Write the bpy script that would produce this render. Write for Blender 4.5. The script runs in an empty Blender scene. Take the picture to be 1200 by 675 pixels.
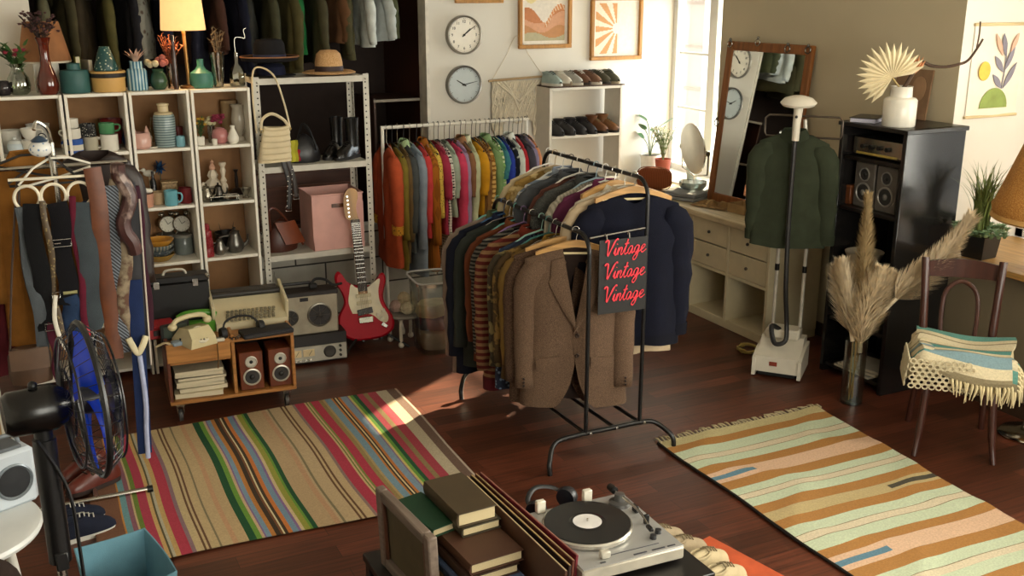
import bpy, math, random
from mathutils import Vector, Matrix, Euler
PI = math.pi
S = bpy.context.scene
COL = S.collection
sin, cos = math.sin, math.cos

# ------------------------------------------------------------------ camera numbers (metres, x along the back wall, y into the room)
CAM_H, PITCH, YAW = 2.2, math.atan(347 / 1200.), math.radians(26.2)
_FW = (sin(YAW) * cos(PITCH), cos(YAW) * cos(PITCH), -sin(PITCH))
_RT = (cos(YAW), -sin(YAW), 0)
_UP = (sin(YAW) * sin(PITCH), cos(YAW) * sin(PITCH), cos(PITCH))


def _ray(u, v):
    a, b = (u - 600) / 1200., (337.5 - v) / 1200.
    return [_FW[i] + _RT[i] * a + _UP[i] * b for i in range(3)]


def atY(u, v, y):            # where a sight line meets the upright plane y
    r = _ray(u, v); t = y / r[1]
    return (r[0] * t, y, CAM_H + r[2] * t)


def atX(u, v, x):
    r = _ray(u, v); t = x / r[0]
    return (x, r[1] * t, CAM_H + r[2] * t)


def atZ(u, v, z):
    r = _ray(u, v); t = (z - CAM_H) / r[2]
    return (r[0] * t, r[1] * t, z)


# ------------------------------------------------------------------ materials
def lin(c):
    if isinstance(c, str):
        c = c.lstrip('#')
        c = tuple(int(c[i:i + 2], 16) / 255 for i in (0, 2, 4))
    return tuple((x / 12.92 if x <= .04045 else ((x + .055) / 1.055) ** 2.4) for x in c) + (1,)


_MC = {}


def M(col, rough=.55, metal=0., pat='noise', col2=None, scale=None, bump=0., bscale=300., var=.18, axis='Z', em=0., spec=None, coat=0.):
    key = (col, rough, metal, pat, col2, scale, bump, bscale, var, axis, em, spec, coat)
    if key in _MC:
        return _MC[key]
    m = bpy.data.materials.new('surface')
    m.use_nodes = True
    nt = m.node_tree; N = nt.nodes; Lk = nt.links
    p = N['Principled BSDF']
    p.inputs['Roughness'].default_value = rough
    p.inputs['Metallic'].default_value = metal
    if spec is not None: p.inputs['Specular IOR Level'].default_value = spec
    if coat: p.inputs['Coat Weight'].default_value = coat; p.inputs['Coat Roughness'].default_value = .08
    tc = N.new('ShaderNodeTexCoord')
    mp = N.new('ShaderNodeMapping'); Lk.new(tc.outputs['Object'], mp.inputs['Vector'])
    V = mp.outputs['Vector']
    c1 = lin(col)

    def noise(sc, det=3., vec=V):
        n = N.new('ShaderNodeTexNoise'); n.inputs['Scale'].default_value = sc; n.inputs['Detail'].default_value = det
        Lk.new(vec, n.inputs['Vector']); return n

    def ramp(stops, src, interp='LINEAR'):
        r = N.new('ShaderNodeValToRGB'); cr = r.color_ramp; cr.interpolation = interp
        while len(cr.elements) < len(stops): cr.elements.new(.5)
        for e, (q, c) in zip(cr.elements, stops): e.position = q; e.color = c
        Lk.new(src, r.inputs['Fac']); return r

    def mixc(fac, a, b, mode='MIX'):
        x = N.new('ShaderNodeMix'); x.data_type = 'RGBA'; x.blend_type = mode
        for sock, val in ((x.inputs[0], fac), (x.inputs[6], a), (x.inputs[7], b)):
            if hasattr(val, 'links'): Lk.new(val, sock)
            else: sock.default_value = val
        return x.outputs[2]
    k = lambda c, f: tuple(min(1, x * f) for x in c[:3]) + (1,)
    if pat == 'attr':
        at = N.new('ShaderNodeAttribute'); at.attribute_name = 'col'
        n = noise(scale or 60.)
        r = ramp([(.3, (1 - var,) * 3 + (1,)), (.7, (1., 1., 1., 1))], n.outputs['Fac'])
        out = mixc(1., at.outputs['Color'], r.outputs['Color'], 'MULTIPLY')
    elif pat == 'tweed':
        n = noise(scale or 260., 2.)
        out = ramp([(.36, k(c1, .7)), (.5, c1), (.64, lin(col2) if col2 else k(c1, 1.35))], n.outputs['Fac']).outputs['Color']
    elif pat in ('hstripe', 'vstripe', 'dstripe', 'plaid', 'check'):
        def wave(direction, sc):
            w = N.new('ShaderNodeTexWave'); w.wave_type = 'BANDS'; w.bands_direction = direction
            w.inputs['Scale'].default_value = sc; w.inputs['Distortion'].default_value = .6 if pat == 'plaid' else .25
            w.inputs['Detail'].default_value = 1.
            Lk.new(V, w.inputs['Vector']); return w
        c2 = lin(col2)
        if pat == 'plaid' or pat == 'check':
            a = wave('Z', scale or 6.); b = wave('X' if axis == 'Z' else axis, scale or 6.)
            ad = N.new('ShaderNodeMath'); ad.operation = 'ADD'
            Lk.new(a.outputs['Fac'], ad.inputs[0]); Lk.new(b.outputs['Fac'], ad.inputs[1])
            hf = N.new('ShaderNodeMath'); hf.operation = 'MULTIPLY'; hf.inputs[1].default_value = .5
            Lk.new(ad.outputs[0], hf.inputs[0])
            out = ramp([(.3, c1), (.5, k(c1, .6)), (.72, c2)], hf.outputs[0], 'CONSTANT' if pat == 'check' else 'LINEAR').outputs['Color']
        else:
            dr = {'hstripe': 'Z', 'vstripe': 'X', 'dstripe': 'DIAGONAL'}[pat]
            if axis in 'XY' and pat != 'dstripe': dr = axis
            out = ramp([(.45, c1), (.58, c2)], wave(dr, scale or 8.).outputs['Fac']).outputs['Color']
    elif pat == 'floral':
        v = N.new('ShaderNodeTexVoronoi'); v.inputs['Scale'].default_value = scale or 28.
        Lk.new(V, v.inputs['Vector'])
        out = ramp([(.16, lin(col2)), (.34, c1)], v.outputs['Distance']).outputs['Color']
    elif pat == 'camo':
        n = noise(scale or 12., 4.)
        out = ramp([(.42, c1), (.5, k(c1, .7)), (.58, lin(col2))], n.outputs['Fac']).outputs['Color']
    elif pat == 'wood':
        mp.inputs['Scale'].default_value = {'X': (1, 12, 12), 'Y': (12, 1, 12), 'Z': (12, 12, 1)}[axis]
        n = noise(scale or 4., 5.)
        out = ramp([(.3, k(c1, .68)), (.55, c1), (.75, lin(col2) if col2 else k(c1, 1.18))], n.outputs['Fac']).outputs['Color']
    else:
        n = noise(scale or 14., 3.)
        out = ramp([(.3, k(c1, 1 - var)), (.7, k(c1, 1 + var * .5))], n.outputs['Fac']).outputs['Color']
    Lk.new(out, p.inputs['Base Color'])
    if em:
        Lk.new(out, p.inputs['Emission Color']); p.inputs['Emission Strength'].default_value = em
    if bump:
        bn = noise(bscale, 2.)
        bp = N.new('ShaderNodeBump'); bp.inputs['Strength'].default_value = bump; bp.inputs['Distance'].default_value = .004
        Lk.new(bn.outputs['Fac'], bp.inputs['Height']); Lk.new(bp.outputs['Normal'], p.inputs['Normal'])
    _MC[key] = m
    return m


def cloth(col, pat='noise', col2=None, **k):
    k.setdefault('rough', .9); k.setdefault('bump', .35); k.setdefault('spec', .25)
    return M(col, pat=pat, col2=col2, **k)


def ceramic(col, **k): return M(col, rough=.22, var=.06, **k)
def steel(col='#b9b6ae', rough=.25): return M(col, rough=rough, metal=1., var=.08)
def black(rough=.4): return M('#0b0a0a', rough=rough, var=.2)


_GL = {}
def glass(tint='#e9efe9', op=.16, rough=.03):
    key = (tint, op, rough)
    if key in _GL: return _GL[key]
    m = bpy.data.materials.new('glass'); m.use_nodes = True
    nt = m.node_tree; N = nt.nodes; Lk = nt.links
    N.remove(N['Principled BSDF'])
    o = N['Material Output']
    tr = N.new('ShaderNodeBsdfTransparent'); tr.inputs['Color'].default_value = lin(tint)
    gl = N.new('ShaderNodeBsdfGlossy'); gl.inputs['Roughness'].default_value = rough
    nz = N.new('ShaderNodeTexNoise'); nz.inputs['Scale'].default_value = 3.
    lw = N.new('ShaderNodeLayerWeight'); lw.inputs['Blend'].default_value = .35
    ad = N.new('ShaderNodeMath'); ad.operation = 'MULTIPLY_ADD'; ad.inputs[1].default_value = .55; ad.inputs[2].default_value = op
    Lk.new(lw.outputs['Fresnel'], ad.inputs[0])
    mx = N.new('ShaderNodeMixShader')
    Lk.new(ad.outputs[0], mx.inputs[0]); Lk.new(tr.outputs[0], mx.inputs[1]); Lk.new(gl.outputs[0], mx.inputs[2])
    Lk.new(mx.outputs[0], o.inputs['Surface'])
    _GL[key] = m
    return m


# ------------------------------------------------------------------ mesh builder
class MB:
    def __init__(s):
        s.v = []; s.f = []; s.m = []; s.c = []; s.sm = []
        s.mi = 0; s.col = None; s.smooth = True; s.mat = None

    def add(s, vs, fs, smooth=None):
        b = len(s.v)
        if s.mat is not None: vs = [tuple(s.mat @ Vector(q)) for q in vs]
        s.v.extend(vs)
        for f in fs:
            s.f.append([i + b for i in f]); s.m.append(s.mi); s.c.append(s.col)
            s.sm.append(s.smooth if smooth is None else smooth)
        return b

    def box(s, c, d, rz=0., bev=0.004, rot=None):
        x, y, z = d[0] / 2, d[1] / 2, d[2] / 2
        b = min(bev, x * .45, y * .45, z * .45)
        R = (rot.to_matrix() if rot is not None else Matrix.Rotation(rz, 3, 'Z'))
        C = Vector(c)
        vs = []; ids = {}
        # chamfered box: three vertices per corner
        for sx in (-1, 1):
            for sy in (-1, 1):
                for sz in (-1, 1):
                    for a, q in enumerate(((sx * (x), sy * (y - b), sz * (z - b)), (sx * (x - b), sy * y, sz * (z - b)), (sx * (x - b), sy * (y - b), sz * z))):
                        ids[(sx, sy, sz, a)] = len(vs); vs.append(tuple(C + R @ Vector(q)))
        fs = []
        g = lambda *q: ids[q]
        for e in (-1, 1):
            f = [g(e, -1, -1, 0), g(e, 1, -1, 0), g(e, 1, 1, 0), g(e, -1, 1, 0)]; fs.append(f if e > 0 else f[::-1])
            f = [g(-1, e, -1, 1), g(-1, e, 1, 1), g(1, e, 1, 1), g(1, e, -1, 1)]; fs.append(f if e > 0 else f[::-1])
            f = [g(-1, -1, e, 2), g(1, -1, e, 2), g(1, 1, e, 2), g(-1, 1, e, 2)]; fs.append(f if e > 0 else f[::-1])
        for p in (-1, 1):
            for q in (-1, 1):
                for (A, B, mk) in ((0, 1, lambda t: (p, q, t)), (1, 2, lambda t: (t, p, q)), (0, 2, lambda t: (p, t, q))):
                    a0, a1, b1, b0 = g(*mk(-1), A), g(*mk(1), A), g(*mk(1), B), g(*mk(-1), B)
                    f = [a0, a1, b1, b0]
                    n = (Vector(vs[a1]) - Vector(vs[a0])).cross(Vector(vs[b0]) - Vector(vs[a0]))
                    if n.dot(Vector(vs[a0]) + Vector(vs[b1]) - 2 * C) < 0: f = f[::-1]
                    fs.append(f)
        for sx in (-1, 1):
            for sy in (-1, 1):
                for sz in (-1, 1):
                    f = [g(sx, sy, sz, 0), g(sx, sy, sz, 1), g(sx, sy, sz, 2)]
                    fs.append(f if sx * sy * sz > 0 else f[::-1])
        s.add(vs, fs, False)
        return s

    def tube(s, pts, r, n=8, closed=False, flat=1., cap=True, up=None):
        P = [Vector(q) for q in pts]; k = len(P)
        if not hasattr(r, '__len__'): r = [r] * k
        T = []
        for i in range(k):
            a = P[(i - 1) % k] if (closed or i > 0) else P[i]
            b = P[(i + 1) % k] if (closed or i < k - 1) else P[i]
            t = (b - a); T.append(t.normalized() if t.length > 1e-9 else Vector((0, 0, 1)))
        u = Vector(up) if up else (Vector((0, 0, 1)) if abs(T[0].z) < .9 else Vector((0, 1, 0)))
        vs = []
        for i in range(k):
            nrm = (u - T[i] * u.dot(T[i]))
            nrm = nrm.normalized() if nrm.length > 1e-6 else T[i].orthogonal().normalized()
            if not up: u = nrm
            bn = T[i].cross(nrm)
            for j in range(n):
                a = 2 * PI * j / n
                vs.append(tuple(P[i] + (nrm * cos(a) * flat + bn * sin(a)) * r[i]))
        fs = []
        for i in range(k if closed else k - 1):
            i2 = (i + 1) % k
            for j in range(n):
                j2 = (j + 1) % n
                fs.append([i * n + j, i * n + j2, i2 * n + j2, i2 * n + j])
        if cap and not closed:
            fs.append(list(range(n))[::-1]); fs.append([(k - 1) * n + j for j in range(n)])
        s.add(vs, fs)
        return s

    def cyl(s, p0, p1, r0, r1=None, n=20):
        return s.tube([p0, p1], [r0, r0 if r1 is None else r1], n)

    def lathe(s, prof, c=(0, 0, 0), n=28, rip=0., rk=8, rot=None, sx=1., sy=1.):
        """prof: (radius, z) from bottom to top"""
        C = Vector(c); R = rot.to_matrix() if rot is not None else None
        vs = []; fs = []
        for (r, z) in prof:
            for j in range(n):
                a = 2 * PI * j / n
                rr = r * (1 + rip * cos(rk * a))
                q = Vector((rr * cos(a) * sx, rr * sin(a) * sy, z))
                vs.append(tuple(C + (R @ q if R else q)))
        for i in range(len(prof) - 1):
            for j in range(n):
                j2 = (j + 1) % n
                fs.append([i * n + j, i * n + j2, (i + 1) * n + j2, (i + 1) * n + j])
        if prof[0][0] > 1e-5: fs.append(list(range(n))[::-1])
        if prof[-1][0] > 1e-5 and prof[-1][1] >= prof[-2][1] - 1e-6: fs.append([(len(prof) - 1) * n + j for j in range(n)])
        s.add(vs, fs)
        return s

    def ball(s, c, r, n=14, m=9, rot=None):
        if not hasattr(r, '__len__'): r = (r, r, r)
        C = Vector(c); R = rot.to_matrix() if rot is not None else None
        vs = []; fs = []
        for i in range(m + 1):
            t = PI * i / m
            for j in range(n):
                a = 2 * PI * j / n
                q = Vector((r[0] * sin(t) * cos(a), r[1] * sin(t) * sin(a), -r[2] * cos(t)))
                vs.append(tuple(C + (R @ q if R else q)))
        for i in range(m):
            for j in range(n):
                j2 = (j + 1) % n
                fs.append([i * n + j, i * n + j2, (i + 1) * n + j2, (i + 1) * n + j])
        s.add(vs, fs)
        return s

    def grid(s, fn, nu, nv, smooth=True):
        vs = [tuple(fn(i / nu, j / nv)) for j in range(nv + 1) for i in range(nu + 1)]
        fs = [[j * (nu + 1) + i, j * (nu + 1) + i + 1, (j + 1) * (nu + 1) + i + 1, (j + 1) * (nu + 1) + i] for j in range(nv) for i in range(nu)]
        s.add(vs, fs, smooth)
        return s

    def slab(s, fn, nu, nv, th):
        """a sheet fn(u, v) given thickness along th (a vector)"""
        t = Vector(th)
        a = [[Vector(fn(i / nu, j / nv)) for i in range(nu + 1)] for j in range(nv + 1)]
        vs = [tuple(q) for row in a for q in row] + [tuple(q + t) for row in a for q in row]
        W = nu + 1; K = W * (nv + 1)
        fs = []
        for j in range(nv):
            for i in range(nu):
                q = [j * W + i, j * W + i + 1, (j + 1) * W + i + 1, (j + 1) * W + i]
                fs.append(q[::-1]); fs.append([K + x for x in q])
        rim = [i for i in range(W)] + [j * W + nu for j in range(1, nv + 1)] + [nv * W + i for i in range(nu - 1, -1, -1)] + [j * W for j in range(nv - 1, 0, -1)]
        for a_, b_ in zip(rim, rim[1:] + rim[:1]): fs.append([a_, b_, K + b_, K + a_])
        s.add(vs, fs)
        return s

    def prism(s, poly, axis='Y', a0=0., a1=.01):
        """poly of 2-D points pushed along an axis"""
        mk = {'Y': lambda p, t: (p[0], t, p[1]), 'X': lambda p, t: (t, p[0], p[1]), 'Z': lambda p, t: (p[0], p[1], t)}[axis]
        n = len(poly)
        vs = [mk(p, a0) for p in poly] + [mk(p, a1) for p in poly]
        fs = [list(range(n)), list(range(2 * n - 1, n - 1, -1))]
        fs += [[i, i + n, (i + 1) % n + n, (i + 1) % n] for i in range(n)]
        s.add(vs, fs, False)
        return s

    def blade(s, base, tip, w, bend=(0, 0, 0), n=4, side=None, fat=.5):
        """a thin leaf: narrow, curved, pointed, folded along its rib"""
        B, T, K = Vector(base), Vector(tip), Vector(bend)
        d = (T - B).normalized()
        sd = Vector(side) if side else d.cross(Vector((0, 0, 1)))
        if sd.length < 1e-4: sd = Vector((1, 0, 0))
        sd.normalize(); nm = d.cross(sd)
        vs = []; fs = []
        for i in range(n + 1):
            t = i / n
            c = B.lerp(T, t) + K * (4 * t * (1 - t))
            ww = w * (sin(PI * min(1, (t * (1 - .12) + .12)) ** fat) if i < n else 0.)
            vs += [tuple(c - sd * ww), tuple(c + nm * ww * .3), tuple(c + sd * ww)]
        for i in range(n):
            a = i * 3
            fs += [[a, a + 1, a + 4, a + 3], [a + 1, a + 2, a + 5, a + 4]]
        s.add(vs, fs)
        return s

    def build(s, name, mats, parent=None, loc=None, rot=None, sharp=40):
        me = bpy.data.meshes.new(name)
        me.from_pydata(s.v, [], s.f)
        if not isinstance(mats, (list, tuple)): mats = [mats]
        for m in mats: me.materials.append(m)
        me.polygons.foreach_set('material_index', s.m)
        me.polygons.foreach_set('use_smooth', s.sm)
        if any(c is not None for c in s.c):
            at = me.color_attributes.new('col', 'FLOAT_COLOR', 'CORNER')
            cache = {}
            dat = []
            for p, c in zip(me.polygons, s.c):
                c = c or '#ffffff'
                if c not in cache: cache[c] = lin(c)
                dat.extend(cache[c] * p.loop_total)
            at.data.foreach_set('color', dat)
        me.update()
        if sharp:
            try: me.set_sharp_from_angle(angle=math.radians(sharp))
            except Exception: pass
        o = bpy.data.objects.new(name, me)
        COL.objects.link(o)
        if parent is not None: o.parent = parent
        if loc is not None: o.location = loc
        if rot is not None: o.rotation_euler = rot
        return o


LABELS = {}
def tag(o, label, cat, group=None):
    o['label'] = label; o['category'] = cat
    if group: o['group'] = group
    return o


def T(name, label, cat, loc=(0, 0, 0), rz=0., group=None):
    o = bpy.data.objects.new(name, None); COL.objects.link(o)
    o.empty_display_size = .05
    o.location = loc; o.rotation_euler = (0, 0, rz)
    return tag(o, label, cat, group)


def one(name, mb, mats, label, cat, loc=(0, 0, 0), rz=0., group=None, rot=None):
    return tag(mb.build(name, mats, None, loc, rot if rot is not None else (0, 0, rz)), label, cat, group)


def struct(name, mb, mats, parent=None):
    o = mb.build(name, mats, parent)
    if parent is None: o['kind'] = 'structure'
    return o


def dup(root, loc, rz=None, label=None, group=None):
    r = root.copy(); COL.objects.link(r); r.location = loc
    if rz is not None: r.rotation_euler = (0, 0, rz)
    if label: r['label'] = label
    if group: r['group'] = group
    for ch in list(root.children):
        c = ch.copy(); COL.objects.link(c); c.parent = r
        for g in list(ch.children):
            d = g.copy(); COL.objects.link(d); d.parent = c
    return r


def text_mesh(mb, txt, size, M4, depth=.001):
    cu = bpy.data.curves.new('lettering', 'FONT'); cu.body = txt; cu.size = size; cu.extrude = depth; cu.align_x = 'CENTER'; cu.align_y = 'CENTER'
    ob = bpy.data.objects.new('lettering', cu); COL.objects.link(ob)
    bpy.context.view_layer.update()
    me = ob.evaluated_get(bpy.context.evaluated_depsgraph_get()).to_mesh()
    mb.add([tuple(M4 @ v.co) for v in me.vertices], [list(p.vertices) for p in me.polygons], False)
    ob.evaluated_get(bpy.context.evaluated_depsgraph_get()).to_mesh_clear()
    bpy.data.objects.remove(ob); bpy.data.curves.remove(cu)


def arc(c, r, a0, a1, n, plane='XZ'):
    o = []
    for i in range(n + 1):
        a = a0 + (a1 - a0) * i / n
        p, q = r * cos(a), r * sin(a)
        o.append((c[0] + p, c[1], c[2] + q) if plane == 'XZ' else (c[0], c[1] + p, c[2] + q) if plane == 'YZ' else (c[0] + p, c[1] + q, c[2]))
    return o


def bez(pts, n=8):
    """smooth curve through points (Catmull-Rom)"""
    P = [Vector(p) for p in pts]; out = []
    for i in range(len(P) - 1):
        a, b, c, d = P[max(0, i - 1)], P[i], P[i + 1], P[min(len(P) - 1, i + 2)]
        for j in range(n):
            t = j / n
            out.append(tuple(.5 * ((2 * b) + (c - a) * t + (2 * a - 5 * b + 4 * c - d) * t * t + (3 * b - a - 3 * c + d) * t ** 3)))
    out.append(tuple(P[-1]))
    return out
# ------------------------------------------------------------------ the room
def wallmat(c): return M(c, rough=.85, var=.05, scale=2., bump=.05, bscale=60.)
WHITE_WALL = wallmat('#e3ddd0'); TAUPE = wallmat('#c6b899'); CREAM = wallmat('#e6dfd2')


def floor_mat():
    m = bpy.data.materials.new('floor_planks'); m.use_nodes = True
    nt = m.node_tree; N = nt.nodes; Lk = nt.links; p = N['Principled BSDF']
    tc = N.new('ShaderNodeTexCoord')
    br = N.new('ShaderNodeTexBrick'); br.inputs['Scale'].default_value = 1.
    br.inputs['Brick Width'].default_value = .62; br.inputs['Row Height'].default_value = .095
    br.inputs['Mortar Size'].default_value = .0012; br.inputs['Mortar'].default_value = lin('#150a07')
    br.inputs['Color1'].default_value = lin('#4a2617'); br.inputs['Color2'].default_value = lin('#6e3b28'); br.inputs['Bias'].default_value = -.1
    br.offset = .37
    Lk.new(tc.outputs['Object'], br.inputs['Vector'])
    mp = N.new('ShaderNodeMapping'); mp.inputs['Scale'].default_value = (1.5, 26, 1); Lk.new(tc.outputs['Object'], mp.inputs['Vector'])
    n = N.new('ShaderNodeTexNoise'); n.inputs['Scale'].default_value = 2.5; n.inputs['Detail'].default_value = 6; Lk.new(mp.outputs[0], n.inputs['Vector'])
    r = N.new('ShaderNodeValToRGB'); r.color_ramp.elements[0].position = .3; r.color_ramp.elements[0].color = (.5, .5, .5, 1); r.color_ramp.elements[1].position = .75
    r.color_ramp.elements[1].color = (1.25, 1.2, 1.15, 1)
    Lk.new(n.outputs['Fac'], r.inputs['Fac'])
    x = N.new('ShaderNodeMix'); x.data_type = 'RGBA'; x.blend_type = 'MULTIPLY'; x.inputs[0].default_value = 1.
    Lk.new(br.outputs['Color'], x.inputs[6]); Lk.new(r.outputs['Color'], x.inputs[7])
    Lk.new(x.outputs[2], p.inputs['Base Color'])
    p.inputs['Roughness'].default_value = .4; p.inputs['Specular IOR Level'].default_value = .45
    bp = N.new('ShaderNodeBump'); bp.inputs['Strength'].default_value = .15; bp.inputs['Distance'].default_value = .002
    Lk.new(n.outputs['Fac'], bp.inputs['Height']); Lk.new(bp.outputs[0], p.inputs['Normal'])
    return m


def brick_mat():
    m = bpy.data.materials.new('painted_brick'); m.use_nodes = True
    nt = m.node_tree; N = nt.nodes; Lk = nt.links; p = N['Principled BSDF']
    tc = N.new('ShaderNodeTexCoord'); mp = N.new('ShaderNodeMapping'); mp.inputs['Rotation'].default_value = (PI / 2, 0, 0)
    Lk.new(tc.outputs['Object'], mp.inputs['Vector'])
    br = N.new('ShaderNodeTexBrick'); br.inputs['Scale'].default_value = 1.
    br.inputs['Brick Width'].default_value = .42; br.inputs['Row Height'].default_value = .19; br.inputs['Mortar Size'].default_value = .006
    br.inputs['Mortar'].default_value = lin('#4f4a42'); br.inputs['Color1'].default_value = lin('#cfc8b8'); br.inputs['Color2'].default_value = lin('#e2dccb')
    Lk.new(mp.outputs[0], br.inputs['Vector'])
    n = N.new('ShaderNodeTexNoise'); n.inputs['Scale'].default_value = 9.; n.inputs['Detail'].default_value = 6.
    Lk.new(tc.outputs['Object'], n.inputs['Vector'])
    x = N.new('ShaderNodeMix'); x.data_type = 'RGBA'; x.blend_type = 'MULTIPLY'; x.inputs[0].default_value = .35
    Lk.new(br.outputs['Color'], x.inputs[6]); Lk.new(n.outputs['Fac'], x.inputs[7]); Lk.new(x.outputs[2], p.inputs['Base Color'])
    p.inputs['Roughness'].default_value = .9
    bp = N.new('ShaderNodeBump'); bp.inputs['Strength'].default_value = .5; bp.inputs['Distance'].default_value = .01
    Lk.new(n.outputs['Fac'], bp.inputs['Height']); Lk.new(bp.outputs[0], p.inputs['Normal'])
    return m


DARKWOOD = M('#3a2013', pat='wood', axis='Z', rough=.5)
HC = 2.95


def bx(*bs, bev=0.):
    mb = MB()
    for (x0, x1, y0, y1, z0, z1) in bs:
        mb.box(((x0 + x1) / 2, (y0 + y1) / 2, (z0 + z1) / 2), (x1 - x0, y1 - y0, z1 - z0), bev=bev or .0005)
    return mb


struct('floor', bx((-1.4, 5.7, -1.1, 8.4, -.06, 0)), floor_mat())
struct('ceiling', bx((-1.4, 5.7, -1.1, 8.4, HC, HC + .06)), WHITE_WALL)
struct('wall_back', bx((2.86, 5.12, 7.2, 7.32, 0, HC)), WHITE_WALL)
struct('wall_back_left', bx((-1.4, .2, 6.56, 6.66, 0, HC)), WHITE_WALL)
struct('wall_alcove_back', bx((.1, 2.94, 8.2, 8.3, 0, HC)), M('#2a1a12', rough=.8))
struct('wall_alcove_left', bx((.1, .2, 6.66, 8.2, 0, HC)), DARKWOOD)
struct('wall_alcove_right', bx((2.86, 2.94, 7.32, 8.2, 0, HC)), M('#4a2818', pat='wood', axis='Z', rough=.55))
struct('trim_alcove', bx((2.835, 2.86, 7.19, 7.34, 0, HC)), M('#e6dfd0', rough=.6))
struct('wall_low_brick', bx((1.28, 2.86, 6.8, 6.9, 0, .62)), brick_mat())
struct('wall_left', bx((-1.4, -1.3, -1.1, 6.6, 0, HC)), WHITE_WALL)
struct('wall_front', bx((-1.3, .6, -1.1, -1., 0, HC), (4.6, 5.7, -1.1, -1., 0, HC), (.6, 4.6, -1.1, -1., 0, .9), (.6, 4.6, -1.1, -1., 2.7, HC)), WHITE_WALL)  # opening added behind the camera to admit the fill light
mb = bx((4.7, 5.42, 4.03, 6.14, 0, HC))
for i, f in enumerate(mb.f):
    ys = [mb.v[q][1] for q in f]
    if max(ys) < 4.04 or min(ys) > 6.13: mb.m[i] = 1
struct('wall_right_pier', mb, [TAUPE, CREAM])
struct('wall_right_under_window', bx((4.7, 5.1, 6.14, 7.2, 0, .74)), CREAM)
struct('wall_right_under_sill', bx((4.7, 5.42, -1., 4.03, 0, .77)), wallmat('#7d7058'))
struct('wall_right_header', bx((5.06, 5.2, 6.14, 7.2, 2.6, HC), (5.3, 5.45, -1., 4.03, 2.65, HC)), CREAM)
struct('wall_right_end', bx((4.7, 5.5, -1., .3, .77, HC)), CREAM)
struct('baseboard_back', bx((2.9, 4.7, 7.185, 7.2, 0, .09)), M('#e9e4d8', rough=.5))
struct('baseboard_right', bx((4.685, 4.7, .4, 6.1, 0, .09)), M('#3d2a1c', rough=.5))
SILLWOOD = M('#b98d4f', pat='wood', axis='Y', rough=.4)
struct('trim_sill', bx((4.58, 5.3, .3, 4.02, .77, .805), bev=.004), SILLWOOD)


def window(name, x, y0, y1, z0, z1, mull, bars, mat):
    fr = T(name, 'white framed window', 'window'); del fr['label'], fr['category']; fr['kind'] = 'structure'
    w = .055
    f = bx((x - .04, x + .04, y0, y0 + w, z0, z1), (x - .04, x + .04, y1 - w, y1, z0, z1), (x - .04, x + .04, y0, y1, z0, z0 + w), (x - .04, x + .04, y0, y1, z1 - w, z1), bev=.004)
    f.build('window_frame', mat, fr)
    m = MB()
    for q, ww in mull: m.box((x, q, (z0 + z1) / 2), (.09, ww, z1 - z0 - .1), bev=.004)
    m.build('mullion', mat, fr)
    b = MB()
    for q in bars: b.box((x + .01, (y0 + y1) / 2, q), (.025, y1 - y0 - .1, .02), bev=.003)
    if bars: b.build('glazing_bar', mat, fr)
    bx((x + .018, x + .022, y0 + w, y1 - w, z0 + w, z1 - w)).build('pane', glass('#fbfdfc', .02), fr)
    return fr


WINW = M('#e4e2da', rough=.45, var=.04)
window('window_1', 5.06, 6.14, 7.2, .76, 2.6, [(6.66, .1), (6.5, .03)], [1.28, 1.72, 2.15], WINW)
window('window_2', 5.37, .3, 4.03, .8, 2.65, [(1.4, .09), (2.7, .09)], [1.45, 2.05], WINW)
w3 = window('window_added_fill', 0, -4.6, -.6, .9, 2.7, [(-1.9, .09), (-3.3, .09)], [1.8], WINW); w3.location = (0, -1.05, 0); w3.rotation_euler = (0, 0, PI / 2)  # unseen window added behind the camera to go with the frontal fill
struct('trim_roller_blind', bx((5.0, 5.03, 6.16, 7.18, 2.17, 2.62)).tube([(5.015, 6.16, 2.165), (5.015, 7.18, 2.165)], .012, 8), M('#c9c6bf', rough=.7))
struct('trim_window_sill', bx((4.66, 5.02, 6.15, 7.19, .74, .765), bev=.004), M('#e8e5dc', rough=.4))

ext = T('exterior_building', 'pale building across the street', 'building', (13., 14., 0)); del ext['label'], ext['category']; ext['kind'] = 'structure'
bx((-1., 1., -4.2, 12., -4., 5.0), (-1., 1., -14., -4.2, -4., 9.)).build('facade', M('#efe0d6', rough=.9, var=.05), ext)  # blocks shaped to cut low sun; taller one added to shade the side window
b = MB()
for k in range(14): b.box((-1.02, 0, -3.6 + .8 * k), (.05, 24., .06), bev=.005)
b.build('string_course', M('#d8c0b2', rough=.9), ext)
# ------------------------------------------------------------------ light and camera
w = bpy.data.worlds.new('sky'); S.world = w; w.use_nodes = True
bg = w.node_tree.nodes['Background']; bg.inputs[0].default_value = (1., .96, .9, 1); bg.inputs[1].default_value = 1.7


def area(name, loc, rot, sx, sy, power, col, spread=PI):
    l = bpy.data.lights.new(name, 'AREA'); l.shape = 'RECTANGLE'; l.size = sx; l.size_y = sy; l.energy = power; l.color = col; l.spread = spread
    o = bpy.data.objects.new(name, l); COL.objects.link(o); o.location = loc; o.rotation_euler = rot
    return o


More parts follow.
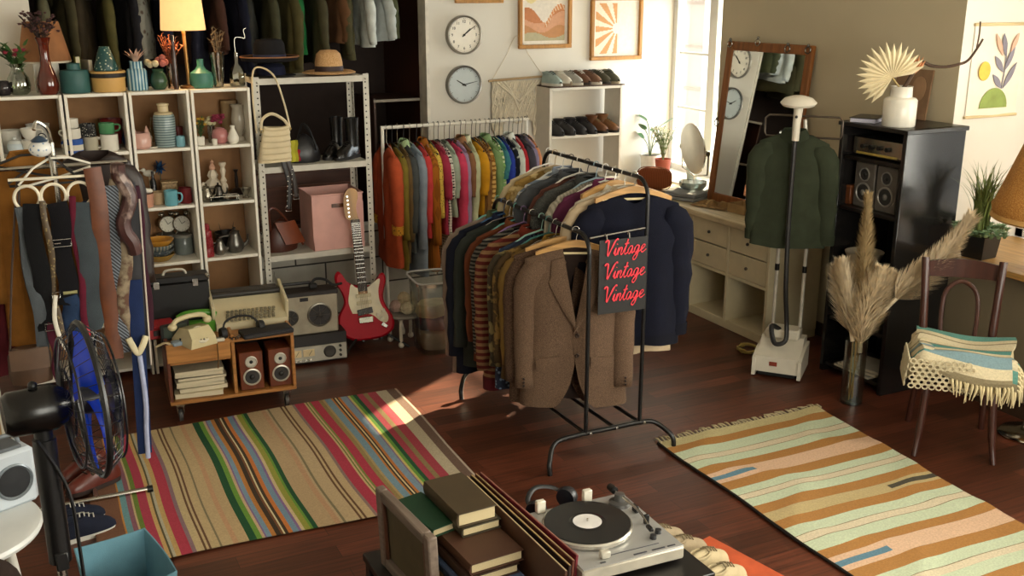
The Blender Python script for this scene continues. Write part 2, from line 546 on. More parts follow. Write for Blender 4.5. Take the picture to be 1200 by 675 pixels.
area('daylight_back_window', (5.3, 6.67, 1.47), (0, PI / 2, 0), 1.36, 1.0, 46, (.84, .93, 1.))
area('daylight_side_window', (5.5, 1.6, 1.75), (0, PI / 2, 0), 1.7, 2.5, 225, (1., .94, .84))
area('front_fill_added', (2.6, -1.25, 1.8), (PI / 2, 0, 0), 3.9, 1.7, 165, (1., .93, .82))  # added fill light from behind the camera, brightens faces turned to it
sun = bpy.data.lights.new('sun', 'SUN'); sun.energy = 55.; sun.angle = .012; sun.color = (1., .78, .52)
so = bpy.data.objects.new('sun', sun); COL.objects.link(so)
so.rotation_euler = Vector((-1., -.63, -.62)).to_track_quat('-Z', 'Y').to_euler()
cam = bpy.data.cameras.new('camera'); cam.sensor_width = 36; cam.lens = 36; cam.clip_start = .05
co = bpy.data.objects.new('camera', cam); COL.objects.link(co); co.location = (0, 0, CAM_H)
co.rotation_euler = (PI / 2 - PITCH, 0, -YAW); S.camera = co
vs = S.view_settings; vs.view_transform = 'Standard'; vs.look = 'None'; vs.gamma = 1.; vs.use_curve_mapping = False; vs.exposure = .22
S.cycles.use_denoising = True
S.cycles.max_bounces = 7; S.cycles.transparent_max_bounces = 24; S.cycles.diffuse_bounces = 3

# ------------------------------------------------------------------ rugs
RUG = M('#ffffff', pat='attr', rough=.95, bump=.6, bscale=420., scale=120., var=.22)


def rug_wave(x, y, k): return .006 + .003 * (1 + sin(x * 5 + k) * cos(y * 3.1 + k * 2)) + .002 * (1 + sin(y * 9 + x * 4))


st = [(.13, '#7a5138'), (.246, '#c98a3e'), (.25, '#c98a3e'), (.253, '#6f9da1'), (.279, '#8d5a66'), (.299, '#cdb384'), (.307, '#6f8430'), (.327, '#b03a4e'),
      (.366, '#cda668'), (.382, '#5c5334'), (.39, '#b9b39a'), (.402, '#c9a566'), (.422, '#b5384b'), (.466, '#8f7277'), (.483, '#c8b184'), (.514, '#6b4a2c'), (.523, '#c8b184'), (.533, '#6d4a30'), (.542, '#c6ad80'),
      (.577, '#857a5b'), (.585, '#c6ac80'), (.63, '#c99d75'), (.651, '#c4a87c'), (.694, '#15502b'), (.726, '#6d9a38'), (.748, '#d0b48a'), (.76, '#8d6a98'), (.767, '#7f9cb0'), (.787, '#c3813c'), (.806, '#40301c'), (.826, '#7a4a28'), (.836, '#e0d3a8'), (.843, '#45351f'),
      (.857, '#cf7b39'), (.875, '#7b99ac'), (.9, '#8d6c9a'), (.911, '#d5bd92'), (.925, '#9b9a3c'), (.95, '#6d9a38'), (.961, '#17502c'), (.981, '#bfa37b'), (1.056, '#c39a74'), (1.08, '#c3a982'), (1.091, '#857a5b'), (1.102, '#c4ab84'),
      (1.162, '#6b4a2c'), (1.172, '#c8b084'), (1.183, '#6b4a2c'), (1.193, '#c6ac82'), (1.229, '#937a70'), (1.243, '#b4364b'), (1.296, '#cdb080'), (1.306, '#6d7a34'), (1.313, '#cdb080'), (1.322, '#7d8a3f'), (1.333, '#b8374b'), (1.378, '#9c8450'), (1.4, '#b39a6a'),
      (1.413, '#7b9aa8'), (1.45, '#c17b3a'), (1.461, '#453420'), (1.471, '#dccb9c'), (1.479, '#42301e'), (1.488, '#c27a3b'), (1.503, '#7f98aa'), (1.537, '#8a6a8c'), (1.545, '#cdbb6c'), (1.558, '#679a3a'), (1.576, '#16522c'), (1.598, '#a93c49'), (1.633, '#8e7a4e'), (1.66, '#a53a46'),
      (1.71, '#bcae92'), (1.773, '#6e5546'), (1.823, '#b7a592'), (1.835, None)]
mb = MB(); xs = [a for a, _ in st]; ny = 46
for k in range(len(st) - 1):
    mb.col = st[k][1]
    def fn(u, v, a=xs[k], b=xs[k + 1]):
        x = a + (b - a) * u; y0 = 3.862 + .03 * sin(x * 3); y1 = 5.235 + .006 * sin(x * 6)
        y = y0 + (y1 - y0) * v
        xx = x - .05 * (1 - v) * max(0, x - 1.3) / .5 + .004 * sin(y * 7)
        return (xx, y, rug_wave(xx, y, .3))
    mb.grid(fn, 1 if xs[k + 1] - xs[k] < .05 else 2, ny)
mb.sm = [True] * len(mb.f)
one('striped_rug', mb, RUG, 'long flat-woven rug with narrow multicoloured crosswise stripes, on the floor before the wooden cart', 'rug')

br, mint, crm, pk, tan = '#b07c3e', '#c9d4b4', '#dccdae', '#deb898', '#c2ad7c'
rs = [(3.945, '#c6b888'), (3.868, br), (3.8, mint), (3.715, '#8a7a5a'), (3.711, crm), (3.668, '#8a7a5a'), (3.664, mint), (3.6, br), (3.535, pk), (3.432, br), (3.36, mint), (3.302, '#8a7a5a'), (3.298, crm), (3.259, '#8a7a5a'), (3.255, mint), (3.187, br), (3.115, tan), (3.035, br), (2.965, mint),
      (2.897, '#8a7a5a'), (2.893, crm), (2.849, '#8a7a5a'), (2.845, mint), (2.77, br), (2.71, pk), (2.605, br), (2.53, mint), (2.464, '#8a7a5a'), (2.46, crm), (2.42, mint), (2.35, br), (2.28, tan), (2.2, br), (2.13, mint), (2.06, crm), (2.02, mint), (1.95, br), (1.88, pk), (1.78, br), (1.7, mint), (1.62, None)]
rg = T('woven_rug', 'cotton rug with wide ochre, mint and pink bands and knotted fringe, beside the chair', 'rug')
mb = MB()
for k in range(len(rs) - 1):
    ya, yb, c = rs[k][0], rs[k + 1][0], rs[k][1]
    nx = 24
    for i in range(nx):
        mb.col = c
        blue = c == pk and ya > 2.5
        def fn(u, v, i=i):
            uu = (i + u) / nx; y = ya + (yb - ya) * v
            y += .006 * sin(uu * 4.2 + .5) + .0025 * sin(uu * 13 + ya * 5)
            xl = 2.745 + .02 * (y - 2.62) / 1.3 + .006 * sin(y * 8); xr = 3.70 + .1 * (y - 2.54) / 1.4
            x = xl + (xr - xl) * uu
            z = .008 + .004 * (1 + sin(x * 4 + y * 3)) + .008 * max(0, sin(x * 9 + 1.3 * sin(y * 9))) ** 4
            return (x, y, z)
        if blue:
            for q0, q1, cc in ((0, .34, c), (.34, .68, '#5f8596' if i < (6 if ya > 3 else 7) else c), (.68, 1, c)):
                mb.col = cc
                mb.grid(lambda u, v, q0=q0, q1=q1: fn(u, q0 + (q1 - q0) * v), 1, 1)
        elif c == tan and ya > 3 and i >= 17:
            for q0, q1, cc in ((0, .3, c), (.3, .72, '#4b4638'), (.72, 1, c)):
                mb.col = cc
                mb.grid(lambda u, v, q0=q0, q1=q1: fn(u, q0 + (q1 - q0) * v), 1, 1)
        else:
            mb.grid(fn, 1, 3 if ya - yb > .03 else 1)
mb.build('woven_panel', RUG, rg)
# dark binding along the long edge, knotted fringe on the far end
e = MB(); e.tube([(2.742 + .02 * (y - 2.62) / 1.3 + .006 * sin(y * 8), y, .009) for y in [1.62 + i * .058 for i in range(41)]], .007, 6)
e.build('edge_binding', cloth('#2a2320'), rg)
f = MB(); rnd = random.Random(5)
for i in range(46):
    x = 2.78 + i * .0232; a = rnd.uniform(-.018, .018); l = rnd.uniform(.035, .06); y0 = 3.945 + .006 * sin((x - 2.77) / 1.06 * 4.2 + .5)
    f.tube(bez([(x, y0 - .01, .012), (x + a * .4, y0 + l * .5, .014), (x + a, y0 + l, .006)], 3), [.0045] * 3 + [.006, .004, .003, .002], 5)
f.build('fringe', cloth('#cbbd98'), rg)
# ------------------------------------------------------------------ on the back wall
def clock(c, r, face, rim, numerals, hands, label):
    t = T('wall_clock', label, 'clock', c)
    ry = Euler((PI / 2, 0, 0))
    MB().lathe([(r, 0), (r, .035), (r * .97, .045), (r * .9, .042), (r * .9, .02)], n=40, rot=ry).build('clock_case', rim, t)
    MB().lathe([(r * .92, .02), (r * .92, .024)], n=40, rot=ry).build('clock_face', face, t)
    mk = MB(); ink = M('#2a2722', rough=.6)
    for i in range(60):
        a = PI / 2 - i * PI / 30
        L = .09 if i % 5 == 0 else .045
        if numerals and i % 5 == 0: L = .05
        p = lambda q: (r * q * cos(a), -.0255, r * q * sin(a))
        mk.tube([p(.86 - L), p(.86)], r * (.012 if i % 5 == 0 else .005), 4)
    if numerals:
        for i in range(1, 13):
            a = PI / 2 - i * PI / 6
            text_mesh(mk, str(i), r * .2, Matrix.Translation((r * .68 * cos(a), -.0255, r * .68 * sin(a))) @ Matrix.Rotation(PI / 2, 4, 'X'))
    mk.build('dial_marks', ink, t)
    for nm, a, L, w in (('hour_hand', hands[0], .48, .035), ('minute_hand', hands[1], .78, .024)):
        h = MB(); a = PI / 2 - a * 2 * PI
        h.tube([(-r * .12 * cos(a), -.028, -r * .12 * sin(a)), (r * L * cos(a), -.028, r * L * sin(a))], [r * w, r * w * .5], 6)
        h.build(nm, ink, t)
    MB().lathe([(r * .06, .026), (r * .05, .034), (0, .035)], n=12, rot=ry).build('hub', ink, t)


clock((3.135, 7.2, 1.893), .142, ceramic('#ece3d0'), M('#8f8a80', rough=.3, metal=.7), True, (1.6 / 12, 9 / 60), 'round cream wall clock with numerals in a pewter rim, upper of two')
clock((3.13, 7.2, 1.53), .142, M('#c9d2d2', rough=.3, var=.05), M('#7d7a74', rough=.3, metal=.7), False, (10 / 12, 13 / 60), 'round pale blue wall clock without numerals, lower of two')


def picture(name, x0, x1, z0, z1, label, paint):
    t = T(name, label, 'picture', ((x0 + x1) / 2, 7.2, z0))
    hw, h, b = (x1 - x0) / 2, z1 - z0, .03
    wood = M('#b9823f', pat='wood', axis='Z', rough=.45)
    f = MB()
    for (a, c) in (((-hw, 0), (hw, b)), ((-hw, h - b), (hw, h)), ((-hw, b), (-hw + b, h - b)), ((hw - b, b), (hw, h - b))):
        f.box(((a[0] + c[0]) / 2, -.016, (a[1] + c[1]) / 2), (c[0] - a[0], .032, c[1] - a[1]), bev=.004)
    f.build('frame', wood, t)
    s = MB(); s.smooth = False
    nx, nz = 64, 84
    for j in range(nz):
        for i in range(nx):
            u, v = (i + .5) / nx, (j + .5) / nz
            s.col = paint(u, v)
            X = lambda q: -hw + b + (2 * hw - 2 * b) * q
            Z = lambda q: b + (h - 2 * b) * q
            s.add([(X(i / nx), -.008, Z(j / nz)), (X((i + 1) / nx), -.008, Z(j / nz)), (X((i + 1) / nx), -.008, Z((j + 1) / nz)), (X(i / nx), -.008, Z((j + 1) / nz))], [[0, 1, 2, 3]])
    s.build('print', M('#ffffff', pat='attr', rough=.6, var=.12, scale=40.), t)


def hills(u, v):
    m = .06
    if u < m or u > 1 - m or v < m * .7 or v > 1 - m * .7: return '#efe6d6'
    if (u - .2) ** 2 + ((v - .63) * 1.3) ** 2 < .018: return '#e9d79a'
    r1 = .43 + .05 * sin(u * 9 + .6) - .10 * math.exp(-((u - .5) / .14) ** 2) + .14 * max(0, u - .55)
    if v > r1: return '#eadfce'
    if v > r1 - .07 and u > .5: return '#d5894f' if (u * 31 + v * 20) % 2 < 1.3 else '#e8cfae'
    r2 = .3 + .06 * sin(u * 6 + 2.4) + .08 * u
    if v > r2: return '#c97f4c'
    r3 = .2 + .05 * sin(u * 8 + 1.2)
    if v > r3: return '#d9a07a'
    return '#c58a55' if v > .12 + .04 * sin(u * 7) else '#b9b08c'


def rays(u, v):
    m = .05
    if u < m or u > 1 - m or v < m or v > 1 - m: return '#efe7d8'
    a = math.atan2(v - .5, u - .52); d = math.hypot(v - .5, u - .52)
    if d < .1 or u > .56: return '#efe6d4'
    k = (math.degrees(a) % 360 - 90) / 14
    return '#d69a5e' if (k % 2 < 1 and 0 < k < 13) else '#efe2cb'


picture('framed_print', 3.59, 4.05, 1.78, 2.42, 'wood-framed print of orange hills under a pale sky, on the white wall', hills)
picture('framed_print', 4.225, 4.705, 1.675, 2.165, 'wood-framed print of tan sun rays fanning left, beside the window', rays)
picture('framed_print', 3.07, 3.46, 2.12, 2.6, 'wood-framed print whose lower edge alone shows above the upper clock', lambda u, v: '#e6dcc8')

# macrame hanging
t = T('macrame_hanging', 'cream knotted macrame wall hanging on a stick, below the clocks', 'wall hanging', (3.58, 7.17, 1.56))
MB().tube([(-.25, 0, -.01), (.26, 0, .01)], .009, 8).build('stick', M('#b79a72', pat='wood', axis='X'), t)
MB().tube(bez([(-.22, 0, .0), (-.1, .01, .17), (.0, .02, .32), (.1, .01, .17), (.22, 0, .01)], 6), .0025, 5).build('hanging_cord', cloth('#d9cbb0'), t)
m = MB(); rnd = random.Random(2)
for i in range(58):
    u = i / 57; x = -.22 + .44 * u
    top = -.015
    L = .27 + .06 * abs(sin(u * PI * 3)) + (.1 if u < .2 or u > .8 else 0)
    pts = [(x + .006 * sin(k * 2.2 + i), -.005 + .006 * cos(k * 2 + i * 1.7), top - L * k / 9) for k in range(10)]
    m.tube(pts, .0048, 5)
for s_ in (-1, 1):
    for k in range(3):
        m.tube(bez([(s_ * .03 * k - s_ * .19, -.014, -.02), (s_ * .03 * k * .5 - s_ * .1, -.018, -.09), (0, -.016, -.17 - .035 * k)], 6), .008, 6)
for r_ in range(3):
    for i in range(12):
        m.ball((-.2 + .036 * i + .018 * (r_ % 2), -.012, -.1 - .045 * r_), .008, 7, 5)
m.build('knotted_fringe', cloth('#efe4cb', bump=.6), t)

# poster on the pier's return
t = T('leaf_print', 'unframed abstract print of grey leaves over a green mound, hung above the plants', 'picture', (4.98, 4.028, 1.53))
P = MB(); P.slab(lambda u, v: (-.2 + .4 * u, -.004 - .01 * sin(u * PI) * (1 - v), .5 * v), 8, 8, (0, .002, 0)); P.build('paper', M('#eee3cf', rough=.8, var=.04), t)
for nm, z in (('hanging_rail', .5), ('hanging_rail', 0.)):
    MB().box((0, -.006, z), (.42, .016, .016), bev=.003).build(nm, M('#d8c08e', pat='wood', axis='X'), t)
q = MB(); q.prism([(.11 * cos(a * PI / 16), .045 + .11 * sin(a * PI / 16)) for a in range(17)], 'Y', -.0155, -.0125); q.build('green_mound', M('#93a457', rough=.9), t)
q = MB(); q.prism([(-.1 + .045 * cos(a * PI / 10), .25 + .052 * sin(a * PI / 10)) for a in range(20)], 'Y', -.0155, -.0125); q.build('yellow_sun', M('#e2bd52', rough=.9), t)
gl = MB()
gl.tube([(.05, -.0145, .15), (.06, -.0145, .28), (.05, -.0145, .4)], .003, 5)
def leaf2(mb, x0, z0, x1, z1, wd):
    n = 10; dx, dz = x1 - x0, z1 - z0; L = math.hypot(dx, dz); px, pz = -dz / L, dx / L
    poly = [(x0 + dx * k / n + px * wd * sin(PI * k / n), z0 + dz * k / n + pz * wd * sin(PI * k / n)) for k in range(n + 1)]
    poly += [(x0 + dx * k / n - px * wd * sin(PI * k / n), z0 + dz * k / n - pz * wd * sin(PI * k / n)) for k in range(n - 1, 0, -1)]
    mb.prism(poly, 'Y', -.016, -.0125)
for a in ((.05, .15, -.03, .23, .018), (.06, .15, .15, .29, .018), (.05, .24, -.03, .33, .018), (.06, .25, .12, .38, .017), (.05, .33, .02, .45, .018)): leaf2(gl, *a)
gl.build('grey_leaves', M('#8a8590', rough=.9), t)
pl = MB()
for a in ((.03, .33, -.04, .45, .016), (.09, .35, .14, .45, .016)): leaf2(pl, *a)
pl.build('pink_leaves', M('#dcae94', rough=.9), t)

# ------------------------------------------------------------------ white box shelving: four narrow units side by side
SHW = M('#f4eedf', rough=.45, var=.05); SHB = M('#9a6f45', rough=.7, var=.12)
SX = [(-.045, .29), (.3, .62), (.63, .955), (.965, 1.3)]
ROWS = [.02, .345, .672, 1.005, 1.34]
TOPZ = 1.665
names = ['holding white crockery', 'holding stacked mugs', 'holding the pink planters', 'holding figurines']
names = ['narrow white open shelf unit with white crockery, at the picture edge', 'narrow white open shelf unit with mugs, behind the tie stand',
         'narrow white open shelf unit with planters, bowls and small clocks', 'narrow white open shelf unit with figurines, beside the steel rack']
for (x0, x1), lb in zip(SX, names):
    t = T('shelf_unit', lb, 'shelf', ((x0 + x1) / 2, 6.27, 0), 0, 'white shelf units along the back')
    h = (x1 - x0) / 2
    for sgn in (-1, 1):
        MB().box((sgn * (h - .008), 0, TOPZ / 2), (.016, .34, TOPZ), bev=.002).build('side_panel', SHW, t)
    MB().box((0, .165, TOPZ / 2), (h * 2 - .034, .008, TOPZ - .02), bev=.001).build('back_panel', SHB, t)
    for z in ROWS[1:] + [TOPZ, .06]:
        MB().box((0, -.003, z - .009), (h * 2 - .034, .325, .018), bev=.002).build('shelf_board', SHW, t)

# perforated steel rack
PS = M('#cfcabc', rough=.5, var=.1); HOLE = M('#3c3732', rough=.8)
t = T('steel_rack', 'cream perforated steel rack holding hats, boots and a pink box', 'rack', (1.68, 6.3, 0))
for sx in (-1, 1):
    for sy in (-1, 1):
        p = MB(); X, Y = sx * .335, sy * .17
        p.box((X, Y, .86), (.036, .003, 1.72), bev=.0005)
        p.box((X + sx * .017, Y - sy * .015, .86), (.003, .034, 1.72), bev=.0005)
        o = p.build('post', PS, t)
        hl = MB()
        for k in range(46):
            z = .05 + k * .036
            hl.lathe([(.0052, -.0022), (.0052, .0022)], (X - sx * .004, Y, z), 8, rot=Euler((PI / 2, 0, 0)))
            hl.lathe([(.0052, -.0022), (.0052, .0022)], (X + sx * .017, Y - sy * .016, z + .018), 8, rot=Euler((0, PI / 2, 0)))
        hl.build('slot_row', HOLE, o)
for z in (1.71, 1.185, .635, .1):
    s = MB(); s.box((0, 0, z - .002), (.66, .335, .004), bev=.001)
    s.box((0, -.168, z - .018), (.66, .003, .036), bev=.0005); s.box((0, .168, z - .018), (.66, .003, .036), bev=.0005)
    s.box((-.33, 0, z - .018), (.003, .33, .036), bev=.0005); s.box((.33, 0, z - .018), (.003, .33, .036), bev=.0005)
    s.build('shelf_board', PS, t)
bl = MB()
for sx in (-1, 1):
    for z in (1.7, 1.175, .625, .09): bl.lathe([(.006, 0), (.006, .004), (0, .006)], (sx * .33, -.172, z - .01), 8, rot=Euler((PI / 2, 0, 0)))
bl.build('bolts', steel(), t)

# dark chest standing in the alcove behind the rack
t = T('wooden_chest', 'dark brown wooden chest standing behind the steel rack', 'chest', (1.75, 7.2, 0))
MB().box((0, 0, .5), (.9, .4, 1.0), bev=.01).build('carcass', M('#4a2919', pat='wood', axis='X', rough=.45), t)
for z in (.22, .5, .78):
    d = MB().box((0, -.206, z), (.82, .016, .25), bev=.006).build('drawer', M('#57301d', pat='wood', axis='X', rough=.4), t)
    for sx in (-.25, .25): MB().ball((sx, -.228, z), .014).build('knob', M('#7a5a30', metal=.8, rough=.4), d)

# alcove shoe corner
t = T('corner_shelf', 'dark corner shelf with pale edge inside the alcove, above the colour rail', 'shelf', (2.66, 7.6, 0))
for z in (1.02, 1.42):
    MB().box((0, 0, z), (.38, .5, .018), bev=.003).build('shelf_board', DARKWOOD, t)
    MB().box((0, -.252, z), (.38, .006, .02), bev=.001).build('edge_strip', M('#8d8373', rough=.5), t)
for sx in (-.18,):
    MB().box((sx, 0, .72), (.018, .5, 1.44), bev=.002).build('side_panel', DARKWOOD, t)

# ------------------------------------------------------------------ low wooden cart on castors
CW = M('#a8713a', pat='wood', axis='X', rough=.4); CWD = M('#5b2c1a', pat='wood', axis='Y', rough=.45)
CTZ = .44
t = T('media_cart', 'low wooden cart on castors with a drawer, magazine bay and speaker bay', 'cart', (.925, 5.58, 0), math.radians(-4))
W2, D2 = .33, .21
MB().box((0, 0, CTZ - .01), (W2 * 2, D2 * 2, .02), bev=.004).build('top_board', CW, t)
MB().box((0, 0, .12), (W2 * 2, D2 * 2, .02), bev=.004).build('bottom_board', CW, t)
for x in (-W2 + .009, W2 - .009): MB().box((x, 0, .295), (.018, D2 * 2, .33), bev=.003).build('side_panel', CWD if x < 0 else CW, t)
MB().box((.01, .0, .295), (.018, D2 * 2 - .02, .33), bev=.002).build('divider', CW, t)
MB().box((0, D2 - .006, .295), (W2 * 2 - .04, .01, .33), bev=.001).build('back_panel', M('#2c160d', pat='wood'), t)
MB().box((-.165, 0, .335), (.32, D2 * 2 - .03, .014), bev=.002).build('bay_shelf', CW, t)
d = MB().box((-.165, -D2 + .006, .398), (.322, .016, .105), bev=.003).build('drawer', M('#b57c40', pat='wood', axis='X', rough=.4), t)
for x in (-W2 + .05, W2 - .05):
    for y in (-D2 + .05, D2 - .05):
        c = MB(); c.box((x, y, .098), (.05, .05, .012), bev=.002); c.box((x - .016, y, .075), (.004, .03, .05), bev=.001); c.box((x + .016, y, .075), (.004, .03, .05), bev=.001)
        c = c.build('castor', steel(), t)
        MB().lathe([(.02, -.011), (.034, -.009), (.034, .009), (.02, .011)], (x, y + .008, .034), 20, rot=Euler((0, PI / 2, 0))).build('wheel', M('#3e3b38', rough=.5), c)

# ------------------------------------------------------------------ white shoe shelf by the back wall
t = T('shoe_shelf', 'tall white open shelf holding shoes, against the white wall', 'shelf', (4.06, 7.06, 0))
for x in (-.315, .315): MB().box((x, 0, .75), (.022, .24, 1.5), bev=.002).build('side_panel', M('#ded7c8', rough=.5, var=.05), t)
for z in (1.5, 1.13, .78, .42, .06): MB().box((0, 0, z - .011), (.61, .24, .022), bev=.002).build('shelf_board', M('#e8e3d6', rough=.5, var=.05), t)
MB().box((0, -.01, 1.504), (.66, .27, .008), bev=.002).build('top_mat', M('#4a3526', rough=.7), t)

# ------------------------------------------------------------------ dresser along the side wall
DW = M('#cbbd9a', rough=.45, var=.06)
t = T('white_dresser', 'long cream dresser with small drawers over open cubes, under the leaning mirror', 'dresser', (4.44, 5.72, 0))
L2 = .82
MB().box((-.0, 0, .735), (.5, L2 * 2 + .04, .04), bev=.005).build('top_board', M('#d3c29c', pat='wood', axis='Y', rough=.4), t)
MB().box((0, 0, .03), (.43, L2 * 2, .06), bev=.003).build('plinth', DW, t)
MB().box((.21, 0, .385), (.015, L2 * 2, .66), bev=.002).build('back_panel', DW, t)
cells = 4; cw = L2 * 2 / cells
for k in range(cells + 1):
    MB().box((-.01, -L2 + k * cw, .385), (.43, .026, .66), bev=.003).build('upright', DW, t)
MB().box((-.01, 0, .375), (.42, L2 * 2, .024), bev=.003).build('middle_board', DW, t)
for k in range(cells):
    yc = -L2 + (k + .5) * cw
    for zc in (.468, .631):
        d = MB().box((-.215, yc, zc), (.016, cw - .032, .155), bev=.004).build('drawer', DW, t)
        MB().ball((-.232, yc, zc), .011, 10, 7).build('knob', M('#3b322a', rough=.4), d)

# ------------------------------------------------------------------ leaning wall mirror
t = T('leaning_mirror', 'tall wood-framed mirror leaning on the taupe wall, clocks reflected in it', 'mirror', (4.53, 5.53, .757))
t.rotation_euler = (0, math.radians(6.), math.radians(4.3))
MH, MW = 1.12, .40
fw = .062; mw = M('#8c5526', pat='wood', axis='Z', rough=.45)
f = MB()
for y in (-MW + fw / 2, MW - fw / 2): f.box((0, y, MH / 2), (.03, fw, MH), bev=.005)
for z in (fw / 2, MH - fw / 2): f.box((0, 0, z), (.03, MW * 2 - fw * 2, fw), bev=.005)
f.build('frame', mw, t)
MB().box((.0, 0, MH / 2), (.014, MW * 2 - fw * 2 + .01, MH - fw * 2 + .01), bev=.001).build('glass', M('#eef0ec', rough=.015, metal=1., var=.0), t)
for y, z in ((.37, MH - .02), (.1, MH + .0), (-.18, MH - .03), (-.36, MH - .03), (MW, .55)):
    MB().tube(arc((-.018, y, z), .022, 0, 2 * PI, 14, 'YZ')[:-1], .004, 6, closed=True).ball((-.018, y, z + .03), .01).build('clip_hook', steel('#8d8c86'), t)

# ------------------------------------------------------------------ black media cabinet
BK = M('#17130f', rough=.3, var=.15)
CB = T('black_cabinet', 'tall black open-fronted cabinet with speakers inside, against the taupe wall', 'cabinet', (4.47, 4.17, 0))
cx, cy, ch = .22, .245, 1.5
for y in (-cy + .014, cy - .014): MB().box((0, y, ch / 2), (cx * 2, .028, ch), bev=.003).build('side_panel', M('#1d1b1a', rough=.16, var=.05), CB)
MB().box((0, 0, ch - .012), (cx * 2 + .02, cy * 2 + .02, .024), bev=.003).build('top_board', BK, CB)
MB().box((cx - .008, 0, ch / 2), (.012, cy * 2 - .05, ch - .06), bev=.001).build('back_panel', BK, CB)
for z in (1.3, 1.01, .62, .34, .05): MB().box((.0, 0, z), (cx * 2 - .03, cy * 2 - .06, .02), bev=.002).build('shelf_board', BK, CB)
# ------------------------------------------------------------------ garments and hangers
def sgnp(v, e): return math.copysign(abs(v) ** e, v)


WOODH = M('#c99a5c', pat='wood', axis='X', rough=.4)


def hanger(kind, loc, rz, label, w=.19, col='#c9c9c4', group=None, drop=0.):
    """hook sits on a rail at loc"""
    t = T('wooden_hanger' if kind == 'wood' else 'wire_hanger' if kind == 'wire' else 'plastic_hanger', label, 'hanger', loc, rz, group)
    hk = MB()
    r = .016
    pts = [(r * cos(a), 0, -r + .006 + r * sin(a)) for a in [math.radians(q) for q in (200, 170, 140, 110, 80, 50, 20, -10, -40)]]
    pts += [(0.004, 0, -.045), (0, 0, -.075 - drop if kind != 'wire' else -.085 - drop)]
    hk.tube(pts, .0024, 6)
    hk.build('hook', steel('#c4c1ba') if kind != 'plastic' else M(col, rough=.4), t)
    b = MB(); b.mat = Matrix.Translation((0, 0, -drop))
    if kind == 'wood':
        def fn(u, v):
            x = (u - .5) * 2 * w; d = abs(x) / w
            hh = .02 - .006 * d
            return (x, -.012 + .01 * d * d, -.07 - .055 * d ** 1.5 - hh * (v - .3) * 1.6)
        b.slab(fn, 20, 3, (0, .02, 0))
        b.build('shoulder_bar', WOODH, t)
        MB().tube([(-w * .82, 0, -.125), (w * .82, 0, -.125)], .006, 8).build('trouser_bar', M('#e2cfa0', rough=.4), t)
    else:
        rr = .0028 if kind == 'wire' else .005
        b.tube([(0, 0, -.08), (w * .5, 0, -.1), (w, 0, -.15), (w * .97, 0, -.162), (0, 0, -.166), (-w * .97, 0, -.162), (-w, 0, -.15), (-w * .5, 0, -.1)], rr, 6, closed=True)
        b.build('shoulder_bar', steel('#c4c1ba') if kind == 'wire' else M(col, rough=.4), t)
    return t


